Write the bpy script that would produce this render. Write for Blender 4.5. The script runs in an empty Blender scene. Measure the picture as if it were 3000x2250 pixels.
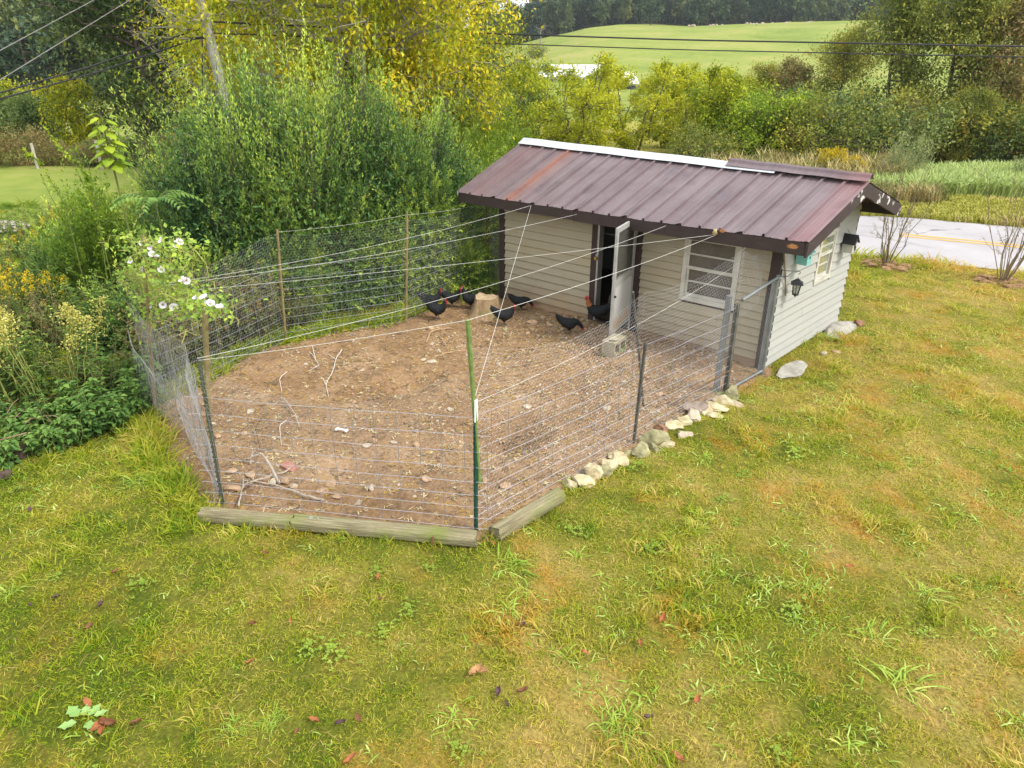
import bpy, bmesh, math, random
import numpy as np
from mathutils import Vector, Matrix, noise

random.seed(7)
RNG = np.random.default_rng(7)
SC = bpy.context.scene
COL = SC.collection

# ---------------------------------------------------------------- camera
FPX, PITCH, YAW, ROLL = 2073.734, 0.43905, 0.76201, 0.00424
CAM = np.array([9.02429, -9.16506, 4.08035])
FW = np.array([-math.sin(YAW) * math.cos(PITCH), math.cos(YAW) * math.cos(PITCH), -math.sin(PITCH)])
_rt = np.array([math.cos(YAW), math.sin(YAW), 0.0])
_up = np.cross(_rt, FW)
RT = _rt * math.cos(ROLL) + _up * math.sin(ROLL)
UP = -_rt * math.sin(ROLL) + _up * math.cos(ROLL)
HD = np.array([-math.sin(YAW), math.cos(YAW)])      # horizontal heading
cd = bpy.data.cameras.new("camera")
cam = bpy.data.objects.new("camera", cd)
COL.objects.link(cam)
mw = Matrix.Identity(4)
for i in range(3):
    mw[i][0], mw[i][1], mw[i][2], mw[i][3] = RT[i], UP[i], -FW[i], CAM[i]
cam.matrix_world = mw
cd.sensor_fit = 'HORIZONTAL'
cd.sensor_width = 36.0
cd.lens = 36.0 * FPX / 3000.0
cd.clip_start, cd.clip_end = 0.05, 3000.0
SC.camera = cam

# ---------------------------------------------------------------- world, sun, exposure
SUN_EL, SUN_AZ = math.radians(52), math.radians(76)   # azimuth from +Y clockwise
world = bpy.data.worlds.new("World")
SC.world = world
world.use_nodes = True
wn, wl = world.node_tree.nodes, world.node_tree.links
wn.clear()
sky = wn.new('ShaderNodeTexSky')
sky.sky_type = 'NISHITA'
sky.sun_disc = False
sky.sun_elevation, sky.sun_rotation = SUN_EL, SUN_AZ
sky.altitude, sky.dust_density, sky.air_density = 200, 3.0, 1.0
hsv = wn.new('ShaderNodeHueSaturation')                # an even overcast: little blue left
hsv.inputs['Saturation'].default_value = 0.22
mixc = wn.new('ShaderNodeMix'); mixc.data_type = 'RGBA'
mixc.inputs[0].default_value = 0.6
mixc.inputs[7].default_value = (7.6, 7.9, 8.3, 1)
bg = wn.new('ShaderNodeBackground')
bg.inputs['Strength'].default_value = 0.12
wo = wn.new('ShaderNodeOutputWorld')
wl.new(sky.outputs[0], hsv.inputs['Color'])
wl.new(hsv.outputs[0], mixc.inputs[6])
wl.new(mixc.outputs[2], bg.inputs[0])
wl.new(bg.outputs[0], wo.inputs[0])

sd = bpy.data.lights.new("sun", 'SUN')
sd.energy = 1.5
sd.angle = math.radians(14)
sd.color = (1.0, 0.95, 0.87)
sun = bpy.data.objects.new("sun", sd)
COL.objects.link(sun)
sdir = Vector((math.sin(SUN_AZ) * math.cos(SUN_EL), math.cos(SUN_AZ) * math.cos(SUN_EL), math.sin(SUN_EL)))
sun.rotation_euler = sdir.to_track_quat('Z', 'Y').to_euler()
sun.location = (30, 0, 40)

vs = SC.view_settings
vs.view_transform = 'Standard'
vs.look = 'None'
vs.gamma = 1.0
vs.use_curve_mapping = False
vs.exposure = 1.12
SC.cycles.max_bounces = 6
SC.cycles.transparent_max_bounces = 8
SC.cycles.use_denoising = True

# ---------------------------------------------------------------- terrain and pixel helpers
def sstep(a, b, x):
    t = np.clip((np.asarray(x, float) - a) / (b - a), 0, 1)
    return t * t * (3 - 2 * t)

def sd_of(x, y):
    dx, dy = np.asarray(x, float) - CAM[0], np.asarray(y, float) - CAM[1]
    return dx * _rt[0] + dy * _rt[1], dx * HD[0] + dy * HD[1]      # lateral, depth

def ray(u, v):
    return FW * FPX + RT * (u - 1500) - UP * (v - 1125)

def P(u, v, d):
    """point on the sight line of a photo pixel at horizontal depth d"""
    q = ray(u, v)
    return CAM + q * (d / (q[:2] @ HD))

_AU = [1200, 1350, 1443, 1542, 1633, 1723, 1814, 2000, 2271, 2542, 3200]
_AV = [215, 185, 149, 127, 102, 79, 72, 76, 68, 61, 40]
_AZ = [P(u, v, 310)[2] for u, v in zip(_AU, _AV)]
_AS = [(P(u, v, 310)[:2] - CAM[:2]) @ _rt[:2] / 310 for u, v in zip(_AU, _AV)]

def gz(x, y):
    """height of the land"""
    x, y = np.asarray(x, float), np.asarray(y, float)
    s, d = sd_of(x, y)
    z = -0.15 * sstep(3.6, 0.0, x)
    z = z - 1.35 * sstep(23.5, 95, d)
    a = s / np.maximum(d, 1)
    top = np.interp(a, _AS, _AZ) + 1.5
    z = z + top * sstep(85, 318, d) * sstep(-0.35, -0.1, a)
    z = z + np.maximum(d - 318, 0) * (0.03 + 0.17 * sstep(0.0, 0.16, a)) * sstep(-0.1, 0.0, a)
    z = z + np.maximum(d - 105, 0) * (0.30 * sstep(-0.38, -0.52, a) + 0.17 * sstep(-0.055, -0.13, a) * (1 - sstep(-0.38, -0.52, a)))
    return z

def at(u, v, dz=0.0):
    """ground point seen at a photo pixel (dz above the ground)"""
    q = ray(u, v)
    z = 0.0
    for _ in range(12):
        p = CAM + q * ((z + dz - CAM[2]) / q[2])
        z = float(gz(p[0], p[1]))
    return p

def dfor(u, v, z):
    """depth at which the sight line of a pixel reaches height z"""
    return (z - CAM[2]) / (P(u, v, 1.0)[2] - CAM[2])

ORD = 'first second third fourth fifth sixth seventh eighth ninth tenth eleventh twelfth thirteenth fourteenth fifteenth'.split()

def fit(u, vtop, d, H, vb=450):
    """foot and scale of a plant of mesh height H whose top shows at vtop"""
    g = gp(u, d, vb)
    return g, max(0.1, (P(u, vtop, d)[2] - g[2]) / H)

def gp(u, d, v=300):
    p = P(u, v, d)
    return np.array([p[0], p[1], float(gz(p[0], p[1]))])

def plane(u, v, ax, val):
    q = ray(u, v)
    return CAM + q * ((val - CAM[ax]) / q[ax])

# ---------------------------------------------------------------- object helpers
def tag(o, label=None, cat=None, group=None, kind=None):
    if label: o['label'] = label
    if cat: o['category'] = cat
    if group: o['group'] = group
    if kind: o['kind'] = kind
    return o

def empty(name, loc=(0, 0, 0), rz=0.0, label=None, cat=None, group=None):
    o = bpy.data.objects.new(name, None)
    COL.objects.link(o)
    o.location = tuple(float(c) for c in loc)
    o.rotation_euler = (0, 0, rz)
    o.empty_display_size = 0.1
    return tag(o, label, cat, group)

def link(name, me, parent=None):
    o = bpy.data.objects.new(name, me)
    COL.objects.link(o)
    if parent is not None: o.parent = parent
    return o

def copy_tree(o, parent=None, depth=0):
    c = o.copy()
    COL.objects.link(c)
    if parent is not None: c.parent = parent
    for ch in list(o.children):
        copy_tree(ch, c, depth + 1)
    return c

class MB:
    """collects shapes and links them as ONE mesh object"""
    def __init__(s):
        s.V, s.L, s.S, s.M, s.T, s.n = [], [], [], [], [], 0
    def add(s, V, F, m=0, tint=None):
        V = np.asarray(V, float).reshape(-1, 3)
        if isinstance(F, np.ndarray):
            s.L.append((F + s.n).ravel()); s.S.append(np.full(len(F), F.shape[1])); k = len(F)
        else:
            s.L.append(np.array([i + s.n for f in F for i in f])); s.S.append(np.array([len(f) for f in F])); k = len(F)
        s.M.append(np.full(k, m))
        s.T.append(np.full(len(V), 0.5) if tint is None else np.broadcast_to(np.asarray(tint, float), (len(V),)))
        s.V.append(V); s.n += len(V)
        return s
    def mesh(s, name, mats, smooth=False, tint=False):
        me = bpy.data.meshes.new(name)
        V = np.concatenate(s.V); L = np.concatenate(s.L).astype(np.int32); S = np.concatenate(s.S).astype(np.int32)
        me.vertices.add(len(V)); me.vertices.foreach_set("co", V.astype(np.float32).ravel())
        me.loops.add(len(L)); me.loops.foreach_set("vertex_index", L)
        me.polygons.add(len(S))
        st = np.concatenate([[0], np.cumsum(S)[:-1]]).astype(np.int32)
        me.polygons.foreach_set("loop_start", st)
        me.polygons.foreach_set("material_index", np.concatenate(s.M).astype(np.int32))
        me.polygons.foreach_set("use_smooth", np.full(len(S), smooth))
        if tint:
            a = me.attributes.new("tint", 'FLOAT', 'POINT')
            a.data.foreach_set("value", np.concatenate(s.T).astype(np.float32))
        for m in (mats if isinstance(mats, (list, tuple)) else [mats]):
            me.materials.append(m)
        me.update(calc_edges=True)
        return me
    def build(s, name, mats, parent=None, smooth=False, tint=False):
        return link(name, s.mesh(name, mats, smooth, tint), parent)

BOXF = [(0, 3, 2, 1), (4, 5, 6, 7), (0, 1, 5, 4), (1, 2, 6, 5), (2, 3, 7, 6), (3, 0, 4, 7)]
def box(mb, lo, hi, m=0):
    x0, y0, z0 = lo; x1, y1, z1 = hi
    return mb.add([(x0, y0, z0), (x1, y0, z0), (x1, y1, z0), (x0, y1, z0), (x0, y0, z1), (x1, y0, z1), (x1, y1, z1), (x0, y1, z1)], BOXF, m)
def hexa(mb, b, t, m=0):
    """box from four bottom and four top corners"""
    return mb.add(list(b) + list(t), BOXF, m)
def bar(mb, a, b, w, h, m=0, upv=(0, 0, 1)):
    """rectangular bar from a to b"""
    a, b = np.array(a, float), np.array(b, float)
    d = b - a; d /= np.linalg.norm(d)
    s = np.cross(d, upv); s /= np.linalg.norm(s)
    t = np.cross(s, d)
    s, t = s * w / 2, t * h / 2
    return hexa(mb, [a - s - t, a + s - t, a + s + t, a - s + t], [b - s - t, b + s - t, b + s + t, b - s + t], m)

def tube(mb, pts, rad, n=6, m=0, cap=True, tint=None):
    pts = np.asarray(pts, float)
    k = len(pts)
    rad = np.broadcast_to(np.asarray(rad, float), (k,))
    tg = np.gradient(pts, axis=0)
    tg /= np.maximum(np.linalg.norm(tg, axis=1, keepdims=True), 1e-9)
    ref = np.array([0.0, 0, 1]) if abs(tg[0][2]) < 0.9 else np.array([1.0, 0, 0])
    a = np.cross(tg[0], ref); a /= np.linalg.norm(a)
    A = []
    for i in range(k):
        a = a - tg[i] * (a @ tg[i]); a /= max(np.linalg.norm(a), 1e-9); A.append(a)
    A = np.array(A); B = np.cross(tg, A)
    th = np.arange(n) * 2 * math.pi / n
    V = pts[:, None] + rad[:, None, None] * (np.cos(th)[None, :, None] * A[:, None] + np.sin(th)[None, :, None] * B[:, None])
    i = np.arange(k - 1)[:, None] * n; j = np.arange(n)[None]; j2 = (j + 1) % n
    F = np.stack([i + j, i + j2, i + n + j2, i + n + j], -1).reshape(-1, 4)
    mb.add(V.reshape(-1, 3), F, m, tint)
    if cap:
        mb.add(V[0], [tuple(range(n))[::-1]], m); mb.add(V[-1], [tuple(range(n))], m)
    return mb

def segs(mb, A, B, r, m=0):
    """many thin three-sided wires at once"""
    A, B = np.asarray(A, float), np.asarray(B, float)
    d = B - A; d /= np.maximum(np.linalg.norm(d, axis=1, keepdims=True), 1e-9)
    ref = np.where(np.abs(d[:, 2:3]) < 0.8, np.array([[0.0, 0, 1]]), np.array([[1.0, 0, 0]]))
    s = np.cross(d, ref); s /= np.linalg.norm(s, axis=1, keepdims=True)
    t = np.cross(s, d)
    V = []
    for E in (A, B):
        for k in range(3):
            c, q = math.cos(k * 2.0944), math.sin(k * 2.0944)
            V.append(E + r * (c * s + q * t))
    V = np.stack(V, 1)
    N = len(A); o = np.arange(N)[:, None] * 6
    F = np.concatenate([o + np.array([[k, (k + 1) % 3, 3 + (k + 1) % 3, 3 + k]]) for k in range(3)])
    return mb.add(V.reshape(-1, 3), F, m)

def unit(v):
    v = np.asarray(v, float)
    return v / np.maximum(np.linalg.norm(v, axis=-1, keepdims=True), 1e-9)

def leaves(mb, c, ax, nr, L, W, tint=0.5, fold=0.18, m=0, droop=0.0):
    """folded leaf blades: base, two sides, tip"""
    c = np.asarray(c, float); N = len(c)
    L = np.broadcast_to(np.asarray(L, float), (N,))[:, None]; W = np.broadcast_to(np.asarray(W, float), (N,))[:, None]
    ax = unit(ax); s = unit(np.cross(ax, nr)); nn = np.cross(s, ax)
    mid = c + ax * L * 0.45
    V = np.stack([c, mid + s * W / 2 + nn * W * fold, c + ax * L - nn * L * droop, mid - s * W / 2 + nn * W * fold], 1)
    o = np.arange(N)[:, None] * 4
    F = np.concatenate([o + np.array([[0, 1, 2]]), o + np.array([[0, 2, 3]])])
    t = np.repeat(np.broadcast_to(np.asarray(tint, float), (N,)), 4)
    return mb.add(V.reshape(-1, 3), F, m, t)

def rdir(n, rng=RNG):
    return unit(rng.normal(size=(n, 3)))

def ico(sub):
    bm = bmesh.new(); bmesh.ops.create_icosphere(bm, subdivisions=sub, radius=1.0)
    V = np.array([v.co[:] for v in bm.verts]); F = np.array([[v.index for v in f.verts] for f in bm.faces]); bm.free()
    return V, F
ICO1, ICO2, ICO3 = ico(1), ico(2), ico(3)

def rock_verts(seed, size, base=ICO2, rough=0.28, flat=0.0, cuts=5):
    """an angular stone: a ball cut by random planes, then roughened"""
    r = np.random.default_rng(seed)
    V = base[0].copy()
    for _ in range(cuts + 4):
        n = unit(r.normal(size=3)); k = r.uniform(0.42, 0.80)
        dd = V @ n
        V = V - np.maximum(dd - k, 0)[:, None] * n * 0.97
    off = Vector(r.uniform(-50, 50, 3))
    nz = np.array([noise.noise(Vector(v) * 1.7 + off) * 0.6 + noise.noise(Vector(v) * 4.2 + off) * 0.4 for v in V])
    V = V * (1 + rough * nz)[:, None]
    V = V * np.asarray(size, float) / 2
    if flat: V[:, 2] = np.maximum(V[:, 2], -flat)
    return V

# ---------------------------------------------------------------- material helpers
class NT:
    def __init__(s, name):
        s.mat = bpy.data.materials.new(name); s.mat.use_nodes = True
        s.n, s.l = s.mat.node_tree.nodes, s.mat.node_tree.links
        s.n.clear()
        s.out = s.n.new('ShaderNodeOutputMaterial')
        s.b = s.n.new('ShaderNodeBsdfPrincipled')
        s.l.new(s.b.outputs[0], s.out.inputs[0])
    def node(s, t, **kw):
        x = s.n.new(t)
        for k, v in kw.items(): setattr(x, k, v)
        return x
    def pos(s, kind='Object', scale=(1, 1, 1), rot=(0, 0, 0)):
        tc = s.node('ShaderNodeTexCoord'); mp = s.node('ShaderNodeMapping')
        mp.inputs['Scale'].default_value = scale; mp.inputs['Rotation'].default_value = rot
        s.l.new(tc.outputs[kind], mp.inputs[0]); return mp.outputs[0]
    def wpos(s, scale=(1, 1, 1), rot=(0, 0, 0)):
        g = s.node('ShaderNodeNewGeometry'); mp = s.node('ShaderNodeMapping')
        mp.inputs['Scale'].default_value = scale; mp.inputs['Rotation'].default_value = rot
        s.l.new(g.outputs['Position'], mp.inputs[0]); return mp.outputs[0]
    def noise(s, vec, scale, detail=4, rough=0.55, dist=0.0):
        x = s.node('ShaderNodeTexNoise'); x.inputs['Scale'].default_value = scale
        x.inputs['Detail'].default_value = detail; x.inputs['Roughness'].default_value = rough
        x.inputs['Distortion'].default_value = dist
        s.l.new(vec, x.inputs['Vector']); return x.outputs['Fac']
    def ramp(s, fac, stops, const=False):
        x = s.node('ShaderNodeValToRGB'); cr = x.color_ramp
        if const: cr.interpolation = 'CONSTANT'
        while len(cr.elements) < len(stops): cr.elements.new(0.5)
        for e, (p, c) in zip(cr.elements, stops):
            e.position = p; e.color = (c, c, c, 1) if isinstance(c, (int, float)) else (*c, 1)
        s.l.new(fac, x.inputs[0]); return x.outputs[0]
    def mix(s, fac, a, b, mode='MIX'):
        x = s.node('ShaderNodeMix', data_type='RGBA', blend_type=mode)
        for k, v in ((0, fac), (6, a), (7, b)):
            if isinstance(v, (int, float)): x.inputs[k].default_value = v if k == 0 else (v, v, v, 1)
            elif isinstance(v, tuple): x.inputs[k].default_value = (*v, 1)
            else: s.l.new(v, x.inputs[k])
        return x.outputs[2]
    def math(s, op, a, b=0.0, c=None, clamp=False):
        x = s.node('ShaderNodeMath', operation=op); x.use_clamp = clamp
        for k, v in enumerate((a, b, c)):
            if v is None: continue
            if isinstance(v, (int, float)): x.inputs[k].default_value = v
            else: s.l.new(v, x.inputs[k])
        return x.outputs[0]
    def sep(s, vec):
        x = s.node('ShaderNodeSeparateXYZ'); s.l.new(vec, x.inputs[0]); return x.outputs
    def bump(s, h, strength=0.5, dist=0.02):
        x = s.node('ShaderNodeBump'); x.inputs['Strength'].default_value = strength; x.inputs['Distance'].default_value = dist
        s.l.new(h, x.inputs['Height']); s.l.new(x.outputs[0], s.b.inputs['Normal'])
    def set(s, col=None, rough=0.8, spec=0.3, metal=0.0):
        if col is not None:
            if isinstance(col, tuple): s.b.inputs['Base Color'].default_value = (*col, 1)
            else: s.l.new(col, s.b.inputs['Base Color'])
        if isinstance(rough, (int, float)): s.b.inputs['Roughness'].default_value = rough
        else: s.l.new(rough, s.b.inputs['Roughness'])
        s.b.inputs['Specular IOR Level'].default_value = spec
        s.b.inputs['Metallic'].default_value = metal
        return s
    def rnd(s):
        return s.node('ShaderNodeObjectInfo').outputs['Random']
    def island(s):
        return s.node('ShaderNodeNewGeometry').outputs['Random Per Island']

LEAFK = 1.6
def leaf_mat(name, stops, trans=0.25, nscale=0.9, wt=(0.45, 0.4, 0.35), rough=0.55, objvar=0.12, spec=0.25):
    """colour by tint (shoot age, place in crown, shade inside shrubs), by leaf and by clump"""
    t = NT(name)
    at_ = t.node('ShaderNodeAttribute'); at_.attribute_name = 'tint'
    nz = t.noise(t.pos('Object'), nscale, 2)
    f = t.math('MULTIPLY', at_.outputs['Fac'], wt[0])
    f = t.math('MULTIPLY_ADD', t.island(), wt[1], f)
    nz2 = t.math('MULTIPLY_ADD', t.math('SUBTRACT', nz, 0.5), 2.2, 0.5, clamp=True)
    f = t.math('MULTIPLY_ADD', nz2, wt[2], f)
    f = t.math('MULTIPLY_ADD', t.math('SUBTRACT', t.rnd(), 0.5), objvar * 2, f)
    f = t.math('MULTIPLY', f, 1.0 / sum(wt), clamp=True)
    c = t.ramp(f, [(p_, tuple(min(0.8, q_ * LEAFK) for q_ in c_)) for p_, c_ in stops])
    t.set(c, rough, spec)
    tr = t.node('ShaderNodeBsdfTranslucent'); t.l.new(c, tr.inputs['Color'])
    ms = t.node('ShaderNodeMixShader'); ms.inputs[0].default_value = trans
    t.l.new(t.b.outputs[0], ms.inputs[1]); t.l.new(tr.outputs[0], ms.inputs[2]); t.l.new(ms.outputs[0], t.out.inputs[0])
    return t.mat

def flat_mat(name, col, rough=0.7, spec=0.3, metal=0.0, var=0.25, scale=6.0, bump=0.0):
    """one colour with mottling and optional relief"""
    t = NT(name)
    n = t.noise(t.pos('Object'), scale, 5)
    d = tuple(c * (1 - var) for c in col); l = tuple(min(1, c * (1 + var)) for c in col)
    t.set(t.ramp(n, [(0.3, d), (0.7, l)]), rough, spec, metal)
    if bump: t.bump(n, bump, 0.01)
    return t.mat
# ================================================================ MATERIALS OF THE LAND
def patch_nodes(t):
    """slow variation of the lawn, shared by soil and blades: 0 green .. 1 dry, and an orange mask"""
    w = t.wpos()
    a = t.noise(w, 0.55, 3, 0.6)
    b = t.noise(w, 2.6, 3, 0.6)
    f = t.math('MULTIPLY_ADD', b, 0.60, t.math('MULTIPLY', a, 0.95))
    x, y, _ = t.sep(w)
    # lawn is drier to the east of the pen and greener along the western fence
    g = t.math('MULTIPLY_ADD', x, 0.022, t.math('MULTIPLY', y, 0.010))
    f = t.math('ADD', f, t.math('SUBTRACT', t.math('MINIMUM', g, 0.20), 0.30))
    o = t.noise(w, 1.25, 4, 0.65, 0.4)
    o = t.ramp(o, [(0.52, 0.0), (0.68, 1.0)])
    east = t.node('ShaderNodeMapRange'); t.l.new(x, east.inputs[0]); east.inputs[1].default_value = 2.5; east.inputs[2].default_value = 6.0; east.inputs[3].default_value = 0.12; east.inputs[4].default_value = 0.9
    o = t.math('MULTIPLY', o, east.outputs[0])
    return f, o

def m_lawn():
    t = NT("lawn_soil")
    f, o = patch_nodes(t)
    fine = t.noise(t.wpos(), 38, 4, 0.7)
    c = t.ramp(f, [(0.38, (0.10, 0.125, 0.013)), (0.58, (0.21, 0.20, 0.030)), (0.8, (0.37, 0.275, 0.08))])
    c = t.mix(t.math('MULTIPLY', o, 0.5), c, (0.50, 0.28, 0.07))
    c = t.mix(t.ramp(fine, [(0.35, 0.0), (0.65, 1.0)]), t.mix(1.0, c, 0.45, 'MULTIPLY'), c)
    t.set(c, 0.95, 0.1); t.bump(fine, 0.6, 0.02)
    return t.mat

def m_blade():
    t = NT("grass_blade")
    f, o = patch_nodes(t)
    r = t.island(); ri = t.rnd()
    k = t.math('MULTIPLY_ADD', r, 0.40, t.math('MULTIPLY', f, 0.70))
    k = t.math('MULTIPLY_ADD', ri, 0.20, k)
    c = t.ramp(k, [(0.36, (0.105, 0.205, 0.010)), (0.55, (0.245, 0.365, 0.016)), (0.74, (0.48, 0.49, 0.036)), (0.97, (0.70, 0.54, 0.16))])
    om = t.math('MULTIPLY', o, t.math('MULTIPLY_ADD', r, 0.9, 0.1))
    c = t.mix(om, c, (0.66, 0.30, 0.045))
    t.set(c, 0.5, 0.3)
    tr = t.node('ShaderNodeBsdfTranslucent'); t.l.new(c, tr.inputs['Color'])
    ms = t.node('ShaderNodeMixShader'); ms.inputs[0].default_value = 0.42
    t.l.new(t.b.outputs[0], ms.inputs[1]); t.l.new(tr.outputs[0], ms.inputs[2]); t.l.new(ms.outputs[0], t.out.inputs[0])
    return t.mat

def m_field(name, a, b, c, sc=0.12):
    t = NT(name)
    w = t.wpos()
    n = t.noise(w, sc, 5, 0.6); n2 = t.noise(w, sc * 14, 4, 0.7)
    f = t.math('MULTIPLY_ADD', n2, 0.45, t.math('MULTIPLY', n, 0.6))
    t.set(t.ramp(f, [(0.35, a), (0.52, b), (0.7, c)]), 0.95, 0.1)
    t.bump(n2, 0.5, 0.1)
    return t.mat

def m_dirt():
    t = NT("pen_dirt")
    w = t.wpos()
    n = t.noise(w, 1.1, 5, 0.6); n2 = t.noise(w, 22, 5, 0.7); n3 = t.noise(w, 90, 3, 0.7)
    c = t.ramp(n, [(0.30, (0.25, 0.155, 0.085)), (0.50, (0.355, 0.232, 0.132)), (0.7, (0.46, 0.32, 0.195))])
    c = t.mix(t.ramp(n2, [(0.42, 0.0), (0.62, 1.0)]), t.mix(1.0, c, (0.72, 0.66, 0.60), 'MULTIPLY'), c)
    y = t.noise(w, 7.0, 4, 0.7)
    c = t.mix(t.ramp(y, [(0.55, 0.0), (0.68, 0.7)]), c, (0.40, 0.25, 0.09))
    c = t.mix(t.ramp(n3, [(0.62, 0.0), (0.72, 0.8)]), c, (0.52, 0.40, 0.27))
    t.set(c, 0.95, 0.12)
    h = t.math('MULTIPLY_ADD', n3, 0.4, n2)
    t.bump(h, 0.9, 0.03)
    return t.mat

def m_road():
    t = NT("old_asphalt")
    w = t.wpos()
    n = t.noise(w, 0.5, 5, 0.6); n2 = t.noise(w, 60, 3, 0.8)
    c = t.ramp(n, [(0.35, (0.36, 0.34, 0.345)), (0.65, (0.45, 0.43, 0.435))])
    c = t.mix(t.ramp(n2, [(0.3, 0.0), (0.7, 1.0)]), t.mix(1.0, c, 0.82, 'MULTIPLY'), c)
    v = t.node('ShaderNodeTexVoronoi', feature='DISTANCE_TO_EDGE'); v.inputs['Scale'].default_value = 0.42
    dn = t.node('ShaderNodeTexNoise'); dn.inputs['Scale'].default_value = 1.6; t.l.new(w, dn.inputs[0])
    vm = t.node('ShaderNodeVectorMath', operation='MULTIPLY_ADD'); vm.inputs[1].default_value = (0.9, 0.9, 0)
    t.l.new(dn.outputs['Color'], vm.inputs[0]); t.l.new(w, vm.inputs[2]); t.l.new(vm.outputs[0], v.inputs['Vector'])
    crack = t.ramp(v.outputs['Distance'], [(0.006, 1.0), (0.014, 0.0)])
    gate = t.ramp(t.noise(w, 0.7, 2), [(0.5, 0.0), (0.56, 0.75)])
    c = t.mix(t.math('MULTIPLY', crack, gate), c, (0.10, 0.095, 0.09))
    st = t.noise(t.wpos((0.35, 1.6, 1), (0, 0, -0.3)), 0.9, 3)
    c = t.mix(t.ramp(st, [(0.60, 0.0), (0.72, 0.55)]), c, (0.20, 0.185, 0.18))
    t.set(c, 0.9, 0.2)
    return t.mat

# ================================================================ PEN OUTLINE
def seg_dist(px, py, poly):
    px, py = np.asarray(px, float), np.asarray(py, float)
    best = np.full(px.shape, 1e9); inside = np.zeros(px.shape, bool)
    n = len(poly)
    for i in range(n):
        x0, y0 = poly[i]; x1, y1 = poly[(i + 1) % n]
        dx, dy = x1 - x0, y1 - y0
        t = np.clip(((px - x0) * dx + (py - y0) * dy) / (dx * dx + dy * dy), 0, 1)
        best = np.minimum(best, np.hypot(px - x0 - t * dx, py - y0 - t * dy))
        c = ((y0 > py) != (y1 > py))
        with np.errstate(divide='ignore', invalid='ignore'):
            xi = x0 + (py - y0) * dx / (dy if dy else 1e-9)
        inside ^= c & (px < xi)
    return np.where(inside, best, -best)

G = {k: at(*q) for k, q in dict(A=(650, 1480), A2=(617, 1358), B=(455, 1205), C=(838, 1000), D=(1190, 945), E=(1432, 835),
                                F=(1392, 1553), Gp=(1855, 1297), H=(2125, 1150), I=(2232, 1095)).items()}
_pl = [at(596, 1500), at(500, 1400), at(445, 1290), at(428, 1190)]
PEN = [tuple(p[:2]) for p in _pl] + [(-0.25, -6.1), (-1.0, -4.3), (-0.45, -2.4), (-0.7, 0.3), (5.2, 0.3), (5.33, -0.1), (5.36, -1.1),
       (5.24, -3.0), (5.24, -4.5), (5.14, -5.56), (3.85, -6.6)]

def vnoise(x, y, sc, seed=0):
    """cheap smooth value noise for whole arrays"""
    x = np.asarray(x, float) * sc + seed * 17.3; y = np.asarray(y, float) * sc - seed * 9.1
    xi, yi = np.floor(x).astype(np.int64), np.floor(y).astype(np.int64)
    fx, fy = x - xi, y - yi
    fx = fx * fx * (3 - 2 * fx); fy = fy * fy * (3 - 2 * fy)
    def h(a, b):
        k = (a * 374761393 + b * 668265263 + seed * 974711) & 0x7fffffff
        k = ((k ^ (k >> 13)) * 1274126177) & 0x7fffffff
        return ((k ^ (k >> 16)) & 0xffff) / 65535.0
    return (h(xi, yi) * (1 - fx) + h(xi + 1, yi) * fx) * (1 - fy) + (h(xi, yi + 1) * (1 - fx) + h(xi + 1, yi + 1) * fx) * fy

def pen_sd(x, y):
    return seg_dist(x, y, PEN) + (vnoise(x, y, 2.2, 3) - 0.5) * 0.22

def lawn_bump(x, y):
    return (vnoise(x, y, 0.8, 1) - 0.5) * 0.05 + (vnoise(x, y, 3.0, 2) - 0.5) * 0.025

# ================================================================ ROAD LINE
RN = np.array([-0.295, 0.9555]); RTN = np.array([0.9555, 0.295])
_near = [at(2500, 745)[:2] @ RN, at(3000, 800)[:2] @ RN]
ROAD_N, ROAD_F = float(np.mean(_near)), float(np.mean([at(2560, 630)[:2] @ RN, at(3000, 672)[:2] @ RN]))
ROAD_C = float(np.mean([at(2520, 678)[:2] @ RN, at(3000, 726)[:2] @ RN]))
def road_pt(k, off):
    """k metres along, off metres across; it bends away behind the shrubs"""
    b = max(0.0, -k - 7.0)
    p = RTN * k + RN * (off + 0.022 * b * b)
    return np.array([p[0], p[1], float(gz(p[0], p[1]))])
def road_off(x, y):
    k = x * RTN[0] + y * RTN[1]
    return x * RN[0] + y * RN[1] - 0.022 * np.maximum(0, -k - 7) ** 2

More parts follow.
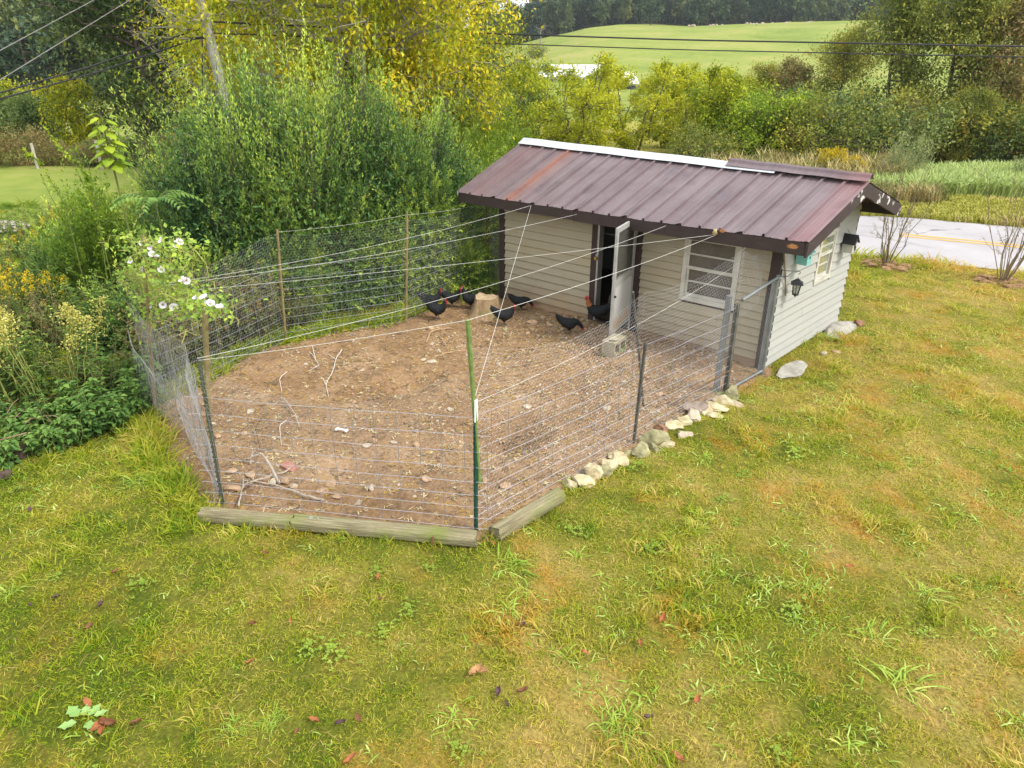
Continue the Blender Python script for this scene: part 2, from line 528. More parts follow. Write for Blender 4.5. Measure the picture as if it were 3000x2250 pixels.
# ================================================================ GROUND SHEET
def build_ground():
    s = np.concatenate([-np.geomspace(900, 17, 46), np.arange(-16, 12.01, 0.14), np.geomspace(13, 700, 44)])
    d = np.concatenate([-np.geomspace(60, 1.2, 14), np.arange(-1, 21.0, 0.14), np.geomspace(21.3, 900, 90)])
    S, D = np.meshgrid(s, d)
    X = CAM[0] + S * _rt[0] + D * HD[0]; Y = CAM[1] + S * _rt[1] + D * HD[1]
    Z = gz(X, Y)
    near = (D < 24)
    sd_ = np.where(near, pen_sd(X, Y), -9)
    ro = road_off(X, Y)
    bump = lawn_bump(X, Y) * near
    Z = Z + bump
    Z = Z - 0.13 * sstep(-0.06, 0.14, sd_) - 0.25 * sstep(0.2, 0.6, sd_)
    onr = (ro > ROAD_N - 0.4) & (ro < ROAD_F + 0.4) & (D < 90)
    Z = np.where(onr, gz(X, Y) - 0.03, Z)
    far = (D >= 24)
    Z = Z + far * (vnoise(X, Y, 0.05, 5) - 0.5) * np.clip((D - 24) * 0.01, 0, 1.2)
    n, m = len(d), len(s)
    i = np.arange(n - 1)[:, None] * m; j = np.arange(m - 1)[None]
    F = np.stack([i + j, i + j + 1, i + m + j + 1, i + m + j], -1).reshape(-1, 4)
    cs = (S[:-1, :-1] + S[1:, 1:]) / 2; cdp = (D[:-1, :-1] + D[1:, 1:]) / 2; cr = (ro[:-1, :-1] + ro[1:, 1:]) / 2
    a = cs / np.maximum(cdp, 1)
    M = np.zeros(cs.shape, int)
    M[(cr > ROAD_F) & (cdp < 60)] = 1
    M[(cdp >= 60) | ((cs < -8.5) & (cdp > 15.5))] = 2
    M[(cdp > 318) & (a > -0.2)] = 3
    M[(a < -0.07) & (cdp > 100)] = 3
    M[(a > -0.33) & (a < -0.035) & (cdp > 210)] = 3
    mb = MB(); V = np.stack([X, Y, Z], -1).reshape(-1, 3)
    mb.add(V, F); mb.M = [M.ravel()]
    mats = [m_lawn(), m_field("verge_grass", (0.16, 0.19, 0.03), (0.28, 0.27, 0.05), (0.40, 0.31, 0.10), 0.5),
            m_field("pasture_grass", (0.13, 0.19, 0.03), (0.215, 0.26, 0.05), (0.33, 0.30, 0.10), 0.05),
            m_field("woodland_floor", (0.03, 0.045, 0.015), (0.05, 0.06, 0.02), (0.07, 0.07, 0.025), 0.05)]
    o = mb.build("ground", mats, smooth=True)
    tag(o, "mown lawn with dry orange patches running out to fields and hills", kind='structure')
build_ground()

def build_dirt():
    xs, ys = np.arange(-1.3, 5.75, 0.045), np.arange(-7.6, 0.4, 0.045)
    X, Y = np.meshgrid(xs, ys)
    sd_ = pen_sd(X, Y)
    Z = gz(X, Y) + 0.004 + (vnoise(X, Y, 1.3, 8) - 0.5) * 0.06 + (vnoise(X, Y, 6, 9) - 0.5) * 0.022 + (vnoise(X, Y, 17, 10) - 0.5) * 0.012
    for (u, v, rx, dep) in ((1200, 1125, 0.42, 0.14), (1470, 1275, 0.46, 0.24), (1020, 1385, 0.34, 0.11), (980, 1040, 0.4, 0.06), (2020, 1065, 0.35, 0.06)):
        c = at(u, v); q = ((X - c[0]) ** 2 + (Y - c[1]) ** 2) / rx ** 2
        Z = Z - dep * np.exp(-q * 1.6) + dep * 0.25 * np.exp(-(np.sqrt(q) - 1.35) ** 2 * 5)
    Z = Z - 0.12 * sstep(0.08, -0.16, sd_)
    n, m = len(ys), len(xs)
    i = np.arange(n - 1)[:, None] * m; j = np.arange(m - 1)[None]
    F = np.stack([i + j, i + j + 1, i + m + j + 1, i + m + j], -1).reshape(-1, 4)
    keep = (sd_[:-1, :-1] > -0.22).ravel()
    mb = MB(); mb.add(np.stack([X, Y, Z], -1).reshape(-1, 3), F[keep])
    o = mb.build("dirt_yard", m_dirt(), smooth=True)
    tag(o, "bare brown scratched earth of the chicken yard", kind='structure')
    return (xs, ys, Z)
DIRT = build_dirt()
def dz(x, y):
    """height of the bare earth in the pen"""
    xs, ys, Z = DIRT
    i = np.clip(((np.asarray(x) - xs[0]) / 0.045).round().astype(int), 0, len(xs) - 1)
    j = np.clip(((np.asarray(y) - ys[0]) / 0.045).round().astype(int), 0, len(ys) - 1)
    return Z[j, i]
def pen_at(u, v):
    p = at(u, v); p[2] = float(dz(p[0], p[1])); return p

def build_road():
    ks = np.concatenate([np.arange(-46, -7, 1.0), np.arange(-7, 45, 2.0)])
    def strip(o0, o1, lift):
        mb = MB(); V = []
        for k in ks:
            for o in (o0, o1):
                p = road_pt(k, o); p[2] += lift; V.append(p)
        F = [(2 * i, 2 * i + 1, 2 * i + 3, 2 * i + 2) for i in range(len(ks) - 1)]
        mb.add(V, F); return mb
    o = strip(ROAD_N, ROAD_F, 0.012).build("road", m_road()); tag(o, "pale two-lane country road with hairline cracks", kind='structure')
    my = flat_mat("yellow_road_paint", (0.62, 0.36, 0.06), 0.8, 0.2, var=0.2, scale=3)
    for dlt in (-0.13, 0.13):
        q = strip(ROAD_C + dlt - 0.055, ROAD_C + dlt + 0.055, 0.017).build("road_marking", my, o)
        tag(q, kind='structure')
build_road()
# a gravel drive glimpsed between the weeds at the far left
def build_drive():
    mb = MB(); c = at(20, 668); V = []
    for k in range(14):
        a = k * 2 * math.pi / 14
        x, y = c[0] + 0.9 * math.cos(a), c[1] + 0.5 * math.sin(a)
        V.append((x, y, float(gz(x, y)) + 0.05))
    mb.add(V, [tuple(range(14))])
    o = mb.build("gravel_drive", flat_mat("pale_gravel", (0.45, 0.41, 0.36), 0.95, 0.1, scale=30))
    tag(o, "patch of pale gravel drive beyond the weeds", kind='structure')
build_drive()
# ================================================================ CHICKEN COOP
L_, D_ = 5.222, 2.661
SL = 0.029                                   # the front leans down to the west
def tz(x, z): return z + SL * (x - L_)

def m_siding(name, col, side):
    """painted clapboard with faint weathering; soil splashed up the lowest courses"""
    t = NT(name)
    p = t.wpos((1, 1, 1))
    g = t.noise(t.wpos((0.5, 0.5, 26)), 3.0, 5, 0.65)
    n = t.noise(p, 2.2, 4, 0.6); f = t.noise(p, 60, 3, 0.7)
    c = t.ramp(g, [(0.3, tuple(x * 0.86 for x in col)), (0.6, col), (0.8, tuple(min(1, x * 1.08) for x in col))])
    c = t.mix(t.ramp(t.rnd(), [(0.0, 0.0), (1.0, 0.22)]), c, tuple(x * 0.82 for x in col))
    _, _, z = t.sep(p)
    if side == 'front':
        mud = t.math('MULTIPLY_ADD', n, 0.6, t.math('MULTIPLY', z, -0.8))
        c = t.mix(t.ramp(mud, [(0.0, 0.0), (0.45, 0.75)]), c, (0.29, 0.19, 0.11))
        warm = t.noise(t.wpos((1.2, 1, 3)), 0.9, 3)
        c = t.mix(t.ramp(warm, [(0.5, 0.0), (0.7, 0.5)]), c, (0.38, 0.29, 0.165))
    else:
        c = t.mix(t.ramp(n, [(0.52, 0.0), (0.72, 0.3)]), c, (0.40, 0.40, 0.36))
    k = t.noise(t.wpos((14, 14, 1.5)), 2.0, 3)
    c = t.mix(t.ramp(k, [(0.66, 0.0), (0.74, 0.35)]), c, (0.16, 0.14, 0.11))
    t.set(c, 0.75, 0.25); t.bump(t.math('MULTIPLY_ADD', f, 0.3, g), 0.15, 0.003)
    return t.mat

def m_paintwood(name, col, peel=0.0, peelcol=(0.55, 0.55, 0.52)):
    t = NT(name)
    g = t.noise(t.pos('Object', (1, 1, 1)), 5, 5, 0.6)
    gr = t.noise(t.wpos((2, 2, 22)), 2.5, 5)
    c = t.ramp(t.math('MULTIPLY_ADD', gr, 0.5, t.math('MULTIPLY', g, 0.5)), [(0.3, tuple(x * 0.7 for x in col)), (0.7, tuple(x * 1.25 for x in col))])
    if peel:
        w = t.noise(t.wpos(), 3.4, 5, 0.62)
        c = t.mix(t.ramp(w, [(peel, 0.0), (peel + 0.012, 1.0)]), c, peelcol)
    t.set(c, 0.7, 0.3); t.bump(gr, 0.3, 0.005)
    return t.mat

def m_roof():
    t = NT("brown_roof_metal")
    x, y, z = t.sep(t.wpos())
    st = t.noise(t.wpos((26, 0.55, 0.55)), 1.0, 5, 0.65)           # streaks down the slope
    n = t.noise(t.wpos(), 1.6, 5, 0.6); f = t.noise(t.wpos((3, 1, 1)), 18, 4, 0.7)
    c = t.ramp(st, [(0.25, (0.135, 0.098, 0.104)), (0.52, (0.168, 0.126, 0.133)), (0.8, (0.215, 0.168, 0.177))])
    c = t.mix(t.ramp(n, [(0.45, 0.0), (0.7, 0.45)]), c, (0.085, 0.048, 0.055))
    # rust washed down below the fourth and fifth ribs, and along the east edge
    wob = t.math('MULTIPLY_ADD', st, 0.5, t.math('MULTIPLY', n, 0.5))
    def band(cx, w):
        d = t.math('ABSOLUTE', t.math('SUBTRACT', t.math('MULTIPLY_ADD', wob, 0.35, x), cx + 0.17))
        return t.ramp(d, [(0.0, 1.0), (w, 0.0)])
    r1 = t.math('MULTIPLY', band(0.62, 0.30), t.ramp(f, [(0.3, 0.5), (0.7, 1.0)]))
    c = t.mix(t.math('MULTIPLY', r1, 0.55), c, (0.25, 0.105, 0.075))
    c = t.mix(t.math('MULTIPLY', band(0.55, 0.10), 0.6), c, (0.30, 0.115, 0.06))
    c = t.mix(t.math('MULTIPLY', band(-0.25, 0.5), 0.35), c, (0.18, 0.085, 0.08))
    c = t.mix(t.math('MULTIPLY', band(5.62, 0.34), 0.55), c, (0.25, 0.105, 0.10))
    dk = t.noise(t.wpos((0.9, 0.5, 1)), 1.3, 4, 0.6)
    c = t.mix(t.ramp(dk, [(0.60, 0.0), (0.72, 0.5)]), c, (0.05, 0.035, 0.045))
    t.set(c, t.ramp(n, [(0.3, 0.38), (0.7, 0.6)]), 0.5)
    t.bump(t.math('MULTIPLY_ADD', f, 0.3, st), 0.15, 0.004)
    return t.mat

def m_glass(name, dirt=0.5, tone=(0.32, 0.31, 0.28), gloss=1.0):
    """dusty old pane"""
    t = NT(name)
    n = t.noise(t.wpos((1, 1, 0.7)), 4.0, 5, 0.6)
    t.set(tone, 0.22, 0.5)
    t.b.inputs['Alpha'].default_value = 1
    gl = t.node('ShaderNodeBsdfGlossy'); gl.inputs['Roughness'].default_value = 0.06
    tr = t.node('ShaderNodeBsdfTransparent'); tr.inputs[0].default_value = (0.8, 0.83, 0.8, 1)
    fr = t.node('ShaderNodeFresnel'); fr.inputs[0].default_value = 1.5
    m1 = t.node('ShaderNodeMixShader'); t.l.new(t.math('MULTIPLY', fr.outputs[0], gloss), m1.inputs[0]); t.l.new(tr.outputs[0], m1.inputs[1]); t.l.new(gl.outputs[0], m1.inputs[2])
    m2 = t.node('ShaderNodeMixShader'); t.l.new(t.ramp(n, [(0.3, dirt * 0.6), (0.7, min(1, dirt * 1.4))]), m2.inputs[0])
    t.l.new(m1.outputs[0], m2.inputs[1]); t.l.new(t.b.outputs[0], m2.inputs[2]); t.l.new(m2.outputs[0], t.out.inputs[0])
    return t.mat

SID_F = m_siding("tan_siding", (0.40, 0.352, 0.25), 'front')
SID_R = m_siding("grey_white_siding", (0.405, 0.405, 0.365), 'side')
BROWN = m_paintwood("dark_brown_paint", (0.052, 0.036, 0.033))
BROWNP = m_paintwood("peeling_brown_paint", (0.052, 0.037, 0.035), 0.60)
DECK = m_paintwood("roof_boards", (0.07, 0.05, 0.04))
WHITE = m_paintwood("cream_window_paint", (0.52, 0.50, 0.43))
ALU = flat_mat("dull_aluminium", (0.44, 0.43, 0.40), 0.45, 0.5, 0.6, var=0.15)
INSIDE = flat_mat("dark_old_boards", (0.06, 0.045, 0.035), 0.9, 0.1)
ROOFM = m_roof()

coop = empty("chicken_coop", (0, 0, 0), 0, "small tan clapboard chicken coop under a brown ribbed metal roof", "chicken coop")

# roof surface: corners measured; y runs from front eave to back eave
YF, YR, YB = -0.394, 1.331, 3.0
XL, XR = -0.685, 5.716
def roof_z(x, y):
    a = (x - XL) / (XR - XL)
    ze = 1.781 + (1.968 - 1.781) * a - 0.02 * math.sin(math.pi * a)
    zr = 2.505 + (2.477 - 2.505) * a
    if y <= YR: k = (y - YF) / (YR - YF); return ze + (zr - ze) * k
    k = (y - YR) / (YB - YR); return zr + (ze - zr) * k

def roof_panels():
    W = 0.3048
    prof = [(0.0, 0.0), (0.003, 0.034), (0.030, 0.034), (0.036, 0.0), (0.10, 0.0), (0.106, 0.004), (0.118, 0.004), (0.124, 0.0),
            (0.195, 0.0), (0.201, 0.004), (0.213, 0.004), (0.219, 0.0)]
    for side in (0, 1):
        for k in range(7):
            mb = MB(); xs = []
            for r in range(3):
                for (a, h) in prof: xs.append((XL + (k * 3 + r) * W + a, h))
            xs.append((XL + (k * 3 + 3) * W + (0.038 if k < 6 else -0.0), 0.001 if k == 6 else 0.030))
            if k < 6: xs.insert(-1, (XL + (k * 3 + 3) * W + 0.003, 0.031))
            else: xs.insert(-1, (XL + 21 * W - 0.03, 0.012))
            y0, y1 = (YF - 0.035, YR) if side == 0 else (YR, YB + 0.035)
            lift = 0.0015 * (k % 2)
            ny = 7; V = []; n = len(xs)
            for i in range(ny):
                y = y0 + (y1 - y0) * i / (ny - 1)
                for (x, h) in xs:
                    z = roof_z(x, min(max(y, YF - 0.035), YB + 0.035))
                    wave = 0.004 * math.sin(x * 9 + i * 1.3) if i in (0, ny - 1) else 0.0
                    V.append((x, y, z + h + lift + 0.012 + wave))
            F = [(i * n + j, i * n + j + 1, (i + 1) * n + j + 1, (i + 1) * n + j) for i in range(ny - 1) for j in range(n - 1)]
            mb.add(V, F)
            o = mb.build("roof_panel", ROOFM, coop)
            if side == 0 and k == 1: o['label'] = "roof panel streaked with orange rust"
            md = o.modifiers.new("thickness", 'SOLIDIFY'); md.thickness = 0.0015; md.offset = 1
roof_panels()

def roof_wood():
    # deck boards under the metal
    for (ya, yb) in ((YF, YR), (YR, YB)):
        mb = MB()
        for (xa, xb) in ((XL + 0.03, XR - 0.03),):
            n = 8
            for i in range(n):
                x0, x1 = xa + (xb - xa) * i / n, xa + (xb - xa) * (i + 1) / n
                b = [(x0, ya, roof_z(x0, ya) - 0.02), (x1, ya, roof_z(x1, ya) - 0.02), (x1, yb, roof_z(x1, yb) - 0.02), (x0, yb, roof_z(x0, yb) - 0.02)]
                hexa(mb, b, [(p[0], p[1], p[2] + 0.028) for p in b])
        mb.build("roof_deck", DECK, coop)
    # eave fascia in four lengths, front; three at the back
    for xs, y, dy in (((XL + 0.05, 1.07, 2.0, 3.66, XR - 0.04), YF, -1), ((XL + 0.05, 1.5, 3.6, XR - 0.04), YB, 1)):
        for i in range(len(xs) - 1):
            x0, x1 = xs[i] + 0.003, xs[i + 1] - 0.003
            mb = MB(); j = 0.006 * (i % 2)
            zz = lambda x: roof_z(x, y) - 0.006
            h = 0.165 if i != 1 else 0.15
            ya, yb = (y - 0.03 - j, y) if dy < 0 else (y, y + 0.03 + j)
            hexa(mb, [(x0, ya, zz(x0) - h), (x1, ya, zz(x1) - h), (x1, yb, zz(x1) - h), (x0, yb, zz(x0) - h)],
                 [(x0, ya, zz(x0)), (x1, ya, zz(x1)), (x1, yb, zz(x1)), (x0, yb, zz(x0))])
            mb.build("fascia_board", BROWN, coop)
    # barge boards
    for x, mat in ((XR - 0.036, BROWNP), (XL + 0.012, BROWN)):
        for (ya, yb) in ((YF - 0.034, YR - 0.002), (YR + 0.002, YB + 0.034)):
            mb = MB()
            za, zb = roof_z(x, ya) - 0.002, roof_z(x, yb) - 0.002
            h = 0.18
            hexa(mb, [(x, ya, za - h), (x + 0.034, ya, za - h), (x + 0.034, yb, zb - h), (x, yb, zb - h)],
                 [(x, ya, za), (x + 0.034, ya, za), (x + 0.034, yb, zb), (x, yb, zb)])
            mb.build("barge_board", mat, coop)
    # white edge flashing on the west slope end
    mb = MB(); x = XL - 0.012
    hexa(mb, [(x, YF - 0.04, roof_z(x, YF) - 0.05), (x + 0.02, YF - 0.04, roof_z(x, YF) - 0.05), (x + 0.02, YR, roof_z(x, YR) - 0.03), (x, YR, roof_z(x, YR) - 0.03)],
         [(x, YF - 0.04, roof_z(x, YF) + 0.018), (x + 0.02, YF - 0.04, roof_z(x, YF) + 0.018), (x + 0.02, YR, roof_z(x, YR) + 0.03), (x, YR, roof_z(x, YR) + 0.03)])
    mb.build("edge_flashing", flat_mat("pale_metal_edge", (0.55, 0.52, 0.50), 0.5, 0.4), coop)
    # rafter tails under the east overhang
    for y in (0.5, 2.2):
        mb = MB(); bar(mb, (L_ + 0.02, y, roof_z(L_, y) - 0.075), (XR - 0.04, y, roof_z(XR, y) - 0.075), 0.05, 0.1)
        mb.build("lookout_rafter", DECK, coop)
    # ridge caps: white tin over the west, brown roll over the east
    def cap(x0, x1, w, dzp, mat, name, label, roll=0.0):
        mb = MB(); n = 12; V = []
        for i in range(n + 1):
            x = x0 + (x1 - x0) * i / n
            zr = roof_z(x, YR) + dzp + 0.004 * math.sin(i * 1.7)
            s = (roof_z(x, YR) - roof_z(x, YR - 1.0))
            pr = [(-w, -w * s), (-w * 0.55, -w * 0.55 * s + 0.006), (-0.05, -0.03 * s + 0.008), (-0.03, 0.012 + roll), (0, 0.02 + roll * 1.5), (0.03, 0.012 + roll), (0.05, -0.03 * s + 0.008), (w, -w * s)]
            for (dy, dz_) in pr: V.append((x, YR + dy, zr + dz_))
        m = 8
        F = [(i * m + j, (i + 1) * m + j, (i + 1) * m + j + 1, i * m + j + 1) for i in range(n) for j in range(m - 1)]
        mb.add(V, F); o = mb.build(name, mat, coop); o['label'] = label
        md = o.modifiers.new("thickness", 'SOLIDIFY'); md.thickness = 0.003
    cap(XL - 0.02, 4.42, 0.17, 0.062, flat_mat("white_painted_tin", (0.52, 0.54, 0.56), 0.4, 0.4, var=0.08), "ridge_cap", "white tin ridge cap")
    cap(3.62, XR + 0.01, 0.13, 0.078, ROOFM, "ridge_cap", "rolled brown ridge cap", 0.022)
roof_wood()

def gable_top(y, x=L_): return roof_z(x, y) - 0.03

def board(mb, a, b, z0, z1, out, th=0.036, top_th=0.002):
    """tapered clapboard from a to b (xy), z0 and z1 give bottom and top height at each end"""
    a, b, o = np.array(a, float), np.array(b, float), np.array(out, float)
    def q(p, z, t): return (p[0] + o[0] * t, p[1] + o[1] * t, z)
    c, d = 0.011, 0.013                                      # rounded lower lip
    V = [q(a, z0[0], 0), q(b, z0[1], 0), q(b, z0[1], th - d), q(a, z0[0], th - d), q(b, z0[1] + c, th), q(a, z0[0] + c, th),
         q(a, z1[0], 0), q(b, z1[1], 0), q(b, z1[1], top_th), q(a, z1[0], top_th)]
    mb.add(V, [(0, 3, 2, 1), (3, 5, 4, 2), (5, 9, 8, 4), (9, 6, 7, 8), (0, 1, 7, 6), (0, 6, 9, 5, 3), (1, 2, 4, 8, 7)])

def front_boards():
    r = random.Random(3)
    for (xa, xb, e, zb) in ((0.105, 2.085, 0.139, 0.115), (3.055, L_ - 0.11, 0.117, 0.105)):
        k = 0; z = zb
        while z < 2.0:
            zt = min(z + e + 0.022, 2.03)
            spans = [(xa, xb)]
            if xa > 3:
                wl, wr = 3.783 - 0.002, 4.672 + 0.002
                wb_, wt_ = 0.715 + 0.02, 1.715 + 0.028
                if z + e * 0.65 > wb_ and z < wt_: spans = [(xa, wl), (wr, xb)]
            for i, (x0, x1) in enumerate(spans):
                mb = MB(); j = r.uniform(-0.004, 0.004)
                e0, e1 = r.uniform(-0.006, 0.006), r.uniform(-0.006, 0.006)
                board(mb, (x0 + abs(e0), -0.001), (x1 - abs(e1), -0.001), (tz(x0, z + j), tz(x1, z - j)), (tz(x0, zt), tz(x1, zt)), (0, -1))
                mb.build("clapboard", SID_F, coop)
            z += e; k += 1
        # skirting board at the foot
        mb = MB(); board(mb, (xa, 0.006), (xb, 0.006), (tz(xa, -0.14), tz(xb, -0.14)), (tz(xa, zb + 0.02), tz(xb, zb + 0.02)), (0, -1), 0.012, 0.012)
        mb.build("skirting_board", m_paintwood("muddy_board", (0.36, 0.25, 0.155)), coop)
front_boards()

def side_boards():
    r = random.Random(5)
    def wall(x, out, ya, yb, mat, win, e0=0.128):
        z = 0.02; k = 0
        while z < 2.42:
            e = e0 + 0.012 * (z > 1.1)
            zt = z + e + 0.022
            # run of this course under the gable
            ys = np.linspace(ya, yb, 60); ok = [y for y in ys if gable_top(y, x) > z + 0.03]
            if not ok: break
            y0, y1 = ok[0], ok[-1]
            spans = [(y0, y1)]
            if win and z + e * 0.6 > win[2] and z < win[3]: spans = [(y0, win[0]), (win[1], y1)]
            elif (k * 7) % 3 == 1 and y1 - y0 > 1.5:
                c = y0 + (y1 - y0) * r.uniform(0.35, 0.7); spans = [(y0, c - 0.002), (c + 0.002, y1)]
            for (p, q) in spans:
                if q - p < 0.05: continue
                mb = MB(); j = r.uniform(-0.004, 0.004)
                th = 0.032 + r.uniform(0, 0.008)
                if gable_top(p, x) < zt and gable_top(q, x) < zt and q - p > 1:        # peak piece
                    m = YR
                    board(mb, (x, p), (x, m), (z + j, z + j), (min(zt, gable_top(p, x)), min(zt, gable_top(m, x))), out, th)
                    board(mb, (x, m), (x, q), (z + j, z + j), (min(zt, gable_top(m, x)), min(zt, gable_top(q, x))), out, th)
                else:
                    # cut the raking ends
                    pp, qq = p, q
                    cuts = [p] + [y for y in np.linspace(p, q, 14)[1:-1] if gable_top(y, x) < zt] + [q]
                    cuts = sorted(set([p, q] + [c for c in cuts]))
                    for u0, u1 in zip(cuts[:-1], cuts[1:]):
                        board(mb, (x, u0), (x, u1), (z + j, z - j), (max(z + .01, min(zt, gable_top(u0, x))), max(z + .01, min(zt, gable_top(u1, x)))), out, th)
                mb.build("clapboard", mat, coop)
            z += e; k += 1
    wall(L_ + 0.001, (1, 0), -0.0, D_, SID_R, (1.25, 1.86, 0.955, 1.75))
    wall(-0.001, (-1, 0), 0.0, D_, SID_R, None, 0.15)
side_boards()

def shell():
    # inner lining of the four walls, with the door, two windows and the back light left open
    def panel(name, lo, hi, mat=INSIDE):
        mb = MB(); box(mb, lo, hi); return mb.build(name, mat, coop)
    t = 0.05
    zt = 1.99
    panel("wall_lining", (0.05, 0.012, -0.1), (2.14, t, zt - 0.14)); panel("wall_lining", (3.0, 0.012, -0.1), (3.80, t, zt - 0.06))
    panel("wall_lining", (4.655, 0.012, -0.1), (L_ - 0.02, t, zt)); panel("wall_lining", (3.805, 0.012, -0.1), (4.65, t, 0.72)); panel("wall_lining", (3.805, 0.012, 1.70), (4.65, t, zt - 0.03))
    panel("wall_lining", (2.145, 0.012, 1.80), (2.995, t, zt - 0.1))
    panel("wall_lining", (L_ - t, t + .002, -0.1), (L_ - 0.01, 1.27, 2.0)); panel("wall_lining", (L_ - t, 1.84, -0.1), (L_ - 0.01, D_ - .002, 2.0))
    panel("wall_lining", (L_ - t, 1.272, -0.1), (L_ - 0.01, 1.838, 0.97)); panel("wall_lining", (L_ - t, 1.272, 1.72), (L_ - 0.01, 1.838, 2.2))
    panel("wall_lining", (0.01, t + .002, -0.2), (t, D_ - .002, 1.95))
    a, b = plane(1793, 650, 1, D_), plane(1831, 655, 1, D_)
    x0, x1, z0, z1 = a[0] - 0.02, b[0] + 0.05, 1.30, 1.75
    bw = SID_R
    for lo, hi in (((0, D_, -0.2), (x0, D_ + 0.03, 1.86)), ((x1, D_, -0.2), (L_, D_ + 0.03, 1.95)), ((x0 + .001, D_, -0.2), (x1 - .001, D_ + 0.03, z0)), ((x0 + .001, D_, z1), (x1 - .001, D_ + 0.03, 1.88))):
        panel("back_wall", lo, hi, bw)
    mb = MB(); box(mb, (x0, D_ + 0.01, z0), (x1, D_ + 0.016, z1)); mb.build("window_pane", m_glass("milky_back_pane", 0.75, (0.6, 0.6, 0.55)), coop)
    mb = MB(); box(mb, (0.05, 0.05, -0.08), (L_ - 0.06, D_ - 0.01, -0.02)); mb.build("floor", flat_mat("dusty_floor", (0.12, 0.09, 0.06), 0.95, 0.1), coop)
    # roost bars and a nest shelf dimly seen through the panes
    mb = MB(); box(mb, (3.3, 2.2, 0.75), (5.1, 2.6, 1.1)); mb.build("nest_box", flat_mat("raw_plywood", (0.3, 0.22, 0.13)), coop)
    for z, y in ((0.8, 1.2), (1.15, 1.7)):
        mb = MB(); bar(mb, (2.9, y, z), (L_ - 0.06, y, z), 0.05, 0.05); mb.build("roost_bar", flat_mat("worn_wood", (0.28, 0.2, 0.12)), coop)
    # corner boards
    def post(x0, x1, y0, y1, zb, zt_, mat=BROWN):
        mb = MB(); hexa(mb, [(x0, y0, tz(x0, zb)), (x1, y0, tz(x1, zb)), (x1, y1, tz(x1, zb)), (x0, y1, tz(x0, zb))],
                        [(x0, y0, tz(x0, zt_)), (x1, y0, tz(x1, zt_)), (x1, y1, tz(x1, zt_)), (x0, y1, tz(x0, zt_))]); return mb.build("corner_board", mat, coop)
    post(-0.03, 0.103, -0.034, -0.003, -0.02, 2.03); post(-0.03, -0.003, -0.002, 0.1, -0.02, 2.03)
    post(L_ - 0.108, L_ + 0.03, -0.036, -0.003, -0.06, 2.03); post(L_ + 0.003, L_ + 0.03, -0.002, 0.04, 0.1, 2.03)
    post(L_ - 0.02, L_ + 0.012, D_ + 0.031, D_ + 0.05, -0.05, 1.95)
    mb = MB(); box(mb, (L_ - 0.004, -0.0, -0.12), (L_ + 0.012, D_, 0.03)); mb.build("sill_beam", m_paintwood("grey_sill", (0.33, 0.30, 0.25)), coop)
shell()

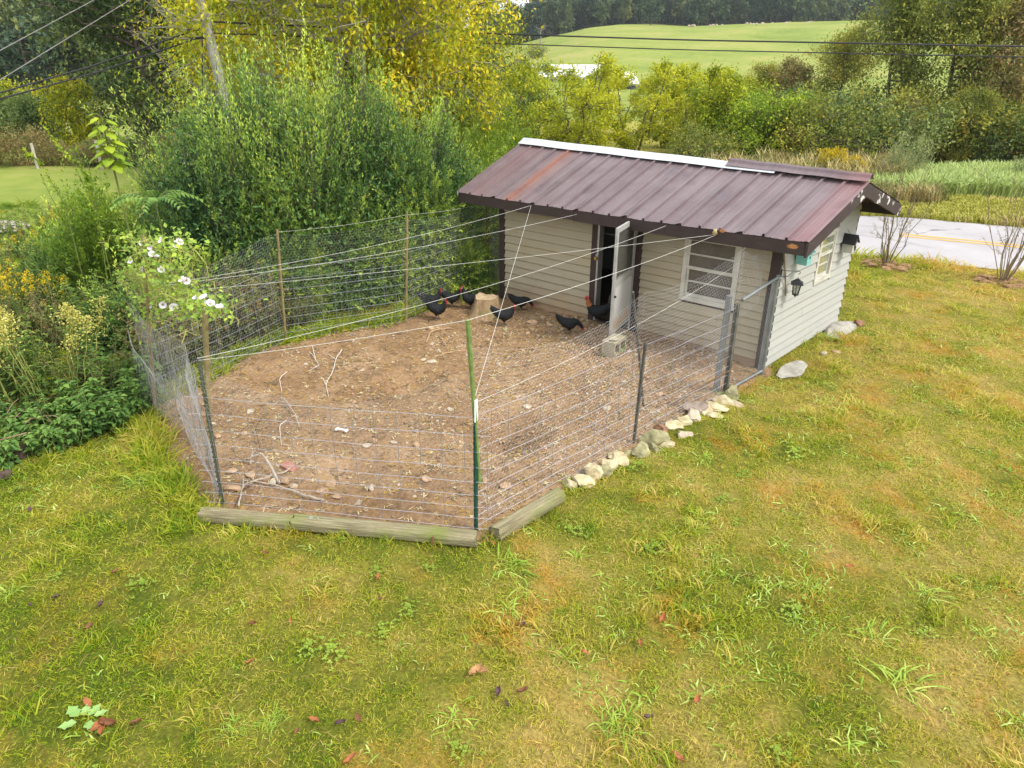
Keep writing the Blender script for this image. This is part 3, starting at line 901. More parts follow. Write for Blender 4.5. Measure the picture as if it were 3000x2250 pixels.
# ---------------------------------------------------------------- doorway and storm door
def doorway():
    def jamb(x0, x1, y0, y1, zb, zt_, mat, name="door_trim"):
        mb = MB(); hexa(mb, [(x0, y0, tz(x0, zb)), (x1, y0, tz(x1, zb)), (x1, y1, tz(x1, zb)), (x0, y1, tz(x0, zb))],
                        [(x0, y0, tz(x0, zt_)), (x1, y0, tz(x1, zt_)), (x1, y1, tz(x1, zt_)), (x0, y1, tz(x0, zt_))]); return mb.build(name, mat, coop)
    jamb(2.088, 2.195, -0.036, 0.0, 0.03, 2.0, BROWN); jamb(2.945, 3.052, -0.036, 0.0, 0.03, 2.0, BROWN)
    jamb(2.197, 2.235, -0.03, 0.09, 0.06, 1.93, ALU, "door_jamb"); jamb(2.905, 2.943, -0.03, 0.09, 0.06, 1.93, ALU, "door_jamb")
    jamb(2.237, 2.903, 0.0, 0.08, -0.03, 0.075, INSIDE, "door_threshold")
    # padlock on the hasp of the left jamb
    pl = MB(); x, z = 2.208, tz(2.2, 1.135)
    box(pl, (x - 0.022, -0.075, z - 0.03), (x + 0.022, -0.045, z + 0.012))
    o = pl.build("padlock", flat_mat("brass", (0.65, 0.45, 0.12), 0.35, 0.5, 0.9, var=0.1), coop)
    sh = MB(); tube(sh, [(x + 0.015 * math.cos(a), -0.06, z + 0.012 + 0.03 * math.sin(a)) for a in np.linspace(0, math.pi, 9)], 0.004)
    sh.build("shackle", ALU, o)
    hs = MB(); box(hs, (x - 0.02, -0.044, z + 0.035), (x + 0.03, -0.037, z + 0.06)); hs.build("hasp", ALU, coop)
    # storm door standing open
    hinge = np.array([2.955, -0.045]); fz = 0.20
    fr = at(1789, 987, 0.2); free = fr[:2]
    d = free - hinge; w = np.linalg.norm(d); d /= w; n = np.array([-d[1], d[0]])
    if n[0] > 0: n = -n                                     # n faces west, out of the doorway
    H = 1.63; T = 0.032
    dr = bpy.data.objects.new("storm_door", None); COL.objects.link(dr); dr.parent = coop
    dr['label'] = "open white storm door with a glass upper half, resting on the cinder block"
    def blk(mb, a0, a1, z0, z1, t0, t1, m=0):
        p = lambda a, t: (hinge[0] + d[0] * a + n[0] * t, hinge[1] + d[1] * a + n[1] * t)
        c = [p(a0, t0), p(a1, t0), p(a1, t1), p(a0, t1)]
        hexa(mb, [(*q, z0) for q in c], [(*q, z1) for q in c], m)
    f = MB(); s = 0.075
    zt_ = fz + H
    blk(f, 0, s, fz, zt_, 0, T); blk(f, w - s, w, fz, zt_, 0, T); blk(f, s, w - s, zt_ - s, zt_, 0, T)
    blk(f, s, w - s, fz + 0.74, fz + 0.84, 0, T); blk(f, s, w - s, fz, fz + 0.05, 0, T)
    f.build("door_frame", flat_mat("chalky_white_aluminium", (0.36, 0.355, 0.33), 0.5, 0.4, 0.0, var=0.15), dr)
    t = NT("dirty_white_door_panel"); wz = t.sep(t.wpos())[2]
    nz = t.noise(t.wpos(), 5, 4)
    c = t.ramp(t.math('MULTIPLY_ADD', nz, 0.3, wz), [(0.50, (0.42, 0.31, 0.20)), (0.66, (0.50, 0.50, 0.48))]); t.set(c, 0.5, 0.4)
    k = MB(); blk(k, s, w - s, fz + 0.05, fz + 0.74, 0.008, T - 0.008); k.build("kick_panel", t.mat, dr)
    pn = MB(); blk(pn, s, w - s, fz + 0.84, zt_ - s, 0.013, 0.018); pn.build("door_pane", m_glass("dusty_door_pane", 0.55, (0.105, 0.105, 0.10), 0.35), dr)
    st = MB(); blk(st, s, s + 0.02, fz + 0.84, zt_ - s, 0.005, 0.013); blk(st, w - s - 0.02, w - s, fz + 0.84, zt_ - s, 0.005, 0.013)
    blk(st, s + 0.02, w - s - 0.02, fz + 0.84, fz + 0.87, 0.005, 0.013); st.build("pane_bead", ALU, dr)
    h = MB(); blk(h, w - 0.055, w - 0.03, fz + 0.52, fz + 0.66, T, T + 0.03); blk(h, w - 0.05, w - 0.035, fz + 0.50, fz + 0.62, T + 0.03, T + 0.05)
    blk(h, w - 0.05, w - 0.03, fz + 0.6, fz + 0.63, -0.03, 0); h.build("door_handle", flat_mat("black_plastic", (0.03, 0.03, 0.03), 0.4), dr)
    lt = MB(); blk(lt, w - 0.12, w - 0.02, fz + 0.88, fz + 0.915, T, T + 0.012); lt.build("door_latch", flat_mat("grey_green_latch", (0.4, 0.46, 0.40), 0.4), dr)
    for z in (0.25, 1.35):
        hg = MB(); blk(hg, -0.012, 0.02, fz + z, fz + z + 0.09, -0.01, 0.0); hg.build("hinge", ALU, dr)
doorway()

# ---------------------------------------------------------------- windows
def windows():
    gl = m_glass("dusty_window_pane", 0.40, (0.20, 0.185, 0.165)); gl2 = m_glass("green_tinged_pane", 0.5, (0.33, 0.37, 0.28))
    def window(label, org, ax, out, w, zb, zt_, shear, gmat, ratio):
        wn_ = bpy.data.objects.new("window", None); COL.objects.link(wn_); wn_.parent = coop; wn_['label'] = label
        org, ax, out = np.array(org, float), np.array(ax, float), np.array(out, float)
        def pc(a, z, t):
            p = org + ax * a + out * t; return (p[0], p[1], z + shear * a)
        def bl(mb, a0, a1, z0, z1, t0, t1):
            c = [(a0, t0), (a1, t0), (a1, t1), (a0, t1)]
            hexa(mb, [pc(a, z0, t) for a, t in c], [pc(a, z1, t) for a, t in c])
        tw = 0.065
        f = MB()
        bl(f, 0, tw, zb + tw, zt_ - tw, 0.0, 0.034); bl(f, w - tw, w, zb + tw, zt_ - tw, 0.0, 0.034); bl(f, 0, w, zt_ - tw, zt_, 0, 0.036); bl(f, -0.005, w + 0.005, zb, zb + tw, 0, 0.042)
        f.build("window_frame", WHITE, wn_)
        zm = zb + tw + (zt_ - zb - 2 * tw) * ratio
        for (z0, z1, t0, nm) in ((zm - 0.02, zt_ - tw, 0.004, "upper"), (zb + tw, zm + 0.025, -0.022, "lower")):
            s = MB(); sw = 0.032
            bl(s, tw, tw + sw, z0, z1, t0, t0 + 0.02); bl(s, w - tw - sw, w - tw, z0, z1, t0, t0 + 0.02)
            bl(s, tw + sw, w - tw - sw, z0, z0 + 0.045, t0, t0 + 0.022); bl(s, tw + sw, w - tw - sw, z1 - 0.03, z1, t0, t0 + 0.02)
            zc = (z0 + z1) / 2
            bl(s, tw + sw, w - tw - sw, zc - 0.011, zc + 0.011, t0 + 0.002, t0 + 0.018)
            so = s.build("sash", WHITE, wn_)
            for (pa, pb) in ((z0 + 0.045, zc - 0.011), (zc + 0.011, z1 - 0.03)):
                g = MB(); bl(g, tw + sw, w - tw - sw, pa, pb, t0 + 0.007, t0 + 0.011)
                g.build("window_pane", gmat, wn_)
    window("cream window with four wide panes beside the door", (3.783, 0), (1, 0), (0, -1), 0.889, tz(3.783, 0.715) + 0.04, tz(3.783, 1.715) + 0.04, SL, gl, 0.5)
    window("small white window in the end wall", (L_, 1.255), (0, 1), (1, 0), 0.60, 0.955, 1.73, 0.0, gl2, 0.56)
windows()
# ================================================================ LEAF COLOURS
LM = {
 'privet': leaf_mat("privet_leaf", [(0.08, (0.018, 0.048, 0.018)), (0.28, (0.070, 0.138, 0.036)), (0.46, (0.185, 0.270, 0.045)), (0.70, (0.38, 0.44, 0.065))], 0.25, 0.7, (0.62, 0.26, 0.28)),
 'yellowgreen': leaf_mat("yellowing_leaf", [(0.15, (0.050, 0.085, 0.008)), (0.42, (0.165, 0.200, 0.010)), (0.66, (0.36, 0.335, 0.012)), (0.92, (0.52, 0.34, 0.020))], 0.3, 0.5),
 'willow': leaf_mat("willow_leaf", [(0.15, (0.095, 0.135, 0.008)), (0.5, (0.235, 0.265, 0.012)), (0.85, (0.42, 0.40, 0.018))], 0.35, 0.6),
 'dark': leaf_mat("dark_summer_leaf", [(0.15, (0.016, 0.034, 0.012)), (0.5, (0.045, 0.072, 0.016)), (0.80, (0.105, 0.120, 0.018)), (0.95, (0.24, 0.17, 0.02))], 0.2, 0.4),
 'olive': leaf_mat("olive_autumn_leaf", [(0.12, (0.055, 0.080, 0.018)), (0.45, (0.135, 0.160, 0.024)), (0.72, (0.26, 0.24, 0.030)), (0.93, (0.33, 0.17, 0.040))], 0.25, 0.45),
 'rust': leaf_mat("rusty_leaf", [(0.15, (0.075, 0.078, 0.026)), (0.5, (0.165, 0.150, 0.045)), (0.9, (0.27, 0.165, 0.075))], 0.25, 0.5),
 'blue': leaf_mat("bluish_leaf", [(0.15, (0.030, 0.060, 0.018)), (0.5, (0.080, 0.125, 0.032)), (0.9, (0.17, 0.20, 0.055))], 0.2, 0.5),
 'bush': leaf_mat("fresh_bush_leaf", [(0.12, (0.045, 0.095, 0.012)), (0.5, (0.125, 0.200, 0.014)), (0.9, (0.33, 0.37, 0.020))], 0.3, 0.6),
 'weed': leaf_mat("weed_leaf", [(0.12, (0.025, 0.060, 0.016)), (0.5, (0.085, 0.140, 0.025)), (0.9, (0.24, 0.27, 0.035))], 0.25, 1.6),
 'nettle': leaf_mat("broad_weed_leaf", [(0.12, (0.028, 0.070, 0.018)), (0.5, (0.080, 0.155, 0.030)), (0.9, (0.18, 0.27, 0.055))], 0.25, 2.0),
 'bramble': leaf_mat("bramble_leaf", [(0.10, (0.030, 0.055, 0.018)), (0.45, (0.090, 0.110, 0.030)), (0.70, (0.170, 0.150, 0.045)), (0.92, (0.20, 0.075, 0.040))], 0.25, 1.5),
 'verge': leaf_mat("verge_blade", [(0.1, (0.13, 0.155, 0.02)), (0.5, (0.24, 0.245, 0.035)), (0.9, (0.36, 0.31, 0.08))], 0.3, 1.2),
 'gold': leaf_mat("goldenrod_bloom", [(0.1, (0.22, 0.18, 0.01)), (0.6, (0.40, 0.30, 0.012)), (0.95, (0.50, 0.38, 0.03))], 0.2, 2.0),
 'paleseed': leaf_mat("pale_seed_head", [(0.1, (0.22, 0.22, 0.05)), (0.6, (0.37, 0.34, 0.085)), (0.95, (0.48, 0.43, 0.15))], 0.2, 2.0),
 'crop': leaf_mat("crop_blade", [(0.1, (0.13, 0.18, 0.05)), (0.5, (0.26, 0.32, 0.10)), (0.9, (0.42, 0.45, 0.20))], 0.3, 0.8),
 'drygrass': leaf_mat("dry_grass", [(0.1, (0.14, 0.125, 0.04)), (0.5, (0.30, 0.24, 0.09)), (0.9, (0.48, 0.38, 0.20))], 0.3, 1.2),
 'greywillow': leaf_mat("grey_willow_leaf", [(0.1, (0.10, 0.135, 0.06)), (0.5, (0.24, 0.27, 0.11)), (0.9, (0.46, 0.44, 0.22))], 0.3, 1.2),
 'farwood': leaf_mat("far_wood_leaf", [(0.15, (0.022, 0.042, 0.022)), (0.5, (0.045, 0.075, 0.030)), (0.8, (0.090, 0.115, 0.032)), (0.97, (0.16, 0.15, 0.03))], 0.15, 0.12, objvar=0.35),
 'vine': leaf_mat("vine_leaf", [(0.1, (0.075, 0.150, 0.030)), (0.5, (0.19, 0.285, 0.045)), (0.9, (0.38, 0.44, 0.06))], 0.3, 3.0),
}
BARK = flat_mat("grey_brown_bark", (0.13, 0.105, 0.08), 0.9, 0.1, var=0.4, scale=9, bump=0.5)
BARKP = flat_mat("pale_bark", (0.30, 0.27, 0.22), 0.9, 0.1, var=0.3, scale=9, bump=0.4)
STEMG = flat_mat("green_stem", (0.16, 0.19, 0.05), 0.7, 0.2)
STEMY = flat_mat("yellow_green_stem", (0.36, 0.35, 0.10), 0.7, 0.2)
STEMB = flat_mat("dry_brown_stem", (0.24, 0.17, 0.10), 0.8, 0.1)

# ================================================================ TREE SHAPES
def curve_pts(a, b, n, wob, rng, up=0.0):
    a, b = np.array(a, float), np.array(b, float)
    t = np.linspace(0, 1, n)[:, None]
    L = np.linalg.norm(b - a)
    p = a + (b - a) * t + np.array([0, 0, up * L]) * (t * (1 - t)) * -2
    off = rng.normal(size=(n, 3)) * wob * L; off[0] = 0
    return p + off * np.sin(t * math.pi * 0.9 + 0.1)

def tree_mesh(name, H, R, z0, nl, lsz, lmat, bmat, seed, limbs=14, trunk_r=0.16, sub=5, clump=0.16, shape=1.0, multi=1, droop=0.3, fill=0.25, narrow=0.55):
    """returns (trunk mesh, crown mesh); crown made of leaf-sized blades hung round the branch ends"""
    rng = np.random.default_rng(seed)
    tb = MB(); ends = []
    for mstem in range(multi):
        ang0 = rng.uniform(0, 6.28)
        base = np.array([math.cos(ang0), math.sin(ang0), 0]) * (0.12 * R if multi > 1 else 0)
        top = base * 3 + np.array([rng.normal() * 0.06 * H, rng.normal() * 0.06 * H, H * rng.uniform(0.86, 0.97)])
        if multi > 1: top[:2] += base[:2] / max(np.linalg.norm(base[:2]), 1e-6) * R * rng.uniform(0.1, 0.7)
        base[2] = -0.3
        tp = curve_pts(base, top, 9, 0.02, rng)
        tube(tb, tp, np.linspace(trunk_r, trunk_r * 0.12, 9), 7)
        for k in range(max(3, limbs // multi)):
            f = rng.uniform(z0 / H, 0.97)
            i = f * 8; i0 = min(int(i), 7); p0 = tp[i0] + (tp[i0 + 1] - tp[i0]) * (i - i0)
            g = (f - z0 / H) / (1 - z0 / H)
            env = R * (math.sin(math.pi * min(1, (g * 0.85 + 0.12) ** shape)) ** narrow)
            th = rng.uniform(0, 6.28)
            L = env * rng.uniform(0.65, 1.05)
            p1 = p0 + np.array([math.cos(th) * L, math.sin(th) * L, L * rng.uniform(-0.05, 0.55) * (1.2 - g)])
            lp = curve_pts(p0, p1, 6, 0.05, rng, 0.1)
            r0 = trunk_r * (1 - f) * 0.5 + 0.012
            tube(tb, lp, np.linspace(r0, r0 * 0.25, 6), 5, cap=False)
            for q in range(sub):
                h = rng.uniform(0.35, 1.0); j = h * 5; j0 = min(int(j), 4)
                s0 = lp[j0] + (lp[j0 + 1] - lp[j0]) * (j - j0)
                s1 = s0 + unit(rng.normal(size=3) + np.array([0, 0, 0.3])) * L * rng.uniform(0.18, 0.42)
                tube(tb, [s0, (s0 + s1) / 2 + rng.normal(size=3) * 0.02 * L, s1], [r0 * 0.3, r0 * 0.2, r0 * 0.08], 4, cap=False)
                ends.append((s0, s1))
    trunk = tb.mesh(name + "_trunk", bmat, smooth=True)
    E0 = np.array([e[0] for e in ends]); E1 = np.array([e[1] for e in ends])
    k = rng.integers(0, len(ends), nl); f = rng.beta(2.2, 1.0, nl)[:, None] * 1.1
    wts = rng.uniform(0.5, 1.3, len(ends))[k][:, None]
    c = E0[k] + (E1[k] - E0[k]) * f + rng.normal(size=(nl, 3)) * clump * R * 0.5 * wts
    ax = unit(rng.normal(size=(nl, 3)) * 0.8 + unit(E1[k] - E0[k]) * 0.7 + np.array([0, 0, -droop]))
    nr = unit(rng.normal(size=(nl, 3)) * 0.6 + np.array([0, 0, 1.0]))
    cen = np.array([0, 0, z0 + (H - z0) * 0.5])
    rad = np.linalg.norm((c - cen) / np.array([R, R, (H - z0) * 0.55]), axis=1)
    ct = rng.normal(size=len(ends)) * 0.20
    tint = np.clip(0.12 + 0.48 * rad + ct[k] + rng.normal(size=nl) * 0.08, 0, 1)  # tint rises outwards from the crown centre, with a random step per twig
    mb = MB(); s = lsz * rng.uniform(0.6, 1.35, nl)
    leaves(mb, c, ax, nr, s, s * rng.uniform(0.4, 0.62, nl), tint)
    crown = mb.mesh(name + "_crown", lmat, tint=True)
    return trunk, crown

def put_tree(name, meshes, loc, sc, rz, label, cat, group=None, zs=1.0):
    r = empty(name, loc, rz, label, cat, group)
    r.scale = (sc, sc, sc * zs)
    link("trunk", meshes[0], r); link("crown", meshes[1], r)
    return r

def shoots_mesh(name, R, H, nsh, per, lsz, lmat, smat, seed, upright=0.55, outl=0.35, lean=(0, 0), inner=0.25, lw=0.36, plumes=20):
    """a shrub of many leafy shoots gathered into plumes: returns (stems mesh, foliage mesh)"""
    rng = np.random.default_rng(seed)
    sb, fb = MB(), MB()
    C, AX, NR, T, S = [], [], [], [], []
    ga = math.pi * (3 - math.sqrt(5))
    pd = []
    for k in range(plumes):                                     # evenly fanned plume directions over a dome
        zc = 1 - (k + 0.5) / plumes * 0.97; a = k * ga + seed; q = math.sqrt(1 - zc * zc)
        pd.append((unit([q * math.cos(a), q * math.sin(a), zc] + rng.normal(size=3) * 0.1), rng.uniform(0.80, 1.12), rng.normal() * 0.13))
    for k in range(nsh):
        d0, reach, tone = pd[k % plumes]
        dirv = unit(d0 + rng.normal(size=3) * 0.17); dirv[2] = max(dirv[2], 0.03)
        tip = dirv * np.array([R, R, H]) * reach * (rng.uniform(0.55, 1.0) ** 0.6 + (rng.uniform(0, outl) if rng.random() < 0.25 else 0))
        tip[2] = max(tip[2], 0.08)
        tip[:2] += np.array(lean) * tip[2]
        start = d0 * np.array([R * 0.30, R * 0.30, H * 0.22]) * rng.uniform(0.3, 1.0)
        L = np.linalg.norm(tip - start)
        ctrl = start + (tip - start) * 0.5 + np.array([0, 0, L * (0.22 if upright < 0.5 else 0.10)])
        t = np.linspace(0, 1, 8)[:, None]
        pts = (1 - t) ** 2 * start + 2 * t * (1 - t) * ctrl + t ** 2 * tip
        pts[-2:] += np.array([0, 0, (upright - 0.45) * 0.16 * L]) * np.array([[0.4], [1.0]])
        if k % 3 == 0: tube(sb, pts[[0, 3, 5, 7]], [0.012, 0.008, 0.005, 0.002], 4, cap=False)
        m = int(per * rng.uniform(0.7, 1.3))
        f = 1 - rng.beta(1.0, 1.7, m) * 0.72
        i = f * 7; i0 = np.minimum(i.astype(int), 6); w = (i - i0)[:, None]
        c = pts[i0] * (1 - w) + pts[i0 + 1] * w
        tg = unit(pts[i0 + 1] - pts[i0])
        side = unit(np.cross(tg, rng.normal(size=(m, 3))))
        C.append(c + side * 0.010); AX.append(unit(side * 0.62 + tg * 0.9)); NR.append(unit(rng.normal(size=(m, 3)) * 0.35 + np.array([0, 0, 1]) + side * 0.2))
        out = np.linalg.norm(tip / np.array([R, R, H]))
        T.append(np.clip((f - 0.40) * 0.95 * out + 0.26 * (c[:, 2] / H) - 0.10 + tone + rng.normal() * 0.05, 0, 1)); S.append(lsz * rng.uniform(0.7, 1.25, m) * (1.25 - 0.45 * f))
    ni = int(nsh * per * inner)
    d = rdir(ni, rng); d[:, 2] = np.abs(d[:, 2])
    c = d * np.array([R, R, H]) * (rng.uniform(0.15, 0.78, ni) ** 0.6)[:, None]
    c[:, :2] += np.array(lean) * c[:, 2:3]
    C.append(c); AX.append(rdir(ni, rng)); NR.append(rdir(ni, rng) + np.array([0, 0, 0.8])); T.append(np.full(ni, 0.10)); S.append(lsz * rng.uniform(0.9, 1.6, ni))  # inner leaves share one dark tint: interior shade put into their colour
    C, AX, NR, T, S = map(np.concatenate, (C, AX, NR, T, S))
    leaves(fb, C, AX, NR, S, S * lw, T)
    return sb.mesh(name + "_stems", smat), fb.mesh(name + "_foliage", lmat, tint=True)

def put_shrub(name, meshes, loc, sc, rz, label, cat, group=None, zs=1.0, parts=("stems", "foliage")):
    r = empty(name, loc, rz, label, cat, group); r.scale = (sc, sc, sc * zs)
    link(parts[0], meshes[0], r); link(parts[1], meshes[1], r)
    return r

# ================================================================ PRIVET THICKET BEHIND THE PEN
PV = [shoots_mesh("privet_a", 1.7, 3.5, 1300, 48, 0.062, LM['privet'], BARK, 11, 0.65, 0.25, plumes=26),
      shoots_mesh("privet_b", 1.6, 2.8, 1050, 48, 0.062, LM['privet'], BARK, 12, 0.35, 0.25, lean=(0.10, 0.0), plumes=22),
      shoots_mesh("privet_c", 1.2, 1.8, 600, 40, 0.056, LM['privet'], BARK, 13, 0.4, 0.3)]
for (u, v, d, m, s, rz, zs, lab) in (
    (705, 900, 12.6, 0, 1.10, 0.4, 1.05, "tall feathery privet standing behind the back wire at the west end of the pen"),
    (905, 880, 13.0, 0, 1.15, 2.3, 1.10, "tallest privet of the thicket, under the big yellowing tree"),
    (1100, 860, 13.6, 0, 1.06, 4.4, 1.15, "privet of the thicket with bright upright tips below the yellowing tree"),
    (1245, 800, 14.3, 1, 1.08, 5.2, 1.18, "privet leaning towards the end of the coop roof"),
    (1330, 780, 15.2, 1, 0.86, 1.1, 1.15, "paler privet rising behind the low end of the roof"),
    (840, 930, 12.1, 1, 0.60, 1.0, 0.95, "rounded low privet leaning on the back wire mesh"),
    (1040, 900, 12.9, 1, 0.66, 2.9, 1.0, "dense dark privet pressing on the middle of the back fence"),
    (1250, 850, 13.5, 1, 0.70, 4.1, 1.0, "drooping privet beside the corner of the coop"),
    (1350, 840, 13.3, 2, 0.70, 0.3, 1.1, "small dark privet in the gap between the fence and the coop"),
    (620, 960, 11.4, 2, 0.72, 3.3, 1.0, "small privet at the bramble end of the thicket"),
    (560, 800, 14.5, 1, 0.85, 2.2, 1.0, "privet at the field side of the thicket")):
    g = gp(u, d, v)
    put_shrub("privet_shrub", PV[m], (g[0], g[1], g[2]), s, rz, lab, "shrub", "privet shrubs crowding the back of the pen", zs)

# pale young growth behind the low end of the roof
YW = shoots_mesh("young_willow", 1.3, 2.6, 420, 26, 0.085, LM['bush'], STEMG, 21, 0.8, 0.5, lw=0.3)
for (u, v, d, s, rz, lab) in ((1410, 620, 20.5, 1.05, 0.2, "light green sapling clump beyond the low roof end"), (1340, 620, 22.5, 1.15, 2.0, "pale leafy clump between the thicket and the willows"),
                             (1520, 560, 24.0, 0.95, 3.1, "pale leafy clump just above the white ridge cap"), (1445, 600, 25.5, 1.2, 4.0, "loose sunlit clump in front of the first yellow willow")):
    g = gp(u, d, v); put_shrub("leafy_clump", YW, g, s, rz, lab, "shrub", "pale leafy clumps beyond the low roof end")

# ================================================================ NEAR TREES
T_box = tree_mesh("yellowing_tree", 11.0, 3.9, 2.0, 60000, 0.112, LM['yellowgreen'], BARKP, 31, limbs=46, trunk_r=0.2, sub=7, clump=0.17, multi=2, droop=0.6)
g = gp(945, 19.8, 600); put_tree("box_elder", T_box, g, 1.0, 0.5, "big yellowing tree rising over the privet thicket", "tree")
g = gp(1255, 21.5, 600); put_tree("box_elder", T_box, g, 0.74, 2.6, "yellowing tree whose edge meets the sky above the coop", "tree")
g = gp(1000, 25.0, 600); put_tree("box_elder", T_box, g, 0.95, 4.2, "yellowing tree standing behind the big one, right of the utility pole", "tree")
T_dark = tree_mesh("dark_tree", 12.5, 3.6, 0.8, 24000, 0.2, LM['dark'], BARK, 32, limbs=52, trunk_r=0.24, sub=7, clump=0.2, droop=0.5)
g = gp(455, 33, 470); put_tree("walnut_tree", T_dark, g, 0.95, 1.0, "tall dark green tree left of the utility pole", "tree")
g = gp(620, 36, 470); put_tree("walnut_tree", T_dark, g, 1.0, 3.0, "dark green tree behind the utility pole", "tree")
# bare branched tree beside the pole
def bare_tree(name, H, spread, seed, nb=14, r0=0.07, zf=0.3, twigs=7, droop=-0.3):
    rng = np.random.default_rng(seed); tb = MB()
    tp = curve_pts((0, 0, -0.2), (rng.normal() * .3, rng.normal() * .3, H), 8, 0.02, rng); tube(tb, tp, np.linspace(r0, r0 * 0.15, 8), 6)
    for k in range(nb):
        f = rng.uniform(zf, 0.95); i = f * 7; i0 = min(int(i), 6); p0 = tp[i0] + (tp[i0 + 1] - tp[i0]) * (i - i0)
        th = rng.uniform(0, 6.28); L = spread * rng.uniform(0.5, 1.0)
        p1 = p0 + np.array([math.cos(th) * L, math.sin(th) * L, L * rng.uniform(0.0, 0.6)])
        lp = curve_pts(p0, p1, 6, 0.03, rng, droop); tube(tb, lp, np.linspace(r0 * 0.4, r0 * 0.08, 6), 4, cap=False)
        for q in range(twigs):
            j = rng.integers(2, 6); d = unit(rng.normal(size=3) + unit(p1 - p0) * 1.2) * L * rng.uniform(0.2, 0.45)
            tube(tb, [lp[j], lp[j] + d * 0.5 + np.array([0, 0, 0.03]), lp[j] + d], [r0 * 0.12, r0 * 0.08, r0 * 0.03], 3, cap=False)
    return tb
g = gp(700, 21.0, 620); o = bare_tree("bare", 7.0, 2.6, 41, 22, 0.06, 0.35, 10, 0.15).build("bare_tree", BARKP); o.location = tuple(g)
tag(o, "dead bare branched tree beside the utility pole", "tree")
g = gp(1120, 17.6, 620); o = bare_tree("bare", 6.3, 1.9, 42, 16, 0.05, 0.45, 9, 0.1).build("bare_tree", BARKP); o.location = tuple(g)
tag(o, "dead bare branches poking out of the yellowing tree above the thicket", "tree")

T_round = tree_mesh("round_tree", 4.6, 2.3, 0.3, 9000, 0.2, LM['yellowgreen'], BARK, 33, limbs=40, trunk_r=0.1, sub=6, clump=0.28)
T_blue = tree_mesh("blue_tree", 4.0, 2.4, 0.2, 9000, 0.2, LM['blue'], BARK, 34, limbs=40, trunk_r=0.1, sub=6, clump=0.28)
for (u, vt, d, ms, H, nm, zs, lab) in ((35, 222, 38, T_round, 4.6, "round_tree", 1.0, "round yellow green tree at the far edge of the left field"), (128, 268, 36, T_blue, 4.0, "round_tree", 1.0, "grey green round tree at the far edge of the left field"),
        (252, 205, 35, T_round, 4.6, "small_tree", 1.25, "small bright yellow tree in front of the dark walnut"), (-40, 260, 36, T_blue, 4.0, "round_tree", 1.0, "grey green round tree cut by the left border")):
    g, s = fit(u, vt, d, H * zs); put_tree(nm, ms, g, s, u * 0.3, lab, "tree", zs=zs)

# ================================================================ WILLOW SAPLINGS IN THE VALLEY
T_wil = [tree_mesh("willow_a", 5.4, 1.7, 0.5, 6500, 0.15, LM['willow'], BARK, 51, limbs=34, trunk_r=0.07, sub=6, clump=0.2, multi=3, droop=0.1, shape=0.9),
         tree_mesh("willow_b", 4.8, 1.6, 0.4, 6500, 0.15, LM['willow'], BARK, 52, limbs=34, trunk_r=0.06, sub=6, clump=0.2, multi=4, droop=0.1)]
wr = random.Random(9)
WL = [(1480, 33), (1580, 35), (1670, 33), (1760, 37), (1850, 34), (1930, 38), (2010, 35), (2090, 38), (1620, 41), (1720, 43), (1810, 45), (1900, 44), (1985, 46), (2060, 45), (2150, 42), (2110, 33), (1540, 46)]
side_words = ["first from the left in the front rank of yellow willows", "yellow willow behind the left part of the white ridge", "third front yellow willow, over the rusty roof streak", "yellow willow with dark stems left of the barns' gap",
    "front yellow willow below the first barn", "yellow willow below the lone green tree", "yellow willow over the middle of the ridge", "slim tall yellow willow with visible trunks"]
for i, (u, d) in enumerate(WL):
    vt = wr.uniform(168, 225) if d < 40 else wr.uniform(185, 240)
    g, fs = fit(u, vt, d, 4.9, 430)
    lab = side_words[i] if i < 8 else ORD[i - 8] + " yellow green willow of the back rank, counted from the coop's ridge"
    put_tree("willow_sapling", T_wil[i % 2], g, fs * 1.1, wr.uniform(0, 6), lab, "tree", "yellow willows beyond the road", zs=0.91)

T_bush = [tree_mesh("bush_a", 3.6, 1.9, 0.1, 8000, 0.14, LM['bush'], BARK, 61, limbs=44, trunk_r=0.05, sub=6, clump=0.25, multi=3),
          tree_mesh("bush_b", 3.0, 2.0, 0.1, 8000, 0.14, LM['olive'], BARK, 62, limbs=44, trunk_r=0.05, sub=6, clump=0.25, multi=3),
          tree_mesh("bush_c", 2.6, 1.8, 0.05, 7000, 0.13, LM['blue'], BARK, 63, limbs=44, trunk_r=0.04, sub=6, clump=0.28, multi=4)]
for (u, d, m, s, lab) in ((2190, 36, 0, 0.80, "bright yellow green bush above the middle of the ridge"), (2275, 36.5, 0, 0.85, "tall bright bush right of the yellow willows"), (2130, 34, 0, 0.9, "bright bush at the foot of the willows"),
                          (2400, 35, 1, 1.0, "olive bush behind the goldenrod"), (2480, 37, 2, 1.1, "bluish green bush behind the goldenrod"), (2560, 36, 2, 1.0, "bluish green bush at the foot of the right hand trees"),
                          (2330, 37, 2, 1.1, "dull green bush between the bright bush and the big trees"), (2660, 37, 1, 1.0, "shaded olive bush behind the grey willow"), (2780, 37, 1, 1.0, "shaded bush under the big trees"), (2900, 36, 2, 0.9, "shaded bush near the crop's right end"), (2990, 36, 1, 1.0, "shaded bush at the right edge"),
                          (1450, 38, 1, 1.0, "green bush left of the willows"), (1395, 36, 2, 1.1, "grey green bush under the yellowing tree's edge"), (2050, 30, 1, 0.6, "low scrub behind the red gate")):
    g = gp(u, d - (5.0 if u > 2180 else 1.0), 460); put_tree("roadside_bush", T_bush[m], g, s, d * 1.7, lab, "bush", "bushes beyond the road")

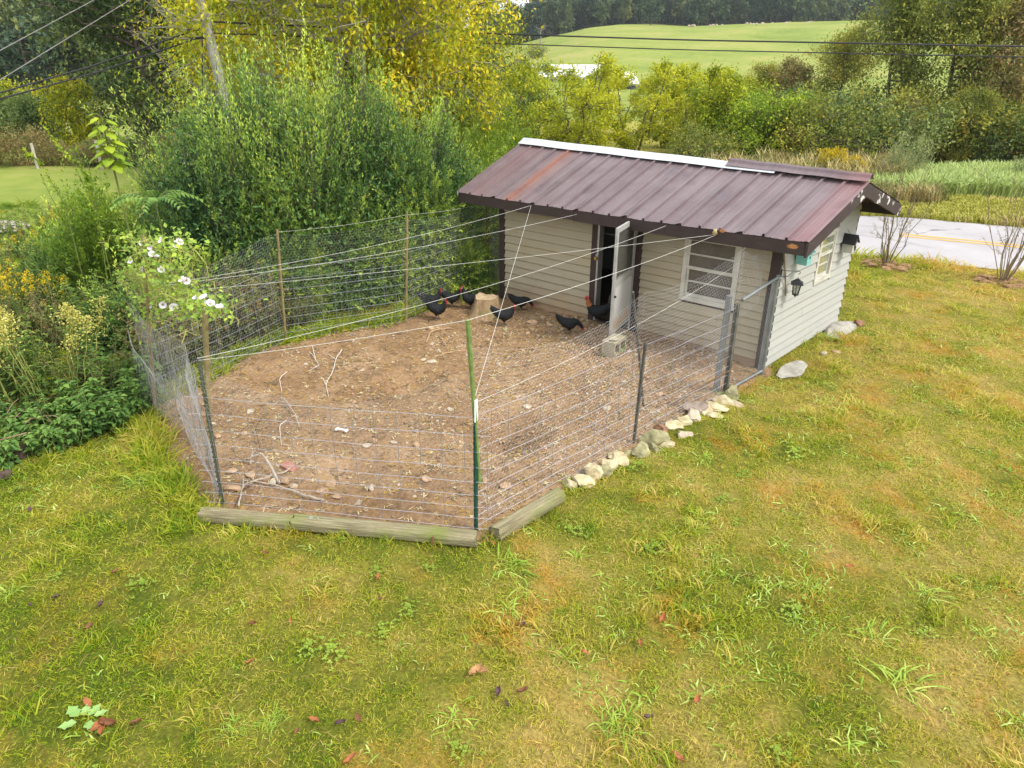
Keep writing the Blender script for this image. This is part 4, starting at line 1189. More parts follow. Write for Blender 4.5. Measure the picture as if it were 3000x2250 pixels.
# ================================================================ BIG TREES ON THE RIGHT
T_big = [tree_mesh("oak_a", 10.5, 3.6, 0.6, 20000, 0.2, LM['olive'], BARK, 71, limbs=56, trunk_r=0.2, sub=7, clump=0.22, droop=0.4),
         tree_mesh("oak_b", 9.5, 3.2, 0.5, 18000, 0.2, LM['rust'], BARK, 72, limbs=50, trunk_r=0.18, sub=7, clump=0.22, droop=0.4)]
for (u, d, m, vt, zs, lab) in ((2560, 35.5, 0, -70, 1.15, "tall olive tree whose branches let the pasture show through"), (2730, 34.5, 0, -110, 1.1, "tallest reddish olive tree over the crop"), (2865, 33.5, 1, -60, 1.1, "broad rust tinged tree near the right edge"),
                              (2975, 36, 0, 90, 0.9, "olive tree at the right edge of the picture"), (2415, 38, 0, 72, 1.15, "yellowish domed tree left of the big trees"), (2285, 39, 1, 150, 1.1, "dull rust coloured tree between the bushes and the domed tree"),
                              (2205, 42, 0, 178, 1.0, "small olive tree rising into the pasture"), (2800, 31, 0, 250, 0.9, "low olive tree standing in the big trees' shade"), (2620, 32, 1, 270, 0.9, "low rusty tree at the foot of the tall ones"),
                              (3090, 33, 1, -20, 1.0, "rusty tree cut off by the right border")):
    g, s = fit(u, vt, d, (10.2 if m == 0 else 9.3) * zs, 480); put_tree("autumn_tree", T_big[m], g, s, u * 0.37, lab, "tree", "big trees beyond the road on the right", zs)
T_mid = tree_mesh("mid_green", 4.2, 1.5, 1.2, 3000, 0.25, LM['dark'], BARK, 73, limbs=24, trunk_r=0.1, sub=5, clump=0.3)
for (u, d, v, s, lab) in ((1790, 92, 215, 1.05, "lone green tree standing before the long white barns"), (1530, 85, 215, 1.15, "dark green tree left of the barns"), (1480, 88, 220, 0.95, "green tree at the low end of the pasture"), (2330, 80, 170, 0.8, "slim dark tree on the pasture edge")):
    g = gp(u, d, v); put_tree("valley_tree", T_mid, g, s, u, lab, "tree")

# ================================================================ FAR WOODS
FT = [tree_mesh("far_a", 13, 4.6, 1.0, 1500, 1.1, LM['farwood'], BARK, 81, limbs=30, trunk_r=0.25, sub=4, clump=0.25),
      tree_mesh("far_b", 15, 4.0, 1.5, 1500, 1.1, LM['farwood'], BARK, 82, limbs=30, trunk_r=0.25, sub=4, clump=0.25),
      tree_mesh("far_c", 11, 5.0, 0.8, 1500, 1.1, LM['farwood'], BARK, 83, limbs=30, trunk_r=0.25, sub=4, clump=0.28)]
fr = random.Random(4)
nfar = 0
def far_tree(u, v, d, s, lab, grp):
    g = gp(u, d, v); k_ = fr.randrange(3)
    if 'lone' not in grp:
        lab = ("middling", "tall narrow", "low broad")[k_] + " " + lab + ", " + ("far left" if u < 150 else "left of the pole" if u < 560 else "by the yellowing tree" if u < 1420 else "over the dead tree's slope" if u < 1700 else "above the long barn" if u < 2000 else "above the outcrop rocks" if u < 2400 else "by the big autumn trees")
    put_tree("forest_tree", FT[k_], g, s, fr.uniform(0, 6), lab, "tree", grp, fr.uniform(0.9, 1.15))
u = 1395
while u < 3060:                                             # rank along the top of the pasture
    d = 318 + fr.uniform(-4, 6)
    far_tree(u, 90, d, fr.uniform(0.75, 1.15), "front rank forest tree above the pasture", "front rank of the wood above the pasture")
    u += fr.uniform(16, 26)
for row in range(3):                                         # ranks climbing the hill behind
    u = 1405
    while u < 2750 - 260 * row:
        far_tree(u, 60, 332 + row * 17 + fr.uniform(-6, 6), fr.uniform(0.85, 1.2), "forest tree on the hillside behind the pasture", "wood on the hillside")
        u += fr.uniform(26, 40)
for (u, v, d, s) in ((1905, 85, 300, 0.95), (2415, 75, 285, 0.85), (1758, 95, 306, 0.6), (1826, 85, 308, 0.62)):
    far_tree(u, v, d, s, {1905: "broad grey green tree standing out from the wood onto the pasture", 2415: "round dark tree standing alone on the upper pasture", 1758: "small tree with pale trunk at the pasture's upper edge", 1826: "small tree left of the broad grey one"}[u], "lone trees on the pasture")
for row in range(7):                                         # left hand hill
    u = -60 + 17 * (row % 2)
    while u < 420:
        far_tree(u, 120, (96, 106, 118, 136, 158, 184, 215)[row] + fr.uniform(-4, 4), fr.uniform(0.55, 0.8), "forest tree on the left hand hill", "wood on the left hand hill")
        u += fr.uniform(46, 66)

for row, d in enumerate((122, 165, 225)):
    u = 440 + 20 * row
    while u < 1400:
        far_tree(u, 120, d + fr.uniform(-4, 4), fr.uniform(0.6, 0.85), "forest tree on the hill behind", "wood behind the yellowing trees")
        u += fr.uniform(55, 80)
# ================================================================ LAWN GRASS (one stuff object, instanced tufts)
SRC = bpy.data.collections.new("tuft_sources")
def tuft_src(name, n, h0, h1, w, spread, lean, mat, seed, segsn=2):
    rng = np.random.default_rng(seed)
    a = rng.uniform(0, 6.28, n); r = spread * np.sqrt(rng.uniform(0, 1, n))
    b = np.stack([r * np.cos(a), r * np.sin(a), np.full(n, -0.012)], 1)
    h = rng.uniform(h0, h1, n)
    la = rng.uniform(0, 6.28, n); ln = rng.uniform(0.25, 1.0, n) * lean
    d = np.stack([np.cos(la) * ln, np.sin(la) * ln, np.ones(n)], 1); d = unit(d)
    d2 = unit(d + np.stack([np.cos(la) * ln, np.sin(la) * ln, -0.5 * ln], 1))
    s = unit(np.cross(d, rng.normal(size=(n, 3)))) * (w * rng.uniform(0.6, 1.3, n))[:, None] / 2
    m = b + d * (h * 0.55)[:, None]; t = m + d2 * (h * 0.5)[:, None]
    V = np.stack([b - s, b + s, m + s * 0.8, m - s * 0.8, t], 1).reshape(-1, 3)
    o = np.arange(n)[:, None] * 5
    mb = MB()
    k = mb.n
    F4 = o + np.array([[0, 1, 2, 3]]); F3 = o + np.array([[3, 2, 4]])
    mb.add(V, F4); mb.L.append(F3.ravel()); mb.S.append(np.full(n, 3)); mb.M.append(np.zeros(n, int))
    ob = bpy.data.objects.new(name, mb.mesh(name, mat)); SRC.objects.link(ob); return ob

def scatter_stuff(name, pts, rot, scl, idx, coll, label, mats=()):
    """one object whose geometry nodes put a tuft on each of its points"""
    me = bpy.data.meshes.new(name); me.vertices.add(len(pts)); me.vertices.foreach_set("co", np.asarray(pts, np.float32).ravel())
    for nm, ty, dat in (("rot", 'FLOAT_VECTOR', rot), ("scl", 'FLOAT_VECTOR', scl)):
        a = me.attributes.new(nm, ty, 'POINT'); a.data.foreach_set("vector", np.asarray(dat, np.float32).ravel())
    a = me.attributes.new("idx", 'INT', 'POINT'); a.data.foreach_set("value", np.asarray(idx, np.int32))
    me.update()
    o = link(name, me)
    ng = bpy.data.node_groups.new(name + "_nodes", 'GeometryNodeTree')
    ng.interface.new_socket("Geometry", in_out='INPUT', socket_type='NodeSocketGeometry')
    ng.interface.new_socket("Geometry", in_out='OUTPUT', socket_type='NodeSocketGeometry')
    N, Lk = ng.nodes, ng.links
    gi, go = N.new('NodeGroupInput'), N.new('NodeGroupOutput')
    mp = N.new('GeometryNodeMeshToPoints'); iop = N.new('GeometryNodeInstanceOnPoints'); ci = N.new('GeometryNodeCollectionInfo')
    ci.inputs['Collection'].default_value = coll
    ci.inputs['Separate Children'].default_value = True; ci.inputs['Reset Children'].default_value = True
    iop.inputs['Pick Instance'].default_value = True
    def attr(nm, ty):
        x = N.new('GeometryNodeInputNamedAttribute'); x.data_type = ty; x.inputs['Name'].default_value = nm; return x.outputs['Attribute']
    e2r = N.new('FunctionNodeEulerToRotation')
    Lk.new(gi.outputs[0], mp.inputs[0]); Lk.new(mp.outputs[0], iop.inputs['Points']); Lk.new(ci.outputs[0], iop.inputs['Instance'])
    Lk.new(attr("rot", 'FLOAT_VECTOR'), e2r.inputs[0]); Lk.new(e2r.outputs[0], iop.inputs['Rotation'])
    Lk.new(attr("scl", 'FLOAT_VECTOR'), iop.inputs['Scale']); Lk.new(attr("idx", 'INT'), iop.inputs['Instance Index'])
    Lk.new(iop.outputs[0], go.inputs[0])
    md = o.modifiers.new("tufts", 'NODES'); md.node_group = ng
    return tag(o, label, None, None, 'stuff')

def crab_tuft(name, n, L, w, seed, lmat):
    rng = np.random.default_rng(seed); mb = MB()
    n = int(n * 1.5)
    for k in range(n):
        a = rng.normal() * 1.3 + (0.6 if k % 3 else 3.9); l = L * rng.uniform(0.3, 1.1); up = rng.uniform(0.25, 1.2)
        p0 = np.array([rng.normal() * 0.05, rng.normal() * 0.05, -0.01])
        h = np.array([math.cos(a), math.sin(a), 0])
        t = np.linspace(0, 1, 5)[:, None]
        p = p0 + h * l * (t * 0.9) * (1.2 - 0.5 * up) + np.array([0, 0, 1.0]) * l * up * (t - 0.75 * t * t)
        s = np.array([-math.sin(a), math.cos(a), 0]) * w * rng.uniform(0.7, 1.2) / 2
        wd = np.array([0.7, 1, 0.9, 0.6, 0.05])[:, None]
        V = np.concatenate([p - s * wd, p + s * wd])
        mb.add(V, [(i, i + 1, i + 6, i + 5) for i in range(4)], 0, rng.uniform(0.2, 0.9))
    return mb.mesh(name, lmat, tint=True)
BLADE = m_blade()
for i in range(5): tuft_src("tuft_%d" % i, 20, 0.025, 0.062, 0.0062, 0.075, 1.3, BLADE, 100 + i)
for i in range(2): tuft_src("tuft_%d" % (5 + i), 24, 0.06, 0.14, 0.0075, 0.07, 1.0, BLADE, 110 + i)
STRAWM = flat_mat("straw_blade", (0.42, 0.30, 0.10), 0.7, 0.2, var=0.35, scale=3)
tuft_src("tuft_7", 12, 0.06, 0.15, 0.0035, 0.12, 4.0, STRAWM, 117)
def clover_src():
    rng = np.random.default_rng(9); mb = MB(); n = 34
    c = np.stack([rng.normal(size=n) * .06, rng.normal(size=n) * .06, rng.uniform(.02, .05, n)], 1)
    for k in range(3):
        a = rng.uniform(0, 6.28, n); ax = np.stack([np.cos(a), np.sin(a), .15 + 0 * a], 1); leaves(mb, c, ax, np.tile([0, 0, 1.0], (n, 1)), .020, .020, rng.uniform(.1, .8, n), .1)
    SRC.objects.link(bpy.data.objects.new("tuft_8", mb.mesh("tuft_8", leaf_mat("clover_leaf", [(.1, (.075, .135, .012)), (.5, (.14, .20, .020)), (.9, (.24, .29, .05))], .2, 3.0), tint=True)))
clover_src()
SMALLCRAB = leaf_mat("small_crab_leaf", [(.1, (.085, .165, .014)), (.5, (.165, .26, .026)), (.9, (.34, .40, .12))], .25, 4.0)
for i in range(2):
    SRC.objects.link(bpy.data.objects.new("tuft_9%d" % i, crab_tuft("tuft_9%d" % i, 9, 0.115, 0.010, 300 + i, SMALLCRAB)))

def lawn_points():
    rng = np.random.default_rng(77)
    out = []
    for (d0, d1, dens) in ((-1.0, 2.0, 300), (2.0, 4.5, 300), (4.5, 7.5, 250), (7.5, 11, 170), (11, 16, 100), (16, 22, 45)):
        w1 = d1 * 0.86 + 2.2; w1 = max(w1, 4.6) + 3.2
        n = int((d1 - d0) * 2 * w1 * dens)
        d = rng.uniform(d0, d1, n); s = rng.uniform(-w1, w1, n)
        ins = np.abs(s) < np.maximum(d, 1.5) * 0.82 + 1.9
        k = ins | ((np.abs(s) < np.maximum(d, 1.5) * 0.82 + 5.0) & (rng.random(n) < 0.5)); d, s = d[k], s[k]
        x = CAM[0] + s * _rt[0] + d * HD[0]; y = CAM[1] + s * _rt[1] + d * HD[1]
        out.append(np.stack([x, y, d], 1))
    p = np.concatenate(out); x, y, d = p.T
    sdv = pen_sd(x, y); ro = road_off(x, y)
    keep = (sdv < 0.03 + 0.06 * (rng.random(len(x)) - 0.5)) & ~((x > -0.05) & (x < L_ + 0.03) & (y > -0.02) & (y < D_ + 0.05)) & (ro < ROAD_N - 0.02)
    # bare thatch where the lawn is thin
    thin = vnoise(x, y, 1.1, 21) * 0.6 + vnoise(x, y, 3.3, 22) * 0.4
    keep &= rng.random(len(x)) < 0.35 + 1.5 * thin
    x, y, d, sdv, ro = x[keep], y[keep], d[keep], sdv[keep], ro[keep]
    z = gz(x, y) + lawn_bump(x, y) - 0.13 * sstep(-0.06, 0.14, sdv)
    n = len(x)
    tall = (vnoise(x, y, 1.7, 23) * 0.55 + vnoise(x, y, 6, 24) * 0.45)
    west = sstep(0.45, 0.0, np.abs(sdv)) * sstep(4.0, 2.0, x)                # rank growth along the west fence
    verge = sstep(0.9, 0.2, ROAD_N - ro) * 0.8
    edge = sstep(0.22, 0.02, np.abs(sdv)) * 0.25
    big = rng.random(n) < np.clip((tall - 0.60) * 1.4, 0, 0.5) + west * 0.5 + verge * 0.4 + edge
    idx = np.where(big, rng.integers(5, 7, n), rng.integers(0, 5, n))
    cl = vnoise(x, y, 0.9, 27) * .6 + vnoise(x, y, 4.5, 28) * .4
    pick = rng.random(n)
    idx = np.where((pick < 0.045) & ~big, 7, idx)
    idx = np.where((pick > 0.30) & (pick < 0.30 + np.clip((cl - 0.62) * 0.12, 0, 0.010) + 0.002) & (d < 12), 8, idx)
    cb = vnoise(x, y, 0.7, 33) * .5 + vnoise(x, y, 3.0, 34) * .5 + 0.03 * np.clip(x - 6, -2, 3)
    pk = rng.random(n)
    idx = np.where((pk < 0.012 + np.clip((cb - 0.52) * 0.45, 0, 0.12)) & (d < 12), rng.integers(9, 11, n), idx)
    s = rng.uniform(0.7, 1.25, n) * (0.75 + 0.6 * tall) * (1 + 0.8 * west + 0.8 * verge) * (1 + 0.02 * np.maximum(d - 6, 0))
    ws = 1 + 0.10 * np.maximum(d - 5, 0)
    scl = np.stack([s * ws ** 0.5, s * ws ** 0.5, s], 1)
    rot = np.stack([rng.normal(size=n) * 0.15, rng.normal(size=n) * 0.15, rng.uniform(0, 6.28, n)], 1)
    return np.stack([x, y, z], 1), rot, scl, idx
_p = lawn_points()
scatter_stuff("lawn_grass", *_p, SRC, "short mown grass, green and dry orange, round the chicken pen")

# larger coarse grass tufts, each a thing of its own
CRAB = leaf_mat("coarse_grass_leaf", [(0.1, (0.085, 0.155, 0.018)), (0.5, (0.19, 0.28, 0.030)), (0.9, (0.38, 0.44, 0.12))], 0.25, 4.0)
CT = [crab_tuft("crab_a", 26, 0.24, 0.011, 5, CRAB), crab_tuft("crab_b", 16, 0.19, 0.012, 6, CRAB), crab_tuft("crab_c", 60, 0.17, 0.006, 7, CRAB)]
crab_list = (
    (1490, 1660, 0, 1.25, "large coarse grass tuft below the end of the corner log"), (1480, 1795, 0, 1.05, "coarse grass tuft just above the purple dead leaf"), (1690, 1630, 1, 1.0, "pale grass tuft right of the corner logs"),
    (1335, 2110, 1, 1.05, "small wide bladed tuft at the bottom centre"), (1810, 2125, 2, 1.5, "dense dark green clump at the bottom right of centre"), (1660, 1920, 1, 0.9, "tuft right of the large curled tan leaf"),
    (2045, 1520, 1, 1.2, "arching pale tuft on the dry lawn under the rock row"), (2380, 1710, 2, 1.2, "bluish fine tuft on the right lawn"), (2640, 2000, 0, 1.25, "large bright tuft at the lower right"),
    (2560, 1860, 0, 1.0, "spreading tuft in the middle of the right lawn"), (2060, 1350, 1, 1.15, "pale bladed tuft below the last rocks of the row"), (2720, 1740, 0, 0.95, "bright tuft near the right border"),
    (25, 1730, 0, 1.0, "pale long bladed tuft at the left border"), (2110, 1870, 1, 0.8, "small tuft on the orange patch at the lower right"), (1920, 1690, 1, 0.85, "pale green tuft beside a bare straw coloured spot"), (2330, 1820, 1, 0.85, "thin upright tuft on the right lawn"),
    (690, 2130, 2, 1.0, "green fine tuft right of the brown leaves"), (800, 2110, 2, 0.9, "dark green fine tuft at the bottom left of centre"), (2880, 1860, 1, 1.0, "pale tuft close to the right border"), (2480, 2180, 1, 1.0, "wide bladed tuft at the bottom right"),
    (2130, 1160, 2, 1.3, "lush green tuft beside the last border rock"), (1675, 1420, 2, 1.1, "dark green tuft at the end of the short log"), (2390, 985, 2, 1.9, "tall bluish tuft growing between the two stone slabs"), (430, 1330, 2, 1.8, "tall bright tuft at the west foot of the fence"), (400, 1420, 2, 1.6, "bright tuft left of the dirt edge"))
for (u, v, m, s, lab) in crab_list:
    p = at(u, v); p[2] += float(lawn_bump(p[0], p[1])) - 0.005
    o = link("grass_tuft", CT[m]); o.location = tuple(p); o.scale = (s, s, s); o.rotation_euler = (0, 0, u * 0.7)
    tag(o, lab, "grass tuft", "coarse grass tufts on the lawn")

# ================================================================ BEYOND THE ROAD: verge, crop strip
SRC2 = bpy.data.collections.new("crop_sources")
def blade_src(coll, name, n, h0, h1, w, spread, mat, seed):
    rng = np.random.default_rng(seed); mb = MB()
    for k in range(n):
        a = rng.uniform(0, 6.28); r = spread * math.sqrt(rng.random()); b = np.array([r * math.cos(a), r * math.sin(a), -0.03])
        h = rng.uniform(h0, h1); l = rng.uniform(0, 6.28); q = np.array([math.cos(l), math.sin(l), 0])
        m = b + np.array([0, 0, h * 0.65]) + q * h * 0.12; t = b + np.array([0, 0, h * rng.uniform(0.75, 1.0)]) + q * h * rng.uniform(0.3, 0.6)
        s = np.array([-q[1], q[0], 0]) * w / 2
        mb.add([b - s * .7, b + s * .7, m + s, m - s, t], [(0, 1, 2, 3), (3, 2, 4)], 0, rng.uniform(0.1, 0.9))
    ob = bpy.data.objects.new(name, mb.mesh(name, mat, tint=True)); coll.objects.link(ob)
for i in range(3): blade_src(SRC2, "crop_%d" % i, 22, 0.45, 0.85, 0.055, 0.22, LM['crop'], 200 + i)
def band(n, fn, seed):
    rng = np.random.default_rng(seed); k = rng.uniform(-42, 26, n); off = rng.uniform(0, 1, n)
    x = []; 
    P_ = np.array([fn(a, b) for a, b in zip(k, off)])
    return P_, rng
def crop_pts():
    rng = np.random.default_rng(8); n = 5200
    u = rng.uniform(2350, 3200, n); d = rng.uniform(22.5, 27.0, n)
    p = np.array([gp(a, b, 540) for a, b in zip(u, d)])
    ro = road_off(p[:, 0], p[:, 1]); p = p[ro > ROAD_F + 3.6]; n = len(p)
    s = rng.uniform(0.6, 0.9, n)
    return p, np.stack([np.zeros(n), np.zeros(n), rng.uniform(0, 6.28, n)], 1), np.stack([s, s, s], 1), rng.integers(0, 3, n)
scatter_stuff("crop_grass", *crop_pts(), SRC2, "band of pale green fodder grass beyond the road")
SRC3 = bpy.data.collections.new("verge_sources")
for i in range(2): blade_src(SRC3, "verge_%d" % i, 20, 0.10, 0.26, 0.03, 0.2, LM['drygrass'] if i else LM['verge'], 220 + i)
for i in range(2): blade_src(SRC3, "verge_%d" % (2 + i), 20, 0.4, 0.95, 0.03, 0.22, LM['drygrass'] if i else LM['bramble'], 230 + i)
def verge_pts():
    rng = np.random.default_rng(18); n = 9000
    k = rng.uniform(-20, 26, n); off = rng.uniform(0.05, 4.0, n)
    p = np.array([road_pt(a, ROAD_F + b) for a, b in zip(k, off)])
    h = vnoise(p[:, 0], p[:, 1], 0.6, 31)
    tall = (off > 1.5) & (off < 3.3) & (h > 0.45)
    idx = np.where(tall, rng.integers(2, 4, n), np.where(h + rng.random(n) * .4 > 0.8, 1, 0))
    s = rng.uniform(0.6, 1.1, n) * np.where(tall, 0.75, 1.0)
    return p, np.stack([np.zeros(n), np.zeros(n), rng.uniform(0, 6.28, n)], 1), np.stack([s, s, s], 1), idx
scatter_stuff("verge_weeds", *verge_pts(), SRC3, "grass and dry weeds on the far verge of the road")
def dry_pts():
    rng = np.random.default_rng(28); n = 750
    u = rng.uniform(2050, 2660, n); d = rng.uniform(24.5, 29.0, n)
    p = np.array([gp(a, b, 480) for a, b in zip(u, d)])
    ro = road_off(p[:, 0], p[:, 1]); p = p[ro > ROAD_F + 3.0]; n = len(p)
    s = rng.uniform(0.7, 1.25, n)
    return p, np.stack([np.zeros(n), np.zeros(n), rng.uniform(0, 6.28, n)], 1), np.stack([s, s, s], 1), rng.integers(2, 4, n)
scatter_stuff("tall_dry_grass", *dry_pts(), SRC3, "tall straw coloured grass in front of the far bushes")

# ---------------------------------------------------------------- flowering and roadside plants
def stem_plant(name, H, n, lmat, smat, seed, leafL=0.1, lw=0.3, per=14, spread=0.35, head=None, lean=(0, 0), droop=0.2, base_leaf=0.15, hd=(0.16, 60, 0.03)):
    """clump of leafy stems, with or without flower heads: returns (stems, foliage, heads or None)"""
    rng = np.random.default_rng(seed); sb, fb, hb = MB(), MB(), MB()
    for k in range(n):
        a = rng.uniform(0, 6.28); r = 0.12 * rng.random(); h = H * rng.uniform(0.65, 1.05)
        b = np.array([r * math.cos(a), r * math.sin(a), -0.02])
        t_ = b + np.array([math.cos(a) * spread * h * rng.uniform(0.2, 1), math.sin(a) * spread * h * rng.uniform(0.2, 1), h]) + np.array([lean[0], lean[1], 0]) * h
        p = curve_pts(b, t_, 7, 0.02, rng, 0.0); p[-2:, 2] -= np.array([0.02, 0.06]) * h * droop * 3
        tube(sb, p, np.linspace(0.008, 0.003, 7) * max(1, H) ** 0.3, 4, cap=False)
        f = rng.uniform(base_leaf, 1.0, per); i = f * 6; i0 = np.minimum(i.astype(int), 5); w = (i - i0)[:, None]
        c = p[i0] * (1 - w) + p[i0 + 1] * w; tg = unit(p[i0 + 1] - p[i0])
        sd_ = unit(np.cross(tg, rng.normal(size=(per, 3)))); s = leafL * rng.uniform(0.6, 1.2, per) * (1.2 - 0.5 * f)
        leaves(fb, c, unit(sd_ + tg * 0.35 - np.array([0, 0, droop])), unit(np.array([0, 0, 1.0]) + tg * 0.2 + rng.normal(size=(per, 3)) * 0.25), s, s * lw, np.clip(f * 0.7 + rng.normal(size=per) * 0.15, 0, 1), droop=0.15)
        if head:
            m = hd[1]; e = p[-1]
            ax_ = unit(p[-1] - p[-3])
            q = rng.beta(1, 1.4, m)[:, None]
            sd2 = unit(np.cross(ax_, rng.normal(size=(m, 3))))
            c = e - ax_ * hd[0] * (q - 0.3) * 1.2 + sd2 * hd[0] * (0.25 + 0.75 * q) * rng.uniform(0, 1, (m, 1)) + np.array([0, 0, hd[0] * 0.2])
            leaves(hb, c, rdir(m, rng) + np.array([0, 0, 0.4]), rdir(m, rng), hd[2], hd[2] * 0.7, rng.uniform(0, 1, m))
    return sb.mesh(name + "_stems", smat), fb.mesh(name + "_foliage", lmat, tint=True), (hb.mesh(name + "_heads", head, tint=True) if head else None)
def put_plant(name, ms, loc, s, rz, label, cat, group=None, parts=("stems", "foliage", "flower_heads")):
    r = empty(name, loc, rz, label, cat, group); r.scale = (s, s, s)
    for nm, m in zip(parts, ms):
        if m is not None:
            o = link(nm, m, r)
            if nm == "flower_heads": o['kind'] = 'stuff'
    return r

GR = stem_plant("goldenrod", 1.5, 16, LM['weed'], STEMG, 301, 0.10, 0.22, 16, 0.35, LM['gold'], hd=(0.28, 44, 0.07))
for i, (u, d, v, s, lab) in enumerate(((2420, 31.5, 480, 1.25, "largest yellow goldenrod clump above the brown ridge"), (2445, 31.8, 480, 1.2, "goldenrod clump touching the largest one"), (2490, 31.2, 490, 1.0, "goldenrod clump right of the largest one"),
        (2535, 30.8, 490, 0.85, "low goldenrod clump right of the ridge end"), (2380, 31.6, 480, 0.75, "small goldenrod left of the largest clump"), (1965, 29.5, 470, 0.75, "goldenrod by the red gate"), (2005, 30, 475, 0.6, "small goldenrod beside the red gate's end"), (2560, 31, 490, 0.55, "smallest goldenrod near the crop"))):
    g = gp(u, d - 5.2, v); put_plant("goldenrod", GR, g, s * 0.62, i * 1.3, lab, "goldenrod", "goldenrod beyond the road")
GW = shoots_mesh("grey_willow", 0.75, 2.3, 90, 26, 0.11, LM['greywillow'], STEMG, 311, 0.9, 0.5, inner=0.15, lw=0.2)
for (u, d, v, s, zs, lab) in ((2625, 29.8, 520, 0.95, 1.0, "grey green willow shrub at the left of the crop strip"), (2680, 30.2, 520, 0.8, 1.05, "grey green willow shrub with wand like tips over the crop"), (2990, 29.0, 540, 0.75, 0.9, "grey willow shrub at the right border"), (2070, 28, 500, 0.7, 0.9, "grey willow tips showing over the white ridge"), (2200, 28.3, 500, 0.55, 0.9, "faint grey willow above the brown ridge's start")):
    g = gp(u, d - 4.5, v); put_shrub("grey_willow", GW, g, s * 0.95, u, lab, "shrub", "grey willow shrubs beyond the road", zs)
# two bare saplings on the near verge, each in a ring of straw mulch
def sapling(seed, H):
    rng = np.random.default_rng(seed); sb, fb = MB(), MB(); C = []
    for k in range(13):
        a = rng.uniform(0, 6.28); r = 0.05 if k else 0; sp = rng.uniform(0.08, 0.38); h = H * rng.uniform(0.6, 1.0)
        p = curve_pts((r * math.cos(a), r * math.sin(a), -0.03), (math.cos(a) * sp * h, math.sin(a) * sp * h, h), 8, 0.012, rng, 0.05)
        r0 = 0.028 if k == 0 else rng.uniform(0.007, 0.013)
        tube(sb, p, np.linspace(r0, 0.003, 8), 5, cap=False)
        for q in range(6):
            j = rng.integers(2, 7); d = unit(rng.normal(size=3) * 0.6 + (p[j] - p[j - 1]) / np.linalg.norm(p[j] - p[j - 1])) * rng.uniform(0.2, 0.5)
            tube(sb, [p[j], p[j] + d * 0.5, p[j] + d + np.array([0, 0, 0.04])], [0.004, 0.003, 0.0015], 3, cap=False)
            for _ in range(4): C.append(p[j] + d * rng.uniform(0.3, 1.0))
    C = np.array(C); n = len(C); leaves(fb, C, rdir(n, rng) + np.array([0, 0, -0.2]), rdir(n, rng), 0.07, 0.012, rng.uniform(0, 1, n))
    return sb.mesh("sapling_stems", flat_mat("sapling_bark", (0.22, 0.17, 0.11), 0.8, 0.1)), fb.mesh("sapling_leaves", LM['rust'], tint=True)
SP = sapling(401, 2.5)
mulch = flat_mat("straw_mulch", (0.30, 0.185, 0.10), 0.95, 0.1, scale=30, var=0.5, bump=1.0)
for (u, v, rz, lab, ml) in ((2595, 778, 0.3, "bare many stemmed sapling by the road, behind the coop's end wall", "ring of straw mulch round the sapling nearer the coop"), (2935, 828, 2.5, "bare many stemmed sapling by the road at the right border", "ring of straw mulch round the sapling at the right border")):
    p = at(u, v); put_shrub("road_sapling", SP, p, 1.0 if u < 2700 else 1.08, rz, lab, "sapling", "bare saplings along the road", parts=("stems", "leaves"))
    mb = MB(); rng = np.random.default_rng(u)
    for k in range(9):
        a = k * 0.698; c = np.array([0.42 * math.cos(a), 0.25 * math.sin(a), 0.0]) if k else np.zeros(3)
        V = rock_verts(u + k, (0.34, 0.3, 0.16), ICO2, 0.5); mb.add(V + c, ICO2[1])
    for k in range(240):
        a = rng.uniform(0, 6.28); r = rng.uniform(0.1, 0.62); b = np.array([r * math.cos(a), r * .7 * math.sin(a), rng.uniform(0.02, 0.09)]); d = rdir(1, rng)[0] * np.array([1, 1, 0.25]) * 0.12
        mb.add([b, b + d + np.array([0, 0, .006]), b + d + np.array([0.006, 0.006, 0])], [(0, 1, 2)])
    o = mb.build("mulch_ring", mulch); o.location = tuple(p); tag(o, ml, "mulch", "straw mulch rings")
# ================================================================ WEED THICKET WEST OF THE PEN
tr_ = random.Random(12)
K_net = [stem_plant("nettle_a", 0.62, 14, LM['nettle'], STEMG, 501, 0.13, 0.62, 18, 0.45, droop=0.3), stem_plant("nettle_b", 0.5, 12, LM['nettle'], STEMG, 502, 0.11, 0.66, 16, 0.6, droop=0.35)]
K_weed = [stem_plant("tall_weed_a", 1.35, 14, LM['weed'], STEMG, 511, 0.15, 0.30, 26, 0.30, droop=0.3), stem_plant("tall_weed_b", 1.1, 14, LM['weed'], STEMB, 512, 0.11, 0.42, 26, 0.42, droop=0.25)]
K_bram = [stem_plant("bramble_a", 1.25, 18, LM['bramble'], STEMB, 521, 0.10, 0.55, 34, 0.65, droop=0.35), stem_plant("bramble_b", 1.0, 18, LM['bramble'], STEMB, 522, 0.085, 0.45, 34, 0.8, droop=0.4)]
K_yel = stem_plant("yellow_weed", 1.15, 14, LM['weed'], STEMG, 531, 0.09, 0.3, 18, 0.35, LM['gold'], hd=(0.12, 26, 0.032))
K_pale = stem_plant("pale_weed", 1.5, 8, LM['weed'], STEMY, 541, 0.15, 0.28, 12, 0.25, LM['paleseed'], lean=(0.25, 0.05), hd=(0.26, 120, 0.035))
K_feather = [shoots_mesh("young_privet_a", 0.75, 2.1, 230, 30, 0.06, LM['bush'], STEMG, 551, 0.8, 0.35, inner=0.3, lw=0.38), shoots_mesh("young_privet_b", 0.9, 1.5, 240, 30, 0.06, LM['privet'], STEMG, 552, 0.5, 0.4, inner=0.3, lw=0.4)]
T3 = ("stems", "foliage", "flower_heads")
def plant_at(name, ms, u, v, s, lab, cat, grp):
    p = at(u, v); put_plant(name, ms, p, s, tr_.uniform(0, 6.28), lab, cat, grp, T3)
